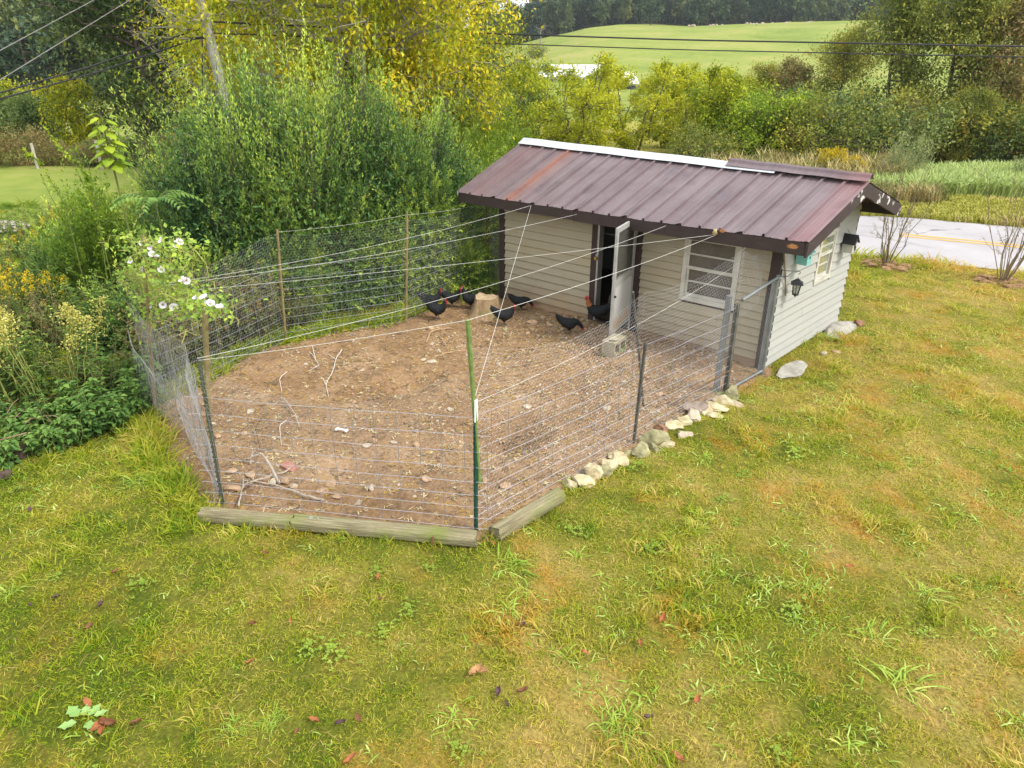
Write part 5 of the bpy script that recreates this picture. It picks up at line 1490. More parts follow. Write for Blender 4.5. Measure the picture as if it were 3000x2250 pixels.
# low broad leaved weeds along the lawn
for i_, (u, v) in enumerate(((95, 1335), (150, 1300), (205, 1315), (255, 1285), (300, 1270), (345, 1258), (390, 1228), (425, 1195), (330, 1215), (270, 1225), (190, 1245), (130, 1250), (400, 1165), (440, 1140), (360, 1150), (60, 1290), (230, 1170), (300, 1150), (20, 1360), (75, 1240))):
    plant_at("broadleaf_weed", K_net[tr_.randrange(2)], u, v, tr_.uniform(0.75, 1.05), "low broad leaved green weed at the thicket's lawn edge, " + ("%s of the front line" % ORD[i_] if i_ < 8 else "%s of the line behind" % ORD[i_ - 8]), "weed", "broad leaved weeds along the thicket's foot")
for row, v in enumerate((1180, 1100, 1030, 965, 905, 850, 800, 755, 722, 695)):
    u = -60 + (row % 2) * 40; j_ = -1
    while u < 430:
        j_ += 1; where = ", %s in the %s row from the lawn" % (ORD[j_], ORD[row])
        if row < 2 and u > 330: break
        k = tr_.random(); s = tr_.uniform(0.75, 1.08) * (0.95 if row < 3 else 0.86)
        if row >= 6: s *= 0.85
        if k < 0.60: plant_at("tall_weed", K_weed[tr_.randrange(2)], u, v, s, "tall leafy weed in the thicket" + where, "weed", "tall weeds in the thicket")
        elif k < 0.8: plant_at("bramble", K_bram[tr_.randrange(2)], u, v, s, "tangled bramble in the thicket" + where, "bramble", "brambles in the thicket")
        elif u < 260 and row > 2: plant_at("yellow_weed", K_yel, u, v, s, "yellow flowered weed" + where, "weed", "yellow flowered weeds in the thicket")
        else: plant_at("tall_weed", K_weed[1], u, v, s * 0.9, "tall leafy weed in the thicket" + where, "weed", "tall weeds in the thicket")
        u += tr_.uniform(62, 100) * (1.15 - 0.05 * row)
for i_, (u, v, s) in enumerate(((20, 1000, 0.9), (75, 985, 0.95), (130, 1000, 0.9), (40, 940, 0.85), (180, 975, 0.85))):
    plant_at("yellow_weed", K_yel, u, v, s, ORD[i_] + " of the close yellow flowered weeds at the left border", "weed", "yellow flowered weeds in the thicket")
for (u, v, s, lab) in ((30, 1230, 1.0, "pale headed weed leaning in from the left border"), (120, 1205, 0.92, "tallest pale headed weed in front of the thicket"), (235, 1180, 0.85, "pale headed weed leaning towards the vine"), (-30, 1280, 0.9, "pale headed weed rooted beyond the left border")):
    plant_at("pale_headed_weed", K_pale, u, v, s, lab, "weed", "pale headed weeds")
# brambles and scrub right behind the west fence
for i_, (u, v, s) in enumerate(((480, 1120, 0.9), (520, 1085, 0.95), (570, 1060, 0.9), (620, 1035, 0.95), (670, 1015, 0.9), (720, 1000, 0.95), (770, 985, 0.9), (500, 1010, 1.05), (560, 985, 1.1), (620, 960, 1.1), (680, 940, 1.1), (740, 930, 1.05), (800, 930, 0.9), (520, 920, 1.1), (600, 890, 1.15), (680, 870, 1.1), (450, 960, 1.0), (450, 1060, 0.95), (850, 960, 0.7), (900, 945, 0.6))):
    plant_at("bramble", K_bram[tr_.randrange(2)], u, v, s, "reddish bramble behind the west fence, " + ("%s along the wire" % ORD[i_] if i_ < 7 else "%s of those standing back" % ORD[i_ - 7]), "bramble", "brambles behind the west fence")
for i, (u, v, m, s, lab) in enumerate(((300, 905, 0, 1.0, "feathery young privet in the middle of the thicket"), (365, 900, 0, 0.92, "bright feathery young privet beside the vine"), (235, 880, 1, 1.0, "spreading young privet at the thicket's left"), (430, 880, 1, 1.05, "young privet behind the vine covered post"),
        (340, 850, 0, 1.05, "yellow green young privet at the back of the thicket"), (480, 860, 1, 1.0, "young privet where the brambles begin"), (270, 830, 1, 0.9, "young privet against the left field"), (400, 1010, 1, 0.8, "shaded young privet just outside the vine corner"))):
    p = at(u, v); put_shrub("young_privet", K_feather[m], p, s * 1.15, i * 1.1, lab, "shrub", "young privets in the thicket")

def big_leaf_sapling():
    g = gp(405, 11.2, 820); top = P(402, 400, 11.2)[2] - g[2]
    r = empty("heart_leaf_sapling", g, 0.0, "tall sapling with huge bright heart shaped leaves above the thicket", "sapling")
    sb = MB(); tube(sb, [(0, 0, 0), (0.04, 0.02, top * 0.5), (0, 0, top), (0.02, 0, top + 0.3)], [0.02, 0.016, 0.012, 0.006], 6); sb.build("stem", STEMG, r)
    rng = np.random.default_rng(3)
    for k in range(34):
        a = k * 2.4; z = top - 0.45 + 0.75 * (k / 34); l = 0.20 * (1.1 - 0.5 * k / 34) * rng.uniform(0.8, 1.1)
        h = np.array([math.cos(a), math.sin(a), 0]); b = np.array([0.02, 0, z]); e = b + h * 0.13 + np.array([0, 0, 0.05])
        mb = MB(); tube(mb, [b, (b + e) / 2 + np.array([0, 0, .02]), e], 0.005, 4)
        s = np.array([-h[1], h[0], 0]); dn = np.array([0, 0, -1.0])
        V = [e, e - h * l * .18 + s * l * .3 + dn * .02, e + h * l * .2 + s * l * .46 + dn * l * .22, e + h * l * .65 + s * l * .28 + dn * l * .42, e + h * l * .95 + dn * l * .62, e + h * l * .65 - s * l * .28 + dn * l * .42, e + h * l * .2 - s * l * .46 + dn * l * .22, e - h * l * .18 - s * l * .3 + dn * .02, e + h * l * .45 + dn * l * .18]
        mb.add(V, [(0, 1, 8), (1, 2, 8), (2, 3, 8), (3, 4, 8), (4, 5, 8), (5, 6, 8), (6, 7, 8), (7, 0, 8)], 1, rng.uniform(0.55, 0.95))
        mb.build("leaf", [STEMG, LM['bush']], r, tint=True)
big_leaf_sapling()
def sumac():
    g = gp(520, 10.9, 900)
    r = empty("sumac_sapling", g, 0.0, "small sumac with long feather like leaves over the brambles", "sapling")
    top = P(520, 590, 10.9)[2] - g[2]
    sb = MB(); tube(sb, [(0, 0, 0), (0.03, 0, top * .5), (0, 0, top)], [0.015, 0.012, 0.008], 6); sb.build("stem", STEMG, r)
    rng = np.random.default_rng(4)
    for k in range(7):
        a = k * 0.9 + .2; h = np.array([math.cos(a), math.sin(a), 0]); t = np.linspace(0, 1, 11)
        p = np.array([0, 0, top]) + h * (t * 0.62)[:, None] + np.array([0, 0, 1.0]) * (0.45 * t - 0.45 * t * t)[:, None]
        mb = MB(); tube(mb, p, 0.004, 4)
        s = np.array([-h[1], h[0], 0])
        for j in range(2, 11):
            for sg in (1, -1): leaves(mb, [p[j]], [s * sg + h * 0.5 + np.array([0, 0, -.25])], [[0, 0, 1]], 0.17 * (1.1 - .04 * j), 0.055, rng.uniform(0.5, 0.9), m=1, droop=0.2)
        mb.build("leaf", [STEMG, LM['nettle']], r, tint=True)
sumac()
# long arching whips over the field
for i, (pts, lab) in enumerate((([(300, 850), (290, 640), (215, 480), (125, 368)], "long arching whip reaching over the left field"), ([(250, 850), (190, 600), (120, 480), (70, 440)], "second arching whip, lower over the field"), ([(330, 850), (270, 560), (250, 500)], "short upright whip in the thicket"))):
    d0 = 10.5; A = [P(u, v, d0 - 0.1 * k) for k, (u, v) in enumerate(pts)]
    A[0] = gp(pts[0][0], d0, pts[0][1])
    B = np.array([np.interp(np.linspace(0, len(A) - 1, 16), range(len(A)), [a[k] for a in A]) for k in range(3)]).T
    r = empty("arching_whip", tuple(A[0]), 0, lab, "whip", "arching whips"); B = B - A[0]
    sb = MB(); tube(sb, B, np.linspace(0.007, 0.0025, 16), 4); sb.build("stem", STEMG, r)
    fb = MB(); rng = np.random.default_rng(i); n = 90; f = rng.uniform(0.35, 1, n) * 15; i0 = np.minimum(f.astype(int), 14); w = (f - i0)[:, None]
    c = B[i0] * (1 - w) + B[i0 + 1] * w; leaves(fb, c, rdir(n, rng), rdir(n, rng) + np.array([0, 0, 1.0]), 0.07, 0.03, rng.uniform(0.4, 1, n)); fb.build("foliage", LM['bush'], r, tint=True)
# brush and a rotten log at the left border
for i, (a, b, r0, lab) in enumerate(((at(-60, 1310), at(70, 1345), 0.11, "dark rotten log lying at the left border"), (at(-80, 1100), at(95, 1160), 0.03, "reddish dead branch lying across the weeds"), (at(-60, 1430), at(40, 1400), 0.07, "short dark log end at the left border"))):
    a = np.array(a); b = np.array(b); z = r0 * 0.8 + (0.5 if i == 1 else 0)
    mb = MB(); p = curve_pts(a + [0, 0, z], b + [0, 0, z + (0.15 if i == 1 else 0)], 8, 0.02, np.random.default_rng(i)); tube(mb, p, r0 * np.linspace(1, 0.8, 8), 9)
    o = mb.build("dead_log" if i != 1 else "dead_branch", flat_mat("rotten_wood_%d" % i, (0.07, 0.05, 0.04) if i != 1 else (0.20, 0.12, 0.09), 0.9, 0.1, var=0.5, scale=14, bump=1.0), smooth=True); tag(o, lab, "log" if i != 1 else "branch")
rng = np.random.default_rng(66)
for k in range(26):
    u, v = rng.uniform(-40, 150), rng.uniform(1080, 1350); p = at(u, v); d = rdir(1, rng)[0] * np.array([1, 1, 0.35]) * rng.uniform(0.3, 0.8)
    mb = MB(); q = p + np.array([0, 0, rng.uniform(0.05, 0.4)]); tube(mb, [q, q + d * 0.5 + [0, 0, 0.03], q + d], [0.009, 0.007, 0.004], 5)
    o = mb.build("dead_stick", STEMB); tag(o, "dry stick in the brush heap at the left border", "stick", "sticks of the brush heap")

# ---------------------------------------------------------------- morning glory over the corner post
def morning_glory():
    base = G['B']; r = empty("morning_glory", base, 0.0, "morning glory vine with white trumpet flowers swarming over the corner post", "vine")
    rng = np.random.default_rng(8); sb, fb = MB(), MB()
    pts_px = [(400, 730, 2.0), (430, 720, 0), (470, 730, 0), (520, 760, 0), (420, 780, 0), (460, 800, 0), (500, 800, 0), (540, 810, 0), (400, 850, 0), (440, 860, 0), (480, 860, 0), (520, 860, 0), (560, 860, 0), (590, 890, 0), (450, 900, 0), (500, 905, 0), (540, 900, 0), (620, 895, 0), (380, 800, 0), (570, 890, 0), (640, 900, 0), (430, 930, 0), (410, 690, 0), (500, 710, 0), (550, 720, 0)]
    dC = (base[:2] - CAM[:2]) @ HD
    A2 = G['A2']; dA = (A2[:2] - CAM[:2]) @ HD
    def pt(u, v):
        d = dC + (dA - dC) * np.clip((u - 455) / 160.0, -0.3, 1.1) + rng.normal() * 0.12
        return P(u, v, d) - base
    C = np.array([pt(u, v) for (u, v, _) in pts_px])
    for k in range(110):
        a = C[rng.integers(len(C))]; b = C[rng.integers(len(C))]
        if np.linalg.norm(a - b) > 0.9: b = a + rng.normal(size=3) * 0.25
        p = curve_pts(a + rng.normal(size=3) * 0.06, b + rng.normal(size=3) * 0.08, 9, 0.08, rng, 0.12); tube(sb, p, 0.0035, 3, cap=False)
    for k in range(10):
        a = C[rng.integers(len(C))]; p = curve_pts(a, a + np.array([rng.normal() * .1, rng.normal() * .1, -rng.uniform(.2, .55)]), 7, 0.1, rng); tube(sb, p, 0.003, 3, cap=False)
    sb.build("stems", STEMY, r)
    n = 1500; c = C[rng.integers(0, len(C), n)] + rng.normal(size=(n, 3)) * np.array([0.13, 0.13, 0.09])
    s = rng.uniform(0.035, 0.075, n); leaves(fb, c, rdir(n, rng) + np.array([0, 0, -0.2]), rdir(n, rng) + np.array([0, 0, 1.2]), s, s * 0.75, rng.uniform(0.1, 1, n)); fb.build("foliage", LM['vine'], r, tint=True)
    t = NT("white_petal"); t.set((0.80, 0.76, 0.80), 0.6, 0.2); wp = t.mat
    tube_m = flat_mat("pink_white_throat", (0.72, 0.55, 0.62), 0.6, 0.2)
    fl = [(415, 714, 0), (466, 706, 1), (436, 726, 1), (513, 718, 0), (524, 710, 1), (443, 745, 0), (455, 750, 1), (380, 765, 0), (420, 790, 1), (470, 790, 0), (496, 785, 1), (528, 818, 0), (543, 823, 1), (570, 870, 0), (590, 868, 1), (595, 885, 1), (435, 895, 1), (475, 893, 1), (507, 899, 2), (612, 886, 1), (637, 895, 1)]
    toc = unit(CAM - (base + np.array([0, 0, 1.6])))
    for k, (u, v, kind) in enumerate(fl):
        p = pt(u, v) + toc * 0.17
        ax = unit(toc * (1.6 if kind == 2 else 0.7) + np.array([0, 0, 0.5]) + rng.normal(size=3) * (0.1 if kind == 2 else 0.45))
        R_ = 0.041 if kind != 2 else 0.048
        f1 = unit(np.cross(ax, [0.3, 0.2, 1])); f2 = np.cross(ax, f1); V = []; nn = 15
        for (rr, h) in ((0.1, -1.3), (0.18, -0.7), (0.35, -0.3), (0.75, -0.08), (1.0, 0.0)):
            for j in range(nn):
                q = rr * (1 + (0.05 * math.cos(5 * j * 2 * math.pi / nn) if rr > 0.7 else 0))
                V.append(p + ax * h * R_ + (f1 * math.cos(j * 2 * math.pi / nn) + f2 * math.sin(j * 2 * math.pi / nn)) * R_ * q)
        F = [(i * nn + j, i * nn + (j + 1) % nn, (i + 1) * nn + (j + 1) % nn, (i + 1) * nn + j) for i in range(4) for j in range(nn)]
        mb = MB(); mb.add(V, F[:2 * nn], 1); mb.add(V, F[2 * nn:], 0); mb.build("flower", [wp, tube_m], r, smooth=True)
morning_glory()
# ================================================================ PEN FENCE
WIRE = flat_mat("galvanised_wire", (0.36, 0.36, 0.39), 0.45, 0.5, 0.55, var=0.15)
NET = flat_mat("thin_hex_netting", (0.42, 0.42, 0.43), 0.5, 0.5, 0.4, var=0.15)
TGREEN = m_paintwood("green_post_paint", (0.012, 0.065, 0.045), 0.80, (0.35, 0.36, 0.33))
TWHITE = flat_mat("white_post_tip", (0.66, 0.70, 0.68), 0.6)
TDARK = m_paintwood("mossy_steel_post", (0.075, 0.085, 0.055), 0.72, (0.3, 0.3, 0.26))
BAMBOO = flat_mat("green_bamboo", (0.155, 0.225, 0.06), 0.5, 0.4, var=0.3, scale=12)
STAKE = flat_mat("brown_stake", (0.235, 0.185, 0.085), 0.8, 0.2, var=0.3, scale=12)
GALV = flat_mat("dull_galvanised_tube", (0.22, 0.235, 0.24), 0.5, 0.5, 0.5, var=0.2)
OLDPOST = flat_mat("dark_weathered_post", (0.105, 0.10, 0.085), 0.8, 0.2, var=0.4, scale=10)

fence = empty("pen_fence", (0, 0, 0), 0, "wire panel fence with hexagon netting round the chicken yard", "fence")

def gpz(p): return np.array([p[0], p[1], float(gz(p[0], p[1]))])
A_, A2_, B_, C_, D0_, E_, F_, G_, H_, I_ = (gpz(G[k]) for k in ('A', 'A2', 'B', 'C', 'D', 'E', 'F', 'Gp', 'H', 'I'))

def upto(base, u, v):
    """point above a base nearest to a photo pixel's sight line (for post tops)"""
    q = ray(u, v); q = q / np.linalg.norm(q)
    d = np.linalg.norm(base[:2] - CAM[:2]); k = d / np.linalg.norm(q[:2])
    return CAM + q * k
A_t = upto(A_, 578, 1050); A2_t = upto(A2_, 600, 905); B_t = upto(B_, 418, 690); C_t = upto(C_, 812, 672); D_t = upto(D0_, 1193, 620); E_t = upto(E_, 1425, 610)
F_t = upto(F_, 1389, 1172); Bam_t = upto(F_, 1370, 938); G_t = upto(G_, 1890, 1003); S_t = upto(G_, 1855, 855); H_t = upto(H_, 2160, 890); I_t = upto(I_, 2264, 812)

def tpost(name, b, t, mat, label=None, tip=None):
    d = unit(t - b); s = unit(np.cross(d, [0.3, 1, 0.0])); q = np.cross(s, d)
    mb = MB(); bar(mb, b - d * 0.1, t, 0.036, 0.006, 0, q); bar(mb, b - d * 0.1 + q * 0.016, t + q * 0.016, 0.006, 0.028, 0, q)
    L = np.linalg.norm(t - b)
    for k in range(int(L / 0.055)):
        c = b + d * (0.05 + k * 0.055) - q * 0.006; bar(mb, c, c + d * 0.016, 0.012, 0.010, 0, q)
    o = mb.build(name, mat, fence)
    if label: o['label'] = label
    if tip is not None:
        tm = MB(); c = t - d * tip; bar(tm, c, t + d * 0.004, 0.040, 0.012, 0, q); bar(tm, c + q * 0.018, t + q * 0.018 + d * .004, 0.011, 0.033, 0, q); tm.build("post_tip", TWHITE, o)
    return o
def pole(name, b, t, r0, r1, mat, label=None, n=8):
    mb = MB(); m = (b + t) / 2 + np.array([0.008, -0.006, 0]); tube(mb, [b - (t - b) * 0.03, m, t], [r0, (r0 + r1) / 2, r1], n)
    o = mb.build(name, mat, fence, smooth=False)
    if label: o['label'] = label
    return o
tpost("steel_post", F_, F_t, TGREEN, "dark green steel post with a white tip at the log corner", 0.21)
tpost("steel_post", A_, A_t, TDARK, "leaning mossy steel post at the end of the left log")
tpost("steel_post", G_, G_t, OLDPOST, "dark steel post halfway along the right hand fence")
pole("bamboo_cane", F_ + np.array([0.012, 0.055, 0.55]), Bam_t, 0.017, 0.021, BAMBOO, "green bamboo cane tied to the green post")
for k in (0.25, 0.5, 0.75):
    pass
pole("stake", A2_, A2_t, 0.030, 0.030, STAKE, "brown stake under the end of the vine")
pole("stake", B_, B_t, 0.024, 0.020, STAKE, "stake hidden in the morning glory")
pole("stake", C_, C_t, 0.021, 0.018, STAKE, "slim brown stake left of the back fence")
pole("stake", D0_, D_t, 0.020, 0.016, STAKE, "slim stake in the middle of the back fence")
pole("stake", E_, E_t, 0.022, 0.020, flat_mat("reddish_stake", (0.20, 0.115, 0.07), 0.8), "reddish stake by the coop corner")
pole("stick", gpz(at(1885, 1190)), S_t, 0.016, 0.012, OLDPOST, "thin grey stick leaning above the right hand fence")
# square gate posts
for (b, t, w, lab, mt) in ((H_, H_t, 0.055, "dark square post at the gate", OLDPOST), (H_ + np.array([-0.10, -0.075, 0]), H_t + np.array([-0.09, -0.06, 0.10]), 0.06, "grey square tube beside the gate post", GALV)):
    mb = MB(); bar(mb, b - [0, 0, .1], t, w, w, 0, (1, 0, 0)); o = mb.build("gate_post", mt, fence); o['label'] = lab

def wire_panel(a, b, hts, stay=0.205, r=0.0027, zl=0.03, over=0.0, top_off=(0, 0), skew=0.0):
    """welded stock panel: level wires and upright stays"""
    mb = MB(); d = b - a; L = np.linalg.norm(d[:2]); u = d / L; nrm = np.array([-u[1], u[0], 0])
    A, B, A3, B3 = [], [], [], []
    rng = np.random.default_rng(int(L * 1000)); n = 10
    def q(s, z):
        w = 0.012 * math.sin(s * 2.1 + z * 2) + 0.006 * math.sin(s * 7)
        return a + u * s + np.array([0, 0, z + zl + top_off[0] * (z / 1.2) * (1 - s / L) + top_off[1] * (z / 1.2) * s / L]) + nrm * w
    for z in hts:
        ss = np.linspace(-over, L + over, n + 1)
        for i in range(n): A.append(q(ss[i], z)); B.append(q(ss[i + 1], z))
    for k in range(int((L + over) / stay) + 1):
        s = k * stay + 0.03
        if s > L + over: break
        for z0, z1 in zip(hts[:-1], hts[1:]): A3.append(q(s, z0) + nrm * 0.004); B3.append(q(s + skew * 0.0, z1) + nrm * 0.004)
    segs(mb, A, B, r); segs(mb, A3, B3, r * 1.2); return mb.build("wire_panel", WIRE, fence)
HT = [0.0, 0.115, 0.235, 0.365, 0.505, 0.655, 0.815, 0.985, 1.16]
for (a, b, ov) in ((A_, F_, 0.16), (F_, G_, 0.0), (G_, H_, 0.0), (B_, C_, 0.0), (C_, D0_, 0.0), (D0_, E_, 0.0), (A2_, B_, 0.0)):
    wire_panel(a, b, HT, over=ov)
wire_panel(E_, gpz((-0.02, -0.03)), HT)
wire_panel(A_ + np.array([0, 0, 0]), A2_, HT)

def hexnet(a, b, za, zb, z0=0.0, cell=0.052, sag=0.08, rad=0.0008, bulge=0.03, seed=0, jit=0.004, off=0.012):
    """hexagon netting hung between two posts"""
    rng = np.random.default_rng(seed); d = b - a; L = np.linalg.norm(d[:2]); u = d / L; nrm = np.array([-u[1], u[0], 0])
    r = cell / math.sqrt(3); rows = int((max(za, zb) - z0) / (1.5 * r)) + 1; cols = int(L / cell) + 1
    i, j = np.meshgrid(np.arange(rows), np.arange(cols), indexing='ij'); i, j = i.ravel(), j.ravel()
    x = (j + 0.5 * (i % 2)) * cell; y = i * 1.5 * r
    A2 = np.concatenate([np.stack([x, y], 1), np.stack([x, y + r], 1), np.stack([x, y + r], 1)])
    B2 = np.concatenate([np.stack([x, y + r], 1), np.stack([x + cell / 2, y + 1.5 * r], 1), np.stack([x - cell / 2, y + 1.5 * r], 1)])
    def m(p):
        s = np.clip(p[:, 0], 0, L); f = s / L; H = za + (zb - za) * f - z0; zz = p[:, 1] / (rows * 1.5 * r)
        z = z0 + zz * (H - sag * np.sin(math.pi * f) * zz)
        w = bulge * np.sin(math.pi * f) * np.sin(2.5 * zz + seed) + 0.012 * np.sin(s * 9 + zz * 5 + seed) + off
        jx = jit * np.sin(p[:, 0] * 411 + p[:, 1] * 237); jz = jit * np.sin(p[:, 0] * 173 - p[:, 1] * 331)
        return a + u * (s + jx)[:, None] + np.stack([0 * s, 0 * s, z + jz], 1) + nrm * w[:, None]
    mb = MB(); segs(mb, m(A2), m(B2), rad); o = mb.build("hex_netting", NET, fence); o['kind'] = 'stuff'; return o
hexnet(A_, F_, 1.50, 1.65, 0.3, sag=0.35, seed=1, rad=0.0011)
hexnet(F_, G_, 1.85, 1.80, 0.0, sag=0.22, seed=2, rad=0.0010)
hexnet(G_, H_, 1.80, 1.95, 0.0, sag=0.10, seed=3, rad=0.0009)
hexnet(A2_, B_, 1.45, 1.5, 0.0, sag=0.1, seed=4, bulge=0.10, jit=0.012)
hexnet(A_, A2_, 1.35, 1.45, 0.0, sag=0.15, seed=5, jit=0.014, bulge=0.05)
hexnet(B_, C_, 1.6, 1.72, 0.0, seed=6); hexnet(C_, D0_, 1.72, 1.75, 0.0, seed=7); hexnet(D0_, E_, 1.75, 1.65, 0.0, seed=8); hexnet(E_, gpz((-0.02, -0.03)), 1.65, 1.65, 0.0, seed=9)
hexnet(A2_ + np.array([0.0, -0.03, 0]), B_ + np.array([-.05, -0.08, 0]), 1.1, 1.2, 0.0, seed=14, bulge=-0.16, jit=0.016, sag=0.2)
hexnet(A_ + np.array([-.04, -0.03, 0]), A2_ + np.array([-.06, -0.08, 0]), 1.1, 1.1, 0.0, seed=15, bulge=-0.12, jit=0.016, sag=0.2)
# loose crumpled net hung on the wall by the corner
hexnet(H_ + np.array([0, 0, 0]), gpz((5.05, -0.05)), 1.9, 1.75, 1.0, seed=10, bulge=0.08, jit=0.01, sag=0.1)
# crumpled knot of netting above the gate
def net_knot():
    rng = np.random.default_rng(5); c = np.array([4.93, -0.07, 1.5]); A, B = [], []
    for k in range(60):
        p = c + rng.normal(size=3) * np.array([0.07, 0.02, 0.13]); q = p + rng.normal(size=3) * np.array([0.05, 0.015, 0.09]); A.append(p); B.append(q)
    mb = MB(); segs(mb, A, B, 0.0012); o = mb.build("crumpled_netting", NET, fence); o['kind'] = 'stuff'
net_knot()

# chain link gate panel
def gate():
    r = empty("chain_link_gate", tuple(H_), 0, "narrow chain link gate panel between the square post and the coop corner", "gate")
    a, b = np.array([0.03, 0.03, 0.0]), I_ - H_
    ha, hb = 1.28, 1.40
    mb = MB(); tube(mb, [a + [0, 0, ha], b + [0, 0, hb]], 0.021, 10); mb.build("top_rail", GALV, r, smooth=True)
    mb = MB(); tube(mb, [a + [0, 0, 0.05], b + [0, 0, 0.05]], 0.021, 10); mb.build("bottom_rail", GALV, r, smooth=True)
    mb = MB(); tube(mb, [b + [0, 0, -0.03], b + [0, 0, hb + 0.03]], 0.026, 10); mb.build("upright", GALV, r, smooth=True)
    mb = MB(); bar(mb, b + [-0.055, 0.02, 0.0], b + [-0.055, 0.02, 1.33], 0.05, 0.03, 0, (1, 0, 0)); mb.build("channel_post", flat_mat("grey_channel", (0.25, 0.27, 0.28), 0.5, 0.5, 0.3), r)
    d = b - a; L = np.linalg.norm(d); u = d / L; n = np.array([-u[1], u[0], 0]); A, B = [], []; s = 0.066
    for k in range(-26, int(L / s) + 27):
        for sg in (1, -1):
            x0 = k * s; pts = []
            for z in np.arange(0.05, 1.36, s / 1.0):
                x = x0 + sg * (z - 0.05)
                pts.append((x, z))
            for (x1, z1), (x2, z2) in zip(pts[:-1], pts[1:]):
                if 0 <= x1 <= L and 0 <= x2 <= L and z2 < ha + (hb - ha) * x2 / L: A.append(a + u * x1 + [0, 0, z1] + n * sg * .003); B.append(a + u * x2 + [0, 0, z2] + n * sg * .003)
    mb = MB(); segs(mb, A, B, 0.0011); mb.build("wire_mesh", flat_mat("dull_chain_link", (0.20, 0.20, 0.20), .5, .5, .4), r)
gate()

# strings strung over the pen
STR = flat_mat("white_string", (0.74, 0.73, 0.68), 0.8, 0.1, var=0.05)
def eave(u, v): return plane(u, v, 1, YF - 0.033)
E1, E2, E3, E4 = eave(1556, 602), eave(1690, 628), eave(1952, 661), eave(2090, 688)
WN = plane(2165, 770, 1, -0.05)
BTOP = B_ + np.array([0, 0, 1.35])
for i, (a, b, sag, lab) in enumerate((
    (E1, P(440, 838, (B_[:2] - CAM[:2]) @ HD), 0.10, "white string from the left eave knot to the vine corner, uppermost of the three"),
    (E2, P(470, 838, (B_[:2] - CAM[:2]) @ HD), 0.08, "white string from the eave beside the door to the vine corner"),
    (E4, P(480, 858, (B_[:2] - CAM[:2]) @ HD), 0.03, "white string from the foam lump to the vine corner, lowest of the three"),
    (E1, F_t, 0.0, "taut white string dropping steeply from the left eave to the green post"),
    (E3, A_t, 0.12, "white string from the eave right of the door to the leaning mossy post"),
    (E4 + np.array([0.03, 0, 0]), Bam_t, 0.04, "white string from the foam lump to the top of the bamboo cane"),
    (Bam_t, A_t + np.array([0, 0, -0.02]), 0.02, "white string from the bamboo top to the leaning mossy post"),
    (WN, F_t + np.array([0, 0, -0.03]), 0.10, "white string from the window edge to the green post"),
    (E_t * 0.1 + (E_ + np.array([0, 0, 1.62])) * 0.9, plane(2010, 735, 1, -0.06), 0.03, "slack white string tied across the front wall above the door"),
    (C_t + np.array([0, 0, -0.04]), D_t + np.array([0, 0, -0.05]), 0.03, "thin string along the top of the back netting, west half"),
    (D_t + np.array([0, 0, -0.05]), E_ + np.array([0, 0, 1.62]), 0.03, "thin string along the top of the back netting, east half"))):
    t = np.linspace(0, 1, 15)[:, None]; p = a + (b - a) * t - np.array([0, 0, 1.0]) * sag * 4 * t * (1 - t)
    mb = MB(); tube(mb, p, 0.0017 if i < 9 else 0.0013, 4); o = mb.build("string", STR); tag(o, lab, "string", "strings over the pen")

# ================================================================ LOGS AND BORDER ROCKS
def m_log():
    t = NT("weathered_log"); p = t.pos('Object')
    g = t.noise(t.pos('Object', (1.2, 22, 22)), 2.2, 6, 0.7); n = t.noise(p, 3.0, 4)
    c = t.ramp(g, [(0.3, (0.10, 0.085, 0.05)), (0.5, (0.26, 0.225, 0.13)), (0.72, (0.40, 0.36, 0.24))])
    c = t.mix(t.ramp(n, [(0.48, 0.0), (0.70, 0.75)]), c, (0.20, 0.235, 0.055))
    t.set(c, 0.9, 0.15); t.bump(g, 1.0, 0.02); return t.mat
LOG = m_log()
def log(a, b, r, lab, seed):
    a, b = np.array(a), np.array(b); L = np.linalg.norm(b - a); mid = (a + b) / 2
    root = empty("landscape_timber", tuple(mid), math.atan2(b[1] - a[1], b[0] - a[0]), lab, "timber", "timbers edging the pen")
    rng = np.random.default_rng(seed); V = []; n = 18; m = 15
    for i in range(m):
        x = -L / 2 + L * i / (m - 1)
        for j in range(n):
            th = j * 2 * math.pi / n; rr = r * (1 + 0.05 * math.sin(3 * th + seed) + 0.035 * noise.noise(Vector((x * 2, j * 1.3, seed))))
            y, z = rr * math.cos(th), rr * math.sin(th)
            z = min(z, r * 0.80)                                        # flat sawn top
            y = max(-r * 0.93, min(r * 0.93, y))
            V.append((x + (0.015 * math.sin(j * 1.9 + seed) if i in (0, m - 1) else 0), y, z))
    F = [(i * n + j, i * n + (j + 1) % n, (i + 1) * n + (j + 1) % n, (i + 1) * n + j) for i in range(m - 1) for j in range(n)]
    F += [tuple(range(n))[::-1], tuple(range((m - 1) * n, m * n))]
    mb = MB(); mb.add(V, F); mb.build("log", LOG, root)
    return root
R_LOG = 0.078
def lp(u, v): p = at(u, v, 0.05); return np.array([p[0], p[1], p[2] - 0.005])
l1a, l1b, l1c = lp(592, 1506), lp(860, 1528), lp(1395, 1578)
dl = unit(l1c - l1a)
log(l1a, l1b - dl * 0.008, R_LOG, "weathered mossy log, left half of the front edge", 3)
k2 = log(l1b + dl * 0.008, l1c, R_LOG + 0.004, "weathered grey log with a washer, right half of the front edge", 5)
log(lp(1450, 1562), lp(1640, 1448), R_LOG + 0.006, "short green tinged log running back from the front corner", 9)
wm = flat_mat("zinc_washer", (0.6, 0.6, 0.6), 0.35, 0.5, 0.7)
L2 = np.linalg.norm(l1c - l1b)
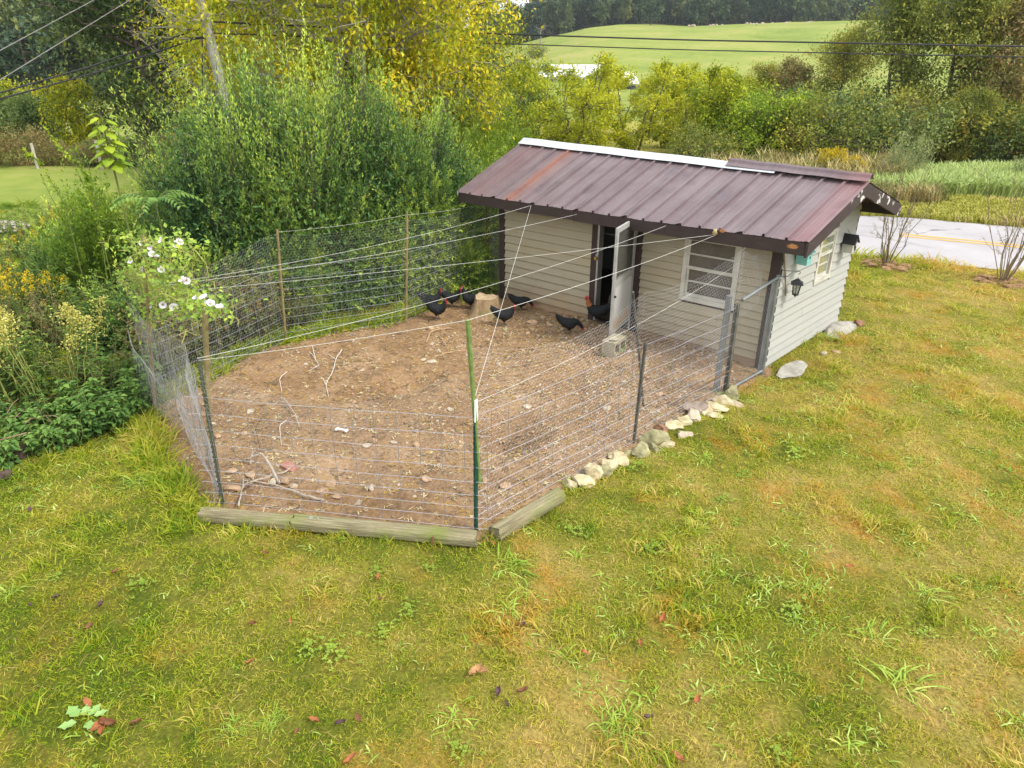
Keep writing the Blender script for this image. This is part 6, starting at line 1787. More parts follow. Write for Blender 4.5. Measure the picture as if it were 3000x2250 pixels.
for fx in (-0.40, -0.36):
    mb = MB(); V = []
    for (rr, z) in ((0.006, 0.004), (0.018 if fx < -.38 else 0.010, 0.004), (0.018 if fx < -.38 else 0.010, 0.0)):
        for j in range(12): V.append((rr * math.cos(j * .5236), rr * math.sin(j * .5236), z))
    mb.add(V, [(i * 12 + j, i * 12 + (j + 1) % 12, (i + 1) * 12 + (j + 1) % 12, (i + 1) * 12 + j) for i in range(2) for j in range(12)])
    o = mb.build("washer", wm, k2); o.location = (fx * L2, 0.0, (R_LOG + .004) * 0.815)
mb = MB(); tube(mb, [(0.28 * L2, -0.086, 0.05), (0.28 * L2, -0.098, 0.0), (0.275 * L2, -0.096, -0.05)], 0.011, 6); mb.build("rusty_spike", flat_mat("rusty_iron", (0.16, 0.07, 0.04), 0.9), k2)

LIME = flat_mat("cream_limestone", (0.48, 0.405, 0.25), 0.9, 0.15, var=0.4, scale=7, bump=0.7)
LIMEG = flat_mat("lichened_limestone", (0.30, 0.275, 0.15), 0.9, 0.15, var=0.45, scale=7, bump=0.7)
GREYS = flat_mat("grey_brown_stone", (0.27, 0.215, 0.175), 0.9, 0.15, var=0.3, scale=8, bump=0.6)
REDS = flat_mat("reddish_brown_stone", (0.26, 0.145, 0.085), 0.85, 0.2, var=0.3, scale=8, bump=0.5)
TANS = flat_mat("tan_field_stone", (0.40, 0.27, 0.165), 0.9, 0.15, var=0.3, scale=10, bump=0.5)
PALES = flat_mat("pale_field_stone", (0.46, 0.385, 0.29), 0.9, 0.15, var=0.25, scale=10, bump=0.5)
def rock(u, v, size, mat, lab, grp, seed, rz=0.0, sink=0.28, inpen=False, name="rock", base=ICO2):
    p = pen_at(u, v) if inpen else at(u, v)
    V = rock_verts(seed, size, base, 0.36); mb = MB(); mb.add(V, base[1]); o = mb.build(name, mat)
    o.location = (p[0], p[1], p[2] + size[2] * (0.5 - sink)); o.rotation_euler = (0, 0, rz)
    return tag(o, lab, "rock", grp)
border = ((1668, 1415, .13, .15, LIME, "upright cream rock next to the short log's end"), (1708, 1402, .24, .13, LIME, "flat cream rock second from the short log"), (1738, 1385, .22, .19, LIME, "large angular cream rock third from the short log"),
    (1700, 1378, .16, .10, GREYS, "brown rock inside the line near the short log"), (1772, 1378, .15, .13, LIMEG, "lichened rock tucked between two cream ones"), (1788, 1358, .22, .18, LIME, "rounded cream rock in the near part of the row"),
    (1825, 1350, .15, .11, LIME, "small cream block beside the rounded one"), (1808, 1335, .24, .10, LIME, "flat pale slab in the near part of the row"), (1838, 1325, .18, .11, LIMEG, "low lichened stone before the dark post"),
    (1872, 1318, .22, .17, LIMEG, "pitted olive rock at the foot of the dark post"), (1908, 1305, .17, .11, LIMEG, "small grey green rock just past the dark post"), (1925, 1288, .28, .20, LIMEG, "large lichened rock past the dark post"),
    (1952, 1298, .16, .09, LIME, "pale low rock on the lawn side of the lichened one"), (1938, 1253, .20, .16, REDS, "smooth red brown stone in the row"), (1968, 1242, .22, .15, LIME, "cream rock behind the red brown stone"),
    (1995, 1228, .22, .14, LIME, "cream rock in the far half of the row"), (2025, 1218, .24, .15, PALES, "whitish rock in the far half of the row"), (1998, 1270, .12, .12, PALES, "pale round rock out on the lawn"), (2018, 1263, .13, .06, PALES, "flat pale stone out on the lawn"),
    (2035, 1196, .26, .16, GREYS, "grey brown rock past the whitish one"), (2072, 1195, .22, .12, LIME, "cream ledge beside the grey brown rock"), (2095, 1185, .26, .13, LIME, "cream ledge two from the gate post"), (2122, 1170, .24, .13, LIME, "broad cream rock at the gate post"),
    (2148, 1150, .20, .19, LIMEG, "tall rounded rock standing right at the gate post"), (2158, 1175, .18, .05, PALES, "thin pale flat stone in front of the gate post"), (2090, 1208, .2, .09, LIME, "low cream stone on the lawn side of the far half"))
for i, (u, v, w, h, mt, lab) in enumerate(border):
    rock(u, v + 12, (w * 1.42, w * 1.05, h * 1.3), mt, lab, "rocks bordering the pen", 900 + i, i * 0.9, 0.34, name="border_rock", base=ICO3)
# flat stone slabs beside the end wall
SLAB = flat_mat("pale_rough_slab", (0.33, 0.31, 0.265), 0.95, 0.1, var=0.28, scale=9, bump=0.8)
def slab(c0, c1, w, h, lab, seed):
    a, b = at(*c0), at(*c1); L = np.linalg.norm(b - a)
    V = rock_verts(seed, (L, w, h * 2), ICO3, 0.22, cuts=7); V[:, 2] = np.minimum(V[:, 2], h * (0.85 + 0.12 * np.array([noise.noise(Vector((v[0] * 3, v[1] * 3, seed))) for v in V])))
    mb = MB(); mb.add(V, ICO3[1]); o = mb.build("stone_slab", SLAB); m = (a + b) / 2
    o.location = (m[0], m[1], m[2] + 0.0); o.rotation_euler = (0, 0, math.atan2(b[1] - a[1], b[0] - a[0])); tag(o, lab, "stone slab", "stone slabs beside the coop")
slab((2262, 1112), (2385, 1060), 0.38, 0.09, "long pale stone slab beside the near corner of the coop", 41)
slab((2400, 1000), (2500, 945), 0.46, 0.10, "pale stone slab at the far corner of the end wall", 43)
rock(2515, 955, (0.2, 0.18, 0.16), REDS, "small brown rock at the end of the far slab", None, 951)
rock(2412, 1040, (0.16, 0.12, 0.10), PALES, "small pale rock in the grass between the slabs", None, 952)
rock(2452, 1033, (0.16, 0.10, 0.06), TANS, "flat tan stone in the grass right of the slabs", None, 953)
# ================================================================ CHICKENS
FEATHER = NT("black_feathers")
_n = FEATHER.noise(FEATHER.pos('Object', (60, 60, 22)), 1.0, 4, 0.7)
FEATHER.set(FEATHER.ramp(_n, [(0.3, (0.006, 0.006, 0.008)), (0.6, (0.016, 0.018, 0.020)), (0.8, (0.035, 0.042, 0.040))]), 0.62, 0.3); FEATHER.bump(_n, 1.0, 0.02)
FEATHER = FEATHER.mat
RUSTF = flat_mat("rust_feathers", (0.30, 0.10, 0.03), 0.6, 0.3, var=0.4, scale=60)
COMB = flat_mat("red_comb", (0.55, 0.03, 0.04), 0.5, 0.4, var=0.2, scale=40)
LEG = flat_mat("grey_leg", (0.16, 0.14, 0.10), 0.6)
BEAKM = flat_mat("horn_beak", (0.30, 0.22, 0.12), 0.5)
PALEF = flat_mat("pale_face", (0.55, 0.42, 0.40), 0.6)
EYE = flat_mat("dark_eye", (0.01, 0.008, 0.006), 0.1, 0.6)

def chicken(u, v, ang, lab, sc=1.0, pose='up', rooster=False, pale=False):
    p = pen_at(u, v)
    r = empty("chicken", p, math.radians(ang), lab, "chicken", "chickens in the pen"); sc *= 0.82; r.scale = (sc, sc, sc)
    nk = {'up': [(0.135, 0.30, .052, .06), (0.155, 0.345, .038, .042), (0.168, 0.385, .031, .033), (0.185, 0.405, .029, .029), (0.203, 0.403, .020, .020), (0.212, 0.398, .010, .010)],
          'tall': [(0.125, 0.32, .055, .06), (0.135, 0.375, .040, .045), (0.145, 0.425, .032, .034), (0.160, 0.448, .029, .029), (0.178, 0.446, .020, .020), (0.187, 0.441, .010, .010)],
          'peck': [(0.150, 0.25, .055, .06), (0.195, 0.215, .042, .045), (0.235, 0.165, .033, .034), (0.250, 0.135, .029, .029), (0.262, 0.112, .020, .020), (0.266, 0.103, .010, .010)]}[pose]
    tl = 0.06 if rooster else 0.0
    rings = [(-0.265 - tl, 0.385 + tl, .010, .035), (-0.225 - tl * .5, 0.345 + tl * .6, .026, .055), (-0.165, 0.290, .058, .075), (-0.10, 0.245, .092, .095), (-0.03, 0.222, .107, .108), (0.04, 0.222, .104, .108), (0.095, 0.250, .080, .088)] + nk
    C = np.array([(a, b) for a, b, _, _ in rings]); n = 12; V = []
    tg = np.gradient(C, axis=0); tg /= np.linalg.norm(tg, axis=1, keepdims=True)
    for (x, z, ry, rz), t in zip(rings, tg):
        nx, nz = -t[1], t[0]
        for j in range(n):
            a = j * 2 * math.pi / n; V.append((x + nx * rz * math.sin(a), ry * math.cos(a), z + nz * rz * math.sin(a)))
    F = [(i * n + j, (i + 1) * n + j, (i + 1) * n + (j + 1) % n, i * n + (j + 1) % n) for i in range(len(rings) - 1) for j in range(n)]
    F += [tuple(range(n)), tuple(range((len(rings) - 1) * n, len(rings) * n))[::-1]]
    mb = MB(); mb.add(V, F)
    if rooster:
        nf = len(F); M = np.zeros(nf, int); M[7 * n:10 * n] = 3; mb.M = [M]
    rng = np.random.default_rng(u)
    for sg in (1, -1):                                       # folded wings and thighs
        W = ICO2[0] * np.array([0.125, 0.026, 0.068]); W[:, 2] -= 0.25 * W[:, 0]; mb.add(W + np.array([-0.035, sg * 0.094, 0.235]), ICO2[1])
        Tt = ICO1[0] * np.array([0.045, 0.034, 0.062]); mb.add(Tt + np.array([-0.005, sg * 0.05, 0.145]), ICO1[1])
        st = rng.uniform(-0.035, 0.035) * (1 if sg > 0 else -1)
        foot = np.array([0.0 + st, sg * 0.05, 0.004])
        tube(mb, [(-0.005, sg * 0.05, 0.12), (-0.012 + st * .5, sg * 0.05, 0.07), foot + [0, 0, 0.008]], [0.012, 0.008, 0.007], 6, 1)
        for a in (-0.5, 0, 0.5, math.pi): tube(mb, [foot + [0, 0, .006], foot + np.array([math.cos(a) * 0.028, math.sin(a) * 0.028, 0.008]), foot + np.array([math.cos(a) * 0.048, math.sin(a) * 0.048, 0.0])], [0.006, 0.005, 0.002], 4, 1)
    for k in range(9 if not rooster else 14):                 # tail feathers
        s = (k - 4) / 4 if not rooster else (k - 6.5) / 6.5
        L = 0.12 * (1.7 if rooster else 1.0) * rng.uniform(.85, 1.1)
        b = np.array([-0.20, s * 0.022, 0.325]); d = np.array([-0.62, s * 0.35, 0.78 - 0.2 * abs(s)]); d /= np.linalg.norm(d); cz = np.array([-0.3, 0, -0.25]) * (1 if rooster else .2) * L
        sdv = np.array([0.2, 0.45, 0.25]); sdv /= np.linalg.norm(sdv); w = 0.022
        mb.add([b - sdv * w * .6, b + sdv * w * .6, b + d * L * .6 + sdv * w, b + d * L * .6 - sdv * w, b + d * L + cz * 1.0], [(0, 1, 2, 3), (3, 2, 4)])
    body = mb.build("body", [FEATHER, LEG, FEATHER, RUSTF], r, smooth=True)
    hx, hz = nk[3][0], nk[3][1]; fx, fz = nk[4][0], nk[4][1]; d = np.array([nk[5][0] - nk[3][0], 0, nk[5][1] - nk[3][1]]); d /= np.linalg.norm(d); up = np.array([-d[2], 0, d[0]])
    h = np.array([hx, 0, hz])
    cb = MB(); V = []; cs = 1.5 if rooster else 1.0
    prof = [(-0.022, .018), (-0.018, .044), (-0.010, .032), (-0.004, .052), (0.004, .034), (0.010, .048), (0.016, .028), (0.021, .034), (0.026, .014)]
    for sy in (-0.004, 0.004):
        for (a, b) in prof: V.append(h + d * a * cs + up * b * (cs if b > .03 else 1) + np.array([0, sy, 0]))
    m = len(prof); cb.add(V, [tuple(range(m)), tuple(range(2 * m - 1, m - 1, -1))] + [(i, i + 1, m + i + 1, m + i) for i in range(m - 1)]); cb.build("comb", COMB, r)
    for sg in (1, -1):
        wt = MB(); wt.add(ICO1[0] * np.array([.010, .006, .022 * cs]) + (h + d * 0.018 - up * 0.036 * cs + np.array([0, sg * .010, 0])), ICO1[1]); wt.build("wattle", COMB, r, smooth=True)
        fc = MB(); fc.add(ICO1[0] * np.array([.018, .006, .016]) + (h + d * 0.008 + np.array([0, sg * .024, 0])), ICO1[1]); fc.build("face", PALEF if pale else COMB, r, smooth=True)
        ey = MB(); ey.add(ICO1[0] * .005 + (h + d * 0.010 + up * .004 + np.array([0, sg * .030, 0])), ICO1[1]); ey.build("eye", EYE, r, smooth=True)
    bk = MB(); e = np.array([nk[5][0], 0, nk[5][1]]); tube(bk, [e - d * 0.006, e + d * 0.012 - up * .001, e + d * 0.024 - up * 0.008], [.009, .006, .001], 6); bk.build("beak", BEAKM, r)
    return r
chicken(1283, 940, 25, "front black hen of the pair by the back wire, red face turned to the coop", 1.08)
chicken(1266, 912, 50, "black hen half hidden behind the front hen of the pair", 1.08)
chicken(1325, 903, 45, "black hen with lowered tail between the pair and the stump", 1.0)
chicken(1379, 908, 215, "upright black hen with a pale face beside the stump", 1.06, 'tall', pale=True)
chicken(1478, 952, 42, "black hen standing side on in front of the stump, tail to a pale rock", 1.05)
chicken(1526, 912, 48, "black hen at the foot of the left boards, behind the side on one", 1.0, 'peck')
chicken(1668, 978, 40, "black hen pecking nearest to the doorway's left", 1.0, 'peck')
chicken(1748, 948, 205, "black rooster with a rusty neck stepping out of the doorway", 1.2, 'up', True)

# ================================================================ THINGS IN THE PEN
def stump():
    p = pen_at(1425, 925); r = empty("tree_stump", p, 0, "broad pale tree stump by the coop's west corner", "stump")
    rng = np.random.default_rng(2); n = 22; V = []; m = 7; H = 0.38
    for i in range(m):
        f = i / (m - 1)
        for j in range(n):
            a = j * 2 * math.pi / n; rr = (0.30 - 0.08 * f + 0.10 * (1 - f) ** 3) * (1 + 0.10 * math.sin(3 * a) + 0.06 * math.sin(7 * a + 1) + 0.04 * noise.noise(Vector((math.cos(a) * 2, math.sin(a) * 2, i * .6))))
            V.append((rr * math.cos(a), rr * math.sin(a) * 0.85, -0.05 + f * H + (0.018 * math.sin(a * 2 + .5) + 0.012 * math.sin(a * 5) if i == m - 1 else 0)))
    mb = MB(); mb.add(V, [(i * n + j, i * n + (j + 1) % n, (i + 1) * n + (j + 1) % n, (i + 1) * n + j) for i in range(m - 1) for j in range(n)])
    t = NT("stump_bark"); g = t.noise(t.pos('Object', (7, 7, 1.2)), 2.2, 6, 0.7); mo = t.noise(t.pos('Object'), 4, 3)
    c = t.ramp(g, [(0.3, (0.16, 0.10, 0.06)), (0.55, (0.36, 0.25, 0.14)), (0.75, (0.50, 0.38, 0.24))]); c = t.mix(t.ramp(mo, [(0.55, 0), (0.68, .7)]), c, (0.16, 0.18, 0.05)); t.set(c, 0.9, 0.1); t.bump(g, 1.0, 0.03)
    mb.build("bark", t.mat, r, smooth=True)
    tp = MB(); top = V[-n:]; c = np.mean(top, axis=0) + np.array([0, 0, .004]); ins = [tuple(c + (np.array(q) - c) * 0.985 + np.array([0, 0, .003])) for q in top]
    tp.add([tuple(c)] + ins, [(0, 1 + j, 1 + (j + 1) % n) for j in range(n)]); tp.build("cut_face", flat_mat("sawn_wood", (0.42, 0.31, 0.19), 0.9, 0.1, var=.3, scale=12, bump=.5), r)
stump()
def cinder():
    p = pen_at(1797, 1038); r = empty("cinder_block", p, math.radians(98), "mossy grey cinder block under the open storm door", "cinder block")
    t = NT("mossy_concrete"); n_ = t.noise(t.pos('Object'), 9, 5, 0.7); mo = t.noise(t.pos('Object'), 5, 3)
    c = t.ramp(n_, [(0.3, (0.27, 0.235, 0.17)), (0.7, (0.44, 0.385, 0.28))]); c = t.mix(t.ramp(mo, [(0.5, 0), (0.62, .75)]), c, (0.20, 0.235, 0.08)); t.set(c, 0.95, 0.1); t.bump(n_, .8, .01)
    r.scale = (1.05, 1.1, 1.2)
    # walls and webs round two open cells; the cells face the door side
    w, d, h = 0.36, 0.19, 0.20; x0, y0 = -w / 2, -d / 2
    pc = {"end_wall": [((x0, y0, 0), (x0 + .035, -y0, h)), ((-x0 - .035, y0, 0), (-x0, -y0, h))], "face_shell": [((x0 + .035, y0 + .0, h - .035), (-x0 - .035, -y0, h)), ((x0 + .035, y0, 0), (-x0 - .035, -y0, .035))], "web": [((-.0175, y0 + .004, .035), (.0175, -y0 - .004, h - .035))]}
    mb = MB()
    for bs in pc.values():
        for lo, hi in bs: box(mb, lo, hi)
    o = mb.build("block_body", t.mat, r)
    cp = MB(); V = rock_verts(3, (0.20, .19, .045), ICO2, .2); V[:, 2] = np.clip(V[:, 2], -.02, .018); cp.add(V + np.array([-.05, 0, h + .015]), ICO2[1]); cp.build("mortar_cap", t.mat, r)
cinder()
def brick():
    p = pen_at(850, 1375); r = bpy.data.meshes.new("x"); mb = MB(); box(mb, (-.10, -.05, -.02), (.10, .05, .045)); o = mb.build("brick", flat_mat("worn_red_brick", (0.37, 0.175, 0.125), 0.9, .1, var=.3, scale=12, bump=.6))
    o.location = tuple(p); o.rotation_euler = (0.12, 0.06, 0.15); md = o.modifiers.new("worn", 'BEVEL'); md.width = .004; md.segments = 2
    tag(o, "worn red brick lying behind the left log", "brick")
brick()
pen_rocks = ((733, 1396, .24, .11, TANS, "largest tan rock of the heap behind the left log"), (690, 1437, .22, .10, TANS, "flat tan rock at the front of the heap behind the left log"), (678, 1388, .13, .06, TANS, "small tan rock behind the heap"), (803, 1420, .13, .08, PALES, "pale round rock right of the heap"),
    (836, 1418, .14, .09, TANS, "tan rock touching the pale round one"), (785, 1411, .10, .06, TANS, "small rock between the heap and the pale round one"), (860, 1434, .11, .07, PALES, "pale upright stone below the brick"), (968, 1408, .17, .09, TANS, "chunky tan rock right of the brick"),
    (950, 1448, .19, .06, TANS, "low tan rock nearest the washer log"), (987, 1466, .11, .05, TANS, "flat stone close to the washer log"), (1050, 1482, .10, .08, PALES, "white stone close to the washer log"), (1088, 1440, .11, .08, PALES, "pale stone right of the low tan rock"),
    (1036, 1186, .10, .05, TANS, "left stone of a pair in the middle of the yard"), (1046, 1198, .10, .05, TANS, "right stone of a pair in the middle of the yard"), (1075, 1312, .10, .05, PALES, "pale flat stone left of centre"), (1099, 1298, .11, .07, TANS, "tan stone by the pale flat one"),
    (1223, 1315, .12, .08, TANS, "round brownish stone in the front middle of the yard"), (1263, 966, .15, .10, TANS, "round rock in front of the pair of hens"), (1266, 1060, .20, .04, PALES, "flat slab of stone beside the bamboo cane"), (1240, 1052, .12, .03, PALES, "thin slab left of the flat one by the cane"),
    (1462, 1069, .16, .04, PALES, "pale flat stone right of the bamboo cane"), (1322, 1206, .11, .04, PALES, "pale stone beside the green post's tip"), (1285, 1028, .08, .06, PALES, "small white stone beyond the cane"), (1266, 1007, .12, .04, PALES, "flat pale stone beyond the cane"),
    (1250, 1408, .13, .04, TANS, "flat tan stone near the front wire"), (1222, 1274, .10, .05, GREYS, "grey stone in the middle of the yard"), (1480, 1425, .16, .07, TANS, "tan rock inside the short log"), (1420, 1411, .12, .07, TANS, "brown rock right of the green post"), (1471, 1321, .09, .05, TANS, "stone in the dust hollow by the green post"),
    (860, 1432, .12, .06, TANS, "tan stone under the brick's corner"), (897, 1068, .11, .04, PALES, "pale stone at the back left of the yard"), (1064, 1086, .10, .05, PALES, "pale stone at the back middle of the yard"), (733, 1210, .16, .03, PALES, "flat pale flake left of centre"), (624, 1248, .12, .07, PALES, "pale rock by the brown stake's foot"),
    (637, 1280, .11, .08, TANS, "tan rock right of the brown stake's foot"), (715, 1270, .12, .05, TANS, "low tan stone left of the middle"), (505, 1369, .13, .08, TANS, "tan stone outside the west wire"), (490, 1288, .11, .05, TANS, "flat orange stone outside the west wire"), (1460, 935, .22, .18, LIMEG, "large pale rock behind the side on hen's tail"),
    (1560, 945, .26, .10, TANS, "broken rock under the left boards"), (1590, 930, .18, .09, TANS, "tan rock under the left boards"), (1610, 955, .15, .07, TANS, "stone in the rubble under the left boards"), (1545, 975, .12, .06, TANS, "stone right of the side on hen"), (1480, 965, .14, .05, LIMEG, "greenish flat stone under the side on hen"),
    (1645, 965, .10, .05, PALES, "small pale stone by the pecking hen"), (1660, 990, .09, .06, PALES, "white stone in front of the pecking hen"), (1855, 1130, .10, .05, TANS, "tan stone behind the dark post"), (1840, 1165, .12, .05, TANS, "low stone left of the dark post"), (1780, 1200, .16, .04, PALES, "flat pale stone in the front right of the yard"),
    (1545, 1205, .15, .05, PALES, "flat pale stone in the right half of the yard"), (1385, 1190, .10, .05, TANS, "stone just behind the post tip"), (1930, 1155, .14, .06, TANS, "stone under the window"), (1640, 1350, .12, .04, TANS, "flat stone inside the rock row"), (1155, 1303, .11, .04, PALES, "pale flake left of the front middle"))
for i, (u, v, w, h, mt, lab) in enumerate(pen_rocks):
    rock(u, v, (w, w * (0.6 + 0.35 * ((i * 37) % 10) / 10), h), mt, lab, "stones in the pen", 700 + i, i * 0.77, 0.30, True, name="stone")

SRC4 = bpy.data.collections.new("pebble_sources")
for i, mt in enumerate((TANS, PALES, TANS, GREYS, TANS, LIMEG)):
    mb = MB(); mb.add(rock_verts(600 + i, (1, .8, .5), ICO1, .25), ICO1[1]); SRC4.objects.link(bpy.data.objects.new("pebble_%d" % i, mb.mesh("pebble_%d" % i, mt)))
def gravel_pts():
    rng = np.random.default_rng(91); n = 20000
    x, y = rng.uniform(-0.8, 5.3, n), rng.uniform(-7.3, 0.0, n)
    near_wall = sstep(-2.6, -0.2, y) * sstep(0.6, 1.8, x)
    east = sstep(2.6, 4.8, x) * sstep(-4.6, -2.2, y)
    dens = 0.12 + 0.85 * np.clip(near_wall + east, 0, 1) + 0.5 * (vnoise(x, y, 1.6, 41) > 0.62)
    k = (pen_sd(x, y) > 0.02) & (rng.random(n) < dens) & (y < -0.03)
    x, y = x[k], y[k]; n = len(x)
    s = 0.011 + 0.030 * rng.random(n) ** 3.0 + 0.016 * np.clip(near_wall + east, 0, 1)[k] * rng.random(n)
    z = dz(x, y) + s * 0.12
    return np.stack([x, y, z], 1), np.stack([rng.normal(size=n) * .3, rng.normal(size=n) * .3, rng.uniform(0, 6.28, n)], 1), np.stack([s, s, s], 1) * 1.5, rng.choice(6, n)
scatter_stuff("gravel", *gravel_pts(), SRC4, "small gravel and stone chips strewn over the bare yard")
SRC5 = bpy.data.collections.new("litter_sources")
for i, col in enumerate(((0.40, 0.26, 0.07), (0.26, 0.16, 0.07), (0.50, 0.40, 0.22), (0.13, 0.10, 0.06))):
    mb = MB(); rng = np.random.default_rng(i)
    for k in range(7):
        b = rng.normal(size=3) * np.array([.03, .03, 0]) + np.array([0, 0, .004]); d = rdir(1, rng)[0] * np.array([1, 1, .12]) * rng.uniform(.012, .04); s = np.array([-d[1], d[0], 0.004]); s = s / np.linalg.norm(s) * .004
        mb.add([b - d - s, b + d - s, b + d + s, b - d + s], [(0, 1, 2, 3)])
    SRC5.objects.link(bpy.data.objects.new("litter_%d" % i, mb.mesh("litter_%d" % i, flat_mat("litter_%d" % i, col, .9, .1))))
def litter_pts():
    rng = np.random.default_rng(92); n = 4500; x, y = rng.uniform(-0.8, 5.3, n), rng.uniform(-7.3, 0.0, n)
    k = (pen_sd(x, y) > 0.02) & (rng.random(n) < 0.25 + 0.9 * vnoise(x, y, 1.2, 44)); x, y = x[k], y[k]; n = len(x); s = rng.uniform(.6, 1.3, n)
    return np.stack([x, y, dz(x, y) + .003], 1), np.stack([rng.normal(size=n) * .1, rng.normal(size=n) * .1, rng.uniform(0, 6.28, n)], 1), np.stack([s, s, s], 1), rng.integers(0, 4, n)
scatter_stuff("litter", *litter_pts(), SRC5, "straw bits, chips and dead leaf litter on the yard floor")

GREYTWIG = flat_mat("bleached_stick", (0.42, 0.36, 0.29), 0.85, .1, var=.25, scale=20); PALEROOT = flat_mat("white_root", (0.62, 0.58, 0.52), .8, .1, var=.15); TANROOT = flat_mat("tan_root", (0.42, 0.29, 0.17), .85, .1); DARKTW = flat_mat("dark_twig", (0.10, 0.075, 0.055), .85, .1)
def stick(paths, r0, mat, lab, cat="stick", lift=0.01, hump=0.04):
    base = pen_at(*paths[0][0]); mb = MB()
    for k, pth in enumerate(paths):
        A = np.array([pen_at(*q) for q in pth]); n = 4 * len(A); B = np.array([np.interp(np.linspace(0, len(A) - 1, n), range(len(A)), A[:, c]) for c in range(3)]).T
        B[:, 2] += lift + hump * np.sin(np.linspace(0.15, math.pi, n)) + 0.006 * np.sin(np.arange(n) * 2.1)
        tube(mb, B - base, np.linspace(r0, r0 * .45, n) * (1 if k == 0 else .75), 6)
    o = mb.build("stick" if cat == "stick" else "root", mat); o.location = tuple(base); tag(o, lab, cat)
stick([[(950, 1478), (900, 1470), (800, 1432), (715, 1412)], [(700, 1490), (716, 1436), (713, 1402)], [(735, 1422), (840, 1397), (886, 1352)], [(716, 1436), (740, 1425)]], .013, GREYTWIG, "long forked grey branch lying behind the left log")
stick([[(820, 1425), (795, 1390), (771, 1357), (735, 1361), (712, 1344)], [(735, 1361), (760, 1338)]], .015, GREYTWIG, "bleached crooked branch propped over the tan rocks", hump=.12)
stick([[(915, 1014), (925, 1057), (936, 1078), (905, 1088)], [(905, 1030), (925, 1050)]], .006, PALEROOT, "short white root squiggle in the back left of the yard", "root")
stick([[(1002, 1022), (984, 1046), (978, 1095), (955, 1128), (963, 1163)], [(955, 1128), (940, 1105)], [(984, 1046), (945, 1030)]], .007, PALEROOT, "long white root wriggling across the back left of the yard", "root")
stick([[(842, 1092), (820, 1118), (826, 1148)]], .006, PALEROOT, "curved white root left of the long one", "root", hump=.06)
stick([[(822, 1172), (838, 1188), (868, 1228), (879, 1255)], [(838, 1188), (800, 1200)]], .009, GREYTWIG, "dead grey twig in the left half of the yard", hump=.06)
stick([[(1249, 1006), (1262, 982), (1290, 972), (1335, 964)], [(1290, 972), (1310, 985)]], .013, TANROOT, "tan forked root behind the bamboo cane", "root")
stick([[(1285, 985), (1300, 1005), (1314, 1028)], [(1300, 1005), (1330, 990)]], .008, TANROOT, "thin tan root left of the bamboo cane", "root")
stick([[(1275, 1048), (1320, 1040), (1370, 1025)]], .007, TANROOT, "straight tan twig at the bamboo cane", "stick")
stick([[(775, 1222), (750, 1265), (765, 1330), (745, 1355)]], .005, DARKTW, "thin dark wavy twig left of centre", "stick")
stick([[(690, 1490), (720, 1440), (760, 1380)]], .005, DARKTW, "thin dark twig crossing the rock heap", "stick")
stick([[(840, 1235), (820, 1255), (824, 1300)]], .005, PALEROOT, "small pale twig left of the white object", "stick")
def leaning_stick():
    a, b = pen_at(1960, 1185), None; mb = MB(); b = a + np.array([0.55, 0.55, 0.52]); tube(mb, [a, (a + b) / 2 + [0, 0, .01], b], [.012, .011, .008], 6); o = mb.build("stick", flat_mat("brown_stick", (0.2, 0.13, 0.08), .85, .1)); tag(o, "brown stick propped slantwise under the window", "stick")
leaning_stick()
def bone():
    p = pen_at(1000, 1266); mb = MB(); a = np.array([-.06, -.02, .03]); b = np.array([.07, .03, .035]); tube(mb, [a, a * .5 + b * .5 + [0, 0, .008], b], [.016, .012, .016], 8)
    for q in (a, b):
        for s in (1, -1): mb.add(ICO1[0] * .018 + q + np.array([-.1, .2, 0]) * s * .07, ICO1[1])
    o = mb.build("bone", flat_mat("bleached_bone", (0.78, 0.78, 0.76), .6, .3, var=.06), smooth=True); o.location = tuple(p); tag(o, "bleached white bone on the yard floor", "bone")
bone()

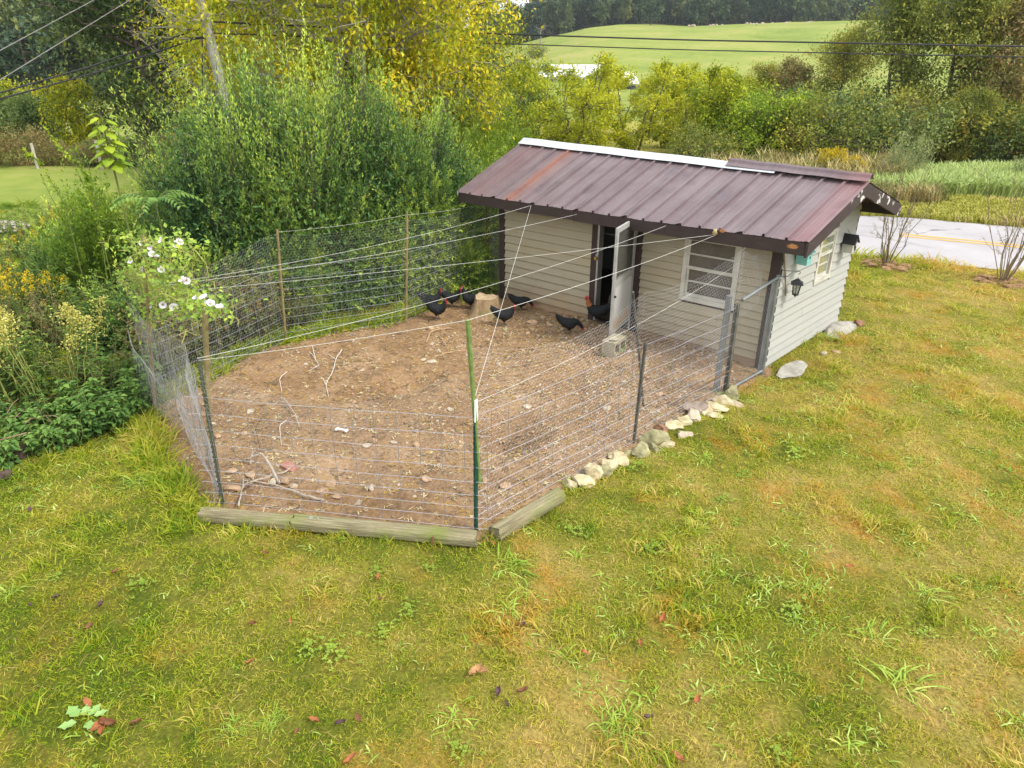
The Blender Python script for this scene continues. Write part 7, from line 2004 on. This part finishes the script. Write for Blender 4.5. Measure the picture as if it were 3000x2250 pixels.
# ================================================================ ON THE COOP'S WALLS
IRON = flat_mat("black_iron", (0.02, 0.02, 0.022), .5, .4)
lx = L_ + 0.16
lt_top, lt_bot = plane(2337, 815, 0, lx), plane(2331, 862, 0, lx)
def lantern():
    hk = plane(2343, 797, 0, lx); b0 = np.array([L_ + .031, 0.02, plane(2287, 793, 0, L_ + .03)[2]])
    mb = MB(); arm = [b0, (b0 + hk) / 2 + [0, 0, .0], hk + [-.03, 0, .008], hk + [0, 0, .012], hk + [.012, 0, -.008], hk + [0.0, 0, -.03], hk + [-.012, 0, -.022]]
    tube(mb, arm, .005, 6); tube(mb, [b0 + [0, 0, -.09], b0 * .62 + hk * .38 + [0, 0, -.075], b0 * .4 + hk * .6 + [0, 0, -.012]], .004, 6); bar(mb, b0 + [0, 0, -.11], b0 + [0, 0, .03], .012, .02, 0, (0, 1, 0))
    o = mb.build("lantern_bracket", IRON); tag(o, "black scrolled iron hook fixed to the coop's corner", "bracket")
    c = (lt_top + lt_bot) / 2; H = (lt_top[2] - lt_bot[2]) * .9; s = .06
    r = empty("lantern", (c[0], c[1], lt_bot[2]), 0.4, "black carriage lantern hanging from the iron hook", "lantern")
    z1 = H * .72
    fr_ = MB()
    for sx in (1, -1):
        for sy in (1, -1): bar(fr_, (sx * s * .55, sy * s * .55, .012), (sx * s * .85, sy * s * .85, z1), .010, .010)
        bar(fr_, (sx * s * .7, 0, .012), (sx * s * .85, 0, z1), .006, .006); bar(fr_, (0, sx * s * .7, .012), (0, sx * s * .85, z1), .006, .006)
    box(fr_, (-s * .68, -s * .68, 0), (s * .68, s * .68, .012)); tube(fr_, [(0, 0, -.03), (0, 0, 0)], [.008, .03], 8); fr_.build("frame", IRON, r)
    rf = MB(); V = []
    for (q, z) in ((s * 1.35, z1), (s * 1.3, z1 + .012), (s * .55, z1 + .05), (s * .42, z1 + .062), (.008, z1 + .075)): V += [(-q, -q, z), (q, -q, z), (q, q, z), (-q, q, z)]
    rf.add(V, [(i * 4 + j, i * 4 + (j + 1) % 4, i * 4 + 4 + (j + 1) % 4, i * 4 + 4 + j) for i in range(4) for j in range(4)] + [(3, 2, 1, 0)]); rf.build("cap", IRON, r)
    gl = MB(); hexa(gl, [(-s * .5, -s * .5, .014), (s * .5, -s * .5, .014), (s * .5, s * .5, .014), (-s * .5, s * .5, .014)], [(-s * .78, -s * .78, z1 - .002), (s * .78, -s * .78, z1 - .002), (s * .78, s * .78, z1 - .002), (-s * .78, s * .78, z1 - .002)]); gl.build("glass", m_glass("lantern_glass", .45, (.5, .48, .4)), r)
    rg = MB(); tube(rg, [(0, .012 * math.cos(a), z1 + .085 + .012 * math.sin(a)) for a in np.linspace(0, 6.28, 11)], .003, 5); rg.build("ring", IRON, r)
lantern()
def birdhouse(u, v, name_lab, body, roofc, w, h, d, deco=None, gable=False):
    p = plane(u, v, 0, L_ + .045 + d / 2)
    r = empty("birdhouse", tuple(p - [0, 0, h / 2]), 0, name_lab, "birdhouse", "birdhouses on the end wall")
    mb = MB(); b = [(-d / 2, -w / 2, 0), (d / 2, -w / 2, 0), (d / 2, w / 2, 0), (-d / 2, w / 2, 0)]
    if gable:
        V = [(-d / 2, -w / 2, 0), (d / 2, -w / 2, 0), (d / 2, w / 2, 0), (-d / 2, w / 2, 0), (-d / 2, -w / 2, h * .62), (d / 2, -w / 2, h * .62), (d / 2, w / 2, h * .62), (-d / 2, w / 2, h * .62), (-d / 2, 0, h), (d / 2, 0, h)]
        mb.add(V, [(3, 2, 1, 0), (0, 1, 5, 4), (2, 3, 7, 6), (1, 2, 6, 9, 5), (3, 0, 4, 8, 7)])
    else: hexa(mb, b, [(-d / 2, -w / 2, h * 1.0), (d / 2, -w / 2, h * .85), (d / 2, w / 2, h * .85), (-d / 2, w / 2, h)])
    mb.build("box", body, r)
    rf = MB()
    if gable:
        for sg in (1, -1):
            a = np.array([0, 0, h + .012]); e = np.array([0, sg * (w / 2 + .03), h * .62 - .02]); o_ = np.array([d / 2 + .025, 0, 0]); t_ = np.array([0, 0, .012])
            hexa(rf, [a - o_, a + o_, e + o_, e - o_], [a - o_ + t_, a + o_ + t_, e + o_ + t_, e - o_ + t_])
    else: hexa(rf, [(-d / 2, -w / 2 - .015, h + .001), (d / 2 + .03, -w / 2 - .015, h * .82 + .001), (d / 2 + .03, w / 2 + .015, h * .82 + .001), (-d / 2, w / 2 + .015, h + .001)], [(-d / 2, -w / 2 - .015, h + .016), (d / 2 + .03, -w / 2 - .015, h * .82 + .016), (d / 2 + .03, w / 2 + .015, h * .82 + .016), (-d / 2, w / 2 + .015, h + .016)])
    rf.build("roof", roofc, r)
    hl = MB(); V = [(d / 2 + .002, .022 * math.cos(a), h * .5 + .022 * math.sin(a)) for a in np.linspace(0, 6.28, 13)[:-1]]; hl.add(V, [tuple(range(12))]); hl.build("entrance_hole_disc", flat_mat("painted_hole_shade", (.01, .01, .01), .9, .1), r)  # flat black disc paints the shade of the entrance; no opening is cut
    if deco:
        dc = MB()
        for k in range(3): tube(dc, [(d / 2 + .006, .03 * math.sin(t + k), h * .12 + .10 * t / 6.28 * 1.6) for t in np.linspace(0, 6.28, 16)], .005, 5)
        dc.build("scroll_ornament", deco, r)
        hg = MB(); tube(hg, [(0, 0, h), (-d / 2 + .0, 0, h + .09)], .003, 4); hg.build("hanger", IRON, r)
    else:
        for k in (.2, .45, .7):
            ln = MB(); box(ln, (d / 2 + .0005, -w / 2 + .01, h * k - .002), (d / 2 + .003, w / 2 - .01, h * k + .002)); ln.build("batten", flat_mat("dark_teal_batten", (0.16, 0.36, 0.33), .7), r)  # thin raised strips in a darker teal than the box
birdhouse(2356, 752, "teal wooden birdhouse under the eave by the near corner", flat_mat("teal_paint", (0.22, 0.50, 0.46), .6, .3, var=.12), flat_mat("dark_teal_roof", (0.10, 0.25, 0.24), .6), .15, .20, .16)
birdhouse(2490, 714, "small grey birdhouse with a black roof beyond the end window", flat_mat("grey_birdhouse_paint", (0.42, 0.41, 0.37), .7, .2), IRON, .17, .25, .16, IRON, True)
def wall_stick():
    a, b = plane(2297, 735, 0, L_ + .05), plane(2302, 866, 0, L_ + .05); mb = MB(); tube(mb, [a, (a + b) / 2 + [.004, 0, 0], b], [.010, .011, .009], 6); o = mb.build("hanging_stick", flat_mat("peeled_stick", (.27, .20, .13), .8, .1)); tag(o, "thin bent stick hanging under the eave beside the corner", "stick")
wall_stick()
def foam():
    p = plane(2095, 680, 1, YF - .05); mb = MB(); mb.add(rock_verts(31, (.085, .07, .15), ICO2, .45), ICO2[1]); o = mb.build("foam_lump", flat_mat("tan_foam", (.50, .40, .22), .9, .1, var=.35, scale=25, bump=.6)); o.location = tuple(p); o.rotation_euler = (.2, .3, 0); tag(o, "tan foam lump stuck under the eave above the window", "foam")
foam()
for (u, v, w, h, sd_) in ((2322, 722, .16, .075, 1), (2117, 676, .11, .05, 2)):
    p = plane(u, v, 1, YF - .0305 - (.006 if False else 0)); rng = np.random.default_rng(sd_); n = 22
    mb = MB(); V = [(p[0] + w / 2 * math.cos(a) * q, YF - .0365, p[2] + h / 2 * math.sin(a) * q) for a, q in zip(np.linspace(0, 6.28, n + 1)[:-1], rng.uniform(.6, 1.1, n))]
    V2 = [(x, y + .006, z) for x, y, z in V]; mb.add(V + V2, [tuple(range(n))[::-1]] + [(i, (i + 1) % n, n + (i + 1) % n, n + i) for i in range(n)])
    o = mb.build("bare_wood_patch", flat_mat("bare_orange_wood", (.42, .20, .08), .8, .1, var=.4, scale=30), coop); o['label'] = "patch of bare orange wood on the eave board"

# ================================================================ FALLEN LEAVES AND LAWN WEEDS
LV = [flat_mat("brown_dead_leaf", (.20, .085, .04), .6, .3, var=.3, scale=25), flat_mat("purple_dead_leaf", (.105, .06, .06), .6, .3, var=.3, scale=25), flat_mat("tan_dead_leaf", (.44, .25, .11), .6, .3, var=.3, scale=25), flat_mat("orange_dead_leaf", (.36, .13, .05), .6, .3, var=.3, scale=25)]
def dead_leaf(L, W, curl, mat, seed):
    rng = np.random.default_rng(seed); mb = MB(); V = []; n = 7
    for i in range(n):
        f = i / (n - 1); w = W * math.sin(math.pi * (0.08 + 0.88 * f)) ** .8 / 2
        for j in (-1, -.5, 0, .5, 1):
            V.append((-L / 2 + L * f, j * w * (1 - curl * .4 * abs(j)), .012 + curl * W * .5 * abs(j) ** 1.5 + curl * .25 * L * (f - .5) ** 2 * 2 + .004 * rng.normal()))
    mb.add(V, [(i * 5 + j, (i + 1) * 5 + j, (i + 1) * 5 + j + 1, i * 5 + j + 1) for i in range(n - 1) for j in range(4)]); tube(mb, [(-L / 2, 0, .014), (-L / 2 - L * .2, .006, .02)], .002, 4)
    return mb.build("dead_leaf", mat, smooth=True)
leaf_px = ((92, 1505, 1, "dark leaf near the top left of the lawn", .10), (339, 1683, 0, "brown leaf in the upper left lawn", .09), (778, 1627, 0, "brown leaf below the washer log", .08), (298, 1780, 1, "broad purple grey leaf on the left lawn", .13), (165, 1757, 1, "purple leaf left of the broad one", .09), (90, 1780, 1, "dark curled leaf near the left border", .08), (262, 1845, 0, "narrow brown leaf on the left lawn", .10),
    (742, 1830, 0, "brown leaf in the left middle lawn", .09), (853, 1822, 3, "small orange leaf in the middle lawn", .07), (736, 1946, 3, "reddish leaf under the middle of the left lawn", .08), (258, 2070, 3, "curled red brown leaf above the pale weed", .12), (290, 2135, 3, "red brown leaf touching the pale weed", .16), (318, 2128, 0, "brown leaf overlapping the red brown one", .16), (303, 2148, 3, "brown leaf in front of the overlapping pair", .14), (401, 2128, 0, "brown leaf right of the leaf cluster", .10),
    (922, 2125, 3, "pointed chestnut leaf at the bottom left of centre", .12), (870, 2155, 0, "small brown leaf near the pointed chestnut one", .07), (1003, 2133, 1, "dark leaf at the bottom centre", .10), (1053, 2122, 0, "brown leaf right of the dark bottom one", .10), (1030, 2240, 3, "pink brown leaf at the bottom edge", .12), (1444, 1600, 3, "reddish leaf at the end of the corner logs", .08), (1110, 1698, 3, "orange leaf in the centre of the lawn", .10), (1115, 1766, 0, "small brown leaf under the orange one", .06),
    (1530, 1842, 1, "glossy purple leaf beside the coarse tuft", .12), (1393, 1985, 2, "large curled tan leaf in the lower middle", .19), (1412, 1980, 2, "second half of the large curled tan leaf", .15), (1460, 2042, 1, "broad purple brown leaf below the tan one", .13), (1533, 2035, 0, "narrow dark leaf right of the broad purple one", .11), (1483, 2073, 1, "small black leaf below the broad purple one", .07), (1938, 1826, 3, "red brown leaf on the right middle lawn", .13), (1713, 1921, 3, "small red leaf in the lower middle lawn", .08), (1876, 1896, 3, "reddish leaf on the orange patch", .09), (1897, 2112, 1, "dark leaf beside the dense green clump", .10), (1985, 2232, 3, "brown leaf at the bottom edge right of centre", .13), (2037, 2062, 3, "chestnut leaf on the lower right lawn", .13), (2486, 1662, 3, "pale orange leaf on the right lawn", .10))
for i, (u, v, m, lab, L) in enumerate(leaf_px):
    p = at(u, v); o = dead_leaf(L * .72, L * .44, .45 + .5 * ((i * 7) % 5) / 5, LV[m], i); o.location = (p[0], p[1], p[2] + .028 + float(lawn_bump(p[0], p[1]))); o.rotation_euler = (.2 * math.sin(i * 3), .2 * math.cos(i * 5), i * 1.9); tag(o, lab, "dead leaf", "dead leaves on the lawn")
def pale_weed():
    p = at(245, 2118); r = empty("pale_broadleaf", (p[0], p[1], p[2]), 0, "pale green broad leaved seedling at the bottom left", "weed"); r.scale = (.75, .75, .75); rng = np.random.default_rng(4)
    for k, (dx, dy, a, L) in enumerate(((-.10, -.02, 3.3, .17), (-.02, -.06, 4.4, .15), (.07, .0, .4, .14), (-.02, .07, 1.9, .14), (-.05, .03, 2.6, .13), (.03, .12, 1.2, .12))):
        mb = MB(); h = np.array([math.cos(a), math.sin(a), .12]); s = np.array([-math.sin(a), math.cos(a), 0]); b = np.array([dx, dy, .05]) * .7
        V = [b, b + h * L * .25 + s * L * .3 + [0, 0, .01], b + h * L * .5 + s * L * .22, b + h * L * .6 + s * L * .34, b + h * L * .8 + s * L * .12, b + h * L, b + h * L * .8 - s * L * .12, b + h * L * .6 - s * L * .34, b + h * L * .5 - s * L * .22, b + h * L * .25 - s * L * .3 + [0, 0, .01], b + h * L * .5 + [0, 0, -.012]]
        mb.add(V, [(i, (i + 1) % 10, 10) for i in range(10)], 0, .8); mb.build("leaf", leaf_mat("pale_seedling_leaf_%d" % k, [(.1, (.10, .19, .05)), (.6, (.17, .28, .08)), (.95, (.24, .33, .12))], .2, 8), r, tint=True)
pale_weed()

# ================================================================ POLE AND LINES
def utility_pole():
    d = 16.2; b = gp(690, d, 640); q1, q0 = P(581, -20, d), P(635, 195, d)
    r = empty("utility_pole", b, 0, "leaning grey wooden utility pole at the thicket", "utility pole")
    ax = unit(q1 - q0); top = q0 + ax * 5.2; foot = q0 + ax * ((b[2] - .5 - q0[2]) / ax[2]); mb = MB(); tube(mb, [foot - b, q0 - b, top - b], [.125, .105, .092], 10); mb.build("shaft", flat_mat("grey_pole_wood", (.36, .33, .28), .9, .1, var=.25, scale=8), r, smooth=True)
    for (u, v) in ((585, 86), (598, 110)):
        a = P(u, v, d - .12); mb = MB(); bar(mb, a - b, a - b + np.array([-.35, -.12, -.02]), .05, .05); mb.build("clamp", IRON, r)
    mb = MB(); tube(mb, [P(592, 90, d - .2) - b, P(594, 380, d - .25) - b], .012, 5); mb.build("guy_wire", IRON, r)
utility_pole()
LINE = flat_mat("black_cable", (.03, .03, .032), .6, .3)
def cable(pts, r, lab, n=24):
    pts = [np.array(p) for p in pts]; A = np.array([np.interp(np.linspace(0, len(pts) - 1, n), range(len(pts)), [p[c] for p in pts]) for c in range(3)]).T
    mb = MB(); tube(mb, A, r, 6); o = mb.build("overhead_cable", LINE); tag(o, lab, "cable", "overhead cables")
cable([P(590, 62, 16.1), P(1150, 89, 21.6), P(2000, 117, 20.3), P(3000, 136, 18.2), P(3400, 141, 17.4)], .021, "thick upper overhead cable crossing above the coop")
cable([P(600, 96, 16.1), P(1217, 119, 21.4), P(2000, 146, 20.3), P(3000, 167, 18.2), P(3400, 173, 17.4)], .015, "lower overhead cable crossing above the coop")
cable([P(572, 88, 16.1), P(280, 190, 15.5), P(0, 272, 13.5), P(-300, 345, 12)], .016, "upper of two dark cables running from the pole to the left border")
cable([P(588, 109, 16.1), P(290, 210, 15.5), P(0, 290, 13.5), P(-300, 360, 12)], .016, "lower of two dark cables running from the pole to the left border")
GREYL = flat_mat("grey_cable", (.22, .21, .2), .6, .3)
for (a, b, lab) in (((275, 0), (0, 148), "thin pale cable in the top left corner, uppermost"), ((380, 0), (15, 225), "thin pale cable slanting across the left hill")):
    d0 = 24.4; p1 = P(a[0], a[1], 20); p0 = P(b[0], b[1], 15.5); e = p1 + (p1 - p0) * .8; f = p0 - (p1 - p0) * .6
    mb = MB(); tube(mb, [f, p0, p1, e], .010, 5); o = mb.build("overhead_cable", GREYL); tag(o, lab, "cable", "overhead cables")

# ================================================================ BARNS, GATE AND STONES IN THE VALLEY
def barn(u0, u1, v, d, h, lab):
    a, b = P(u0, v, d), P(u1, v, d); g = gz(*((a + b) / 2)[:2]); c = (a + b) / 2; L = np.linalg.norm((b - a)[:2]); ang = math.atan2(b[1] - a[1], b[0] - a[0])
    zb = c[2] - h; r = empty("poultry_barn", (c[0], c[1], zb), ang, lab, "barn", "long white barns in the valley"); W = 5.0
    mb = MB(); box(mb, (-L / 2, -W, -1.5), (L / 2, W, h * .55)); mb.build("wall", flat_mat("white_barn_wall", (.62, .64, .66), .7), r)
    for sg in (1, -1):
        rf = MB(); hexa(rf, [(-L / 2 - .4, sg * (W + .5), h * .5), (L / 2 + .4, sg * (W + .5), h * .5), (L / 2 + .4, 0, h), (-L / 2 - .4, 0, h)], [(-L / 2 - .4, sg * (W + .5), h * .5 + .1), (L / 2 + .4, sg * (W + .5), h * .5 + .1), (L / 2 + .4, 0, h + .1), (-L / 2 - .4, 0, h + .1)]); rf.build("roof", flat_mat("white_barn_roof", (.72, .74, .77), .5), r)
    for k in range(6):
        x = -L / 2 + L * (k + .5) / 6; wv = MB(); box(wv, (x - .8, -W - .03, h * .15), (x + .8, -W + .02, h * .42)); wv.build("window", flat_mat("dark_barn_curtain", (.12, .13, .15), .6), r)
barn(1560, 1765, 191, 130, 3.4, "longest white barn, left one in the valley")
barn(1785, 1850, 212, 118, 2.8, "short white barn to the right of the long one")
def red_gate():
    p0, p1 = P(1892, 458, 27.5), P(2055, 468, 28.5); b = np.array([p0[0], p0[1], float(gz(p0[0], p0[1]))]); r = empty("pipe_gate", b, 0, "red pipe gate seen over the white ridge cap", "gate"); RED = flat_mat("red_gate_paint", (.42, .07, .05), .5, .4)
    a, c = p0 - b, p1 - b
    for k in range(5):
        mb = MB(); dzv = np.array([0, 0, -.25 * k]); tube(mb, [a + dzv, c + dzv], .024, 6); mb.build("rail", RED, r)
    for f in (0, .33, .66, 1): mb = MB(); q = a + (c - a) * f; tube(mb, [q, q + np.array([0, 0, -1.05])], .024, 6); mb.build("upright", RED, r)
red_gate()
rng = np.random.default_rng(17)
for k in range(34):
    u = rng.choice([2030, 2085, 2110, 2190, 2210, 2235, 2300, 2360, 2375, 1930]) + rng.normal() * 9; v = 84 + rng.normal() * 4; d = 286 + rng.normal() * 5; g = gp(u, d, v)
    mb = MB(); mb.add(rock_verts(2000 + k, np.array([1.6, 1.2, 1.1]) * rng.uniform(.6, 1.3), ICO1, .3), ICO1[1]); o = mb.build("field_rock", PALES); o.location = tuple(g); tag(o, "pale outcrop rock on the upper pasture", "rock", "outcrop rocks on the upper pasture")
g = gp(1580, 190, 135); o = bare_tree("dead", 6.0, 2.4, 44, 14, .2, .2, 6, .0).build("dead_tree", BARKP); o.location = tuple(g); o.scale = (1.1,) * 3; tag(o, "lone dead tree on the left slope of the pasture", "tree")
put_tree("pasture_bush", T_bush[1], gp(1572, 188, 138), 1.1, 1.0, "brown bush at the foot of the dead tree on the pasture", "bush")
# tangled hedgerow on the far side of the left field
HEDGE = tree_mesh("hedge_rust", 2.4, 1.9, .05, 6000, .13, LM['rust'], STEMB, 64, limbs=44, trunk_r=.04, sub=6, clump=.3, multi=4)
HD_ = dfor(150, 484, -0.15)
for i, (u, dd, m, vt, lab) in enumerate(((-20, 0.6, 1, 395, "vine tangled hedge clump at the left border, beyond the field"), (60, 0.4, 1, 385, "tallest vine tangled hedge clump beyond the field"), (130, 0.2, 1, 425, "brown hedge clump beside the pale gatepost"), (200, 0.2, 1, 432, "low brown hedge clump beyond the field"), (265, 0.2, 2, 418, "grey green hedge clump beyond the field"),
        (330, 0, 1, 420, "brown hedge clump below the dark walnut"), (390, 0, 2, 410, "hedge clump half behind the heart leaved sapling"), (450, -.3, 1, 400, "hedge clump beside the privets"))):
    g, s = fit(u, vt, HD_ + dd, 2.2); put_tree("hedge_clump", (HEDGE, T_bush[2])[m - 1], g, s, i * 1.3, lab, "hedge", "hedge clumps beyond the left field")
for (u, d, v0, v1, lab) in ((107, HD_ - .8, 420, 480, "pale wooden post in the hedge beyond the field"), (293, HD_ - .8, 412, 470, "grey post in the hedge below the walnut")):
    a = gp(u, d, v1); t_ = P(u, v0, d); mb = MB(); bar(mb, a - [0, 0, .2], np.array([a[0], a[1], t_[2]]), .09, .09, 0, (1, 0, 0)); o = mb.build("fence_post", flat_mat("pale_post_wood", (.45, .42, .36), .9, .1)); tag(o, lab, "post")
# ================================================================ AIR
def haze():
    mb = MB(); box(mb, (-620, -70, -4.0), (330, 700, 140.0))
    m = bpy.data.materials.new("thin_valley_haze"); m.use_nodes = True; n, l = m.node_tree.nodes, m.node_tree.links; n.clear()
    o_ = n.new('ShaderNodeOutputMaterial'); v = n.new('ShaderNodeVolumePrincipled'); v.inputs['Color'].default_value = (0.86, 0.92, 1.0, 1); v.inputs['Density'].default_value = 0.00022; v.inputs['Anisotropy'].default_value = 0.2
    l.new(v.outputs[0], o_.inputs['Volume'])
    o = mb.build("haze", m); tag(o, "thin blue autumn haze over the valley", kind='stuff')
haze()
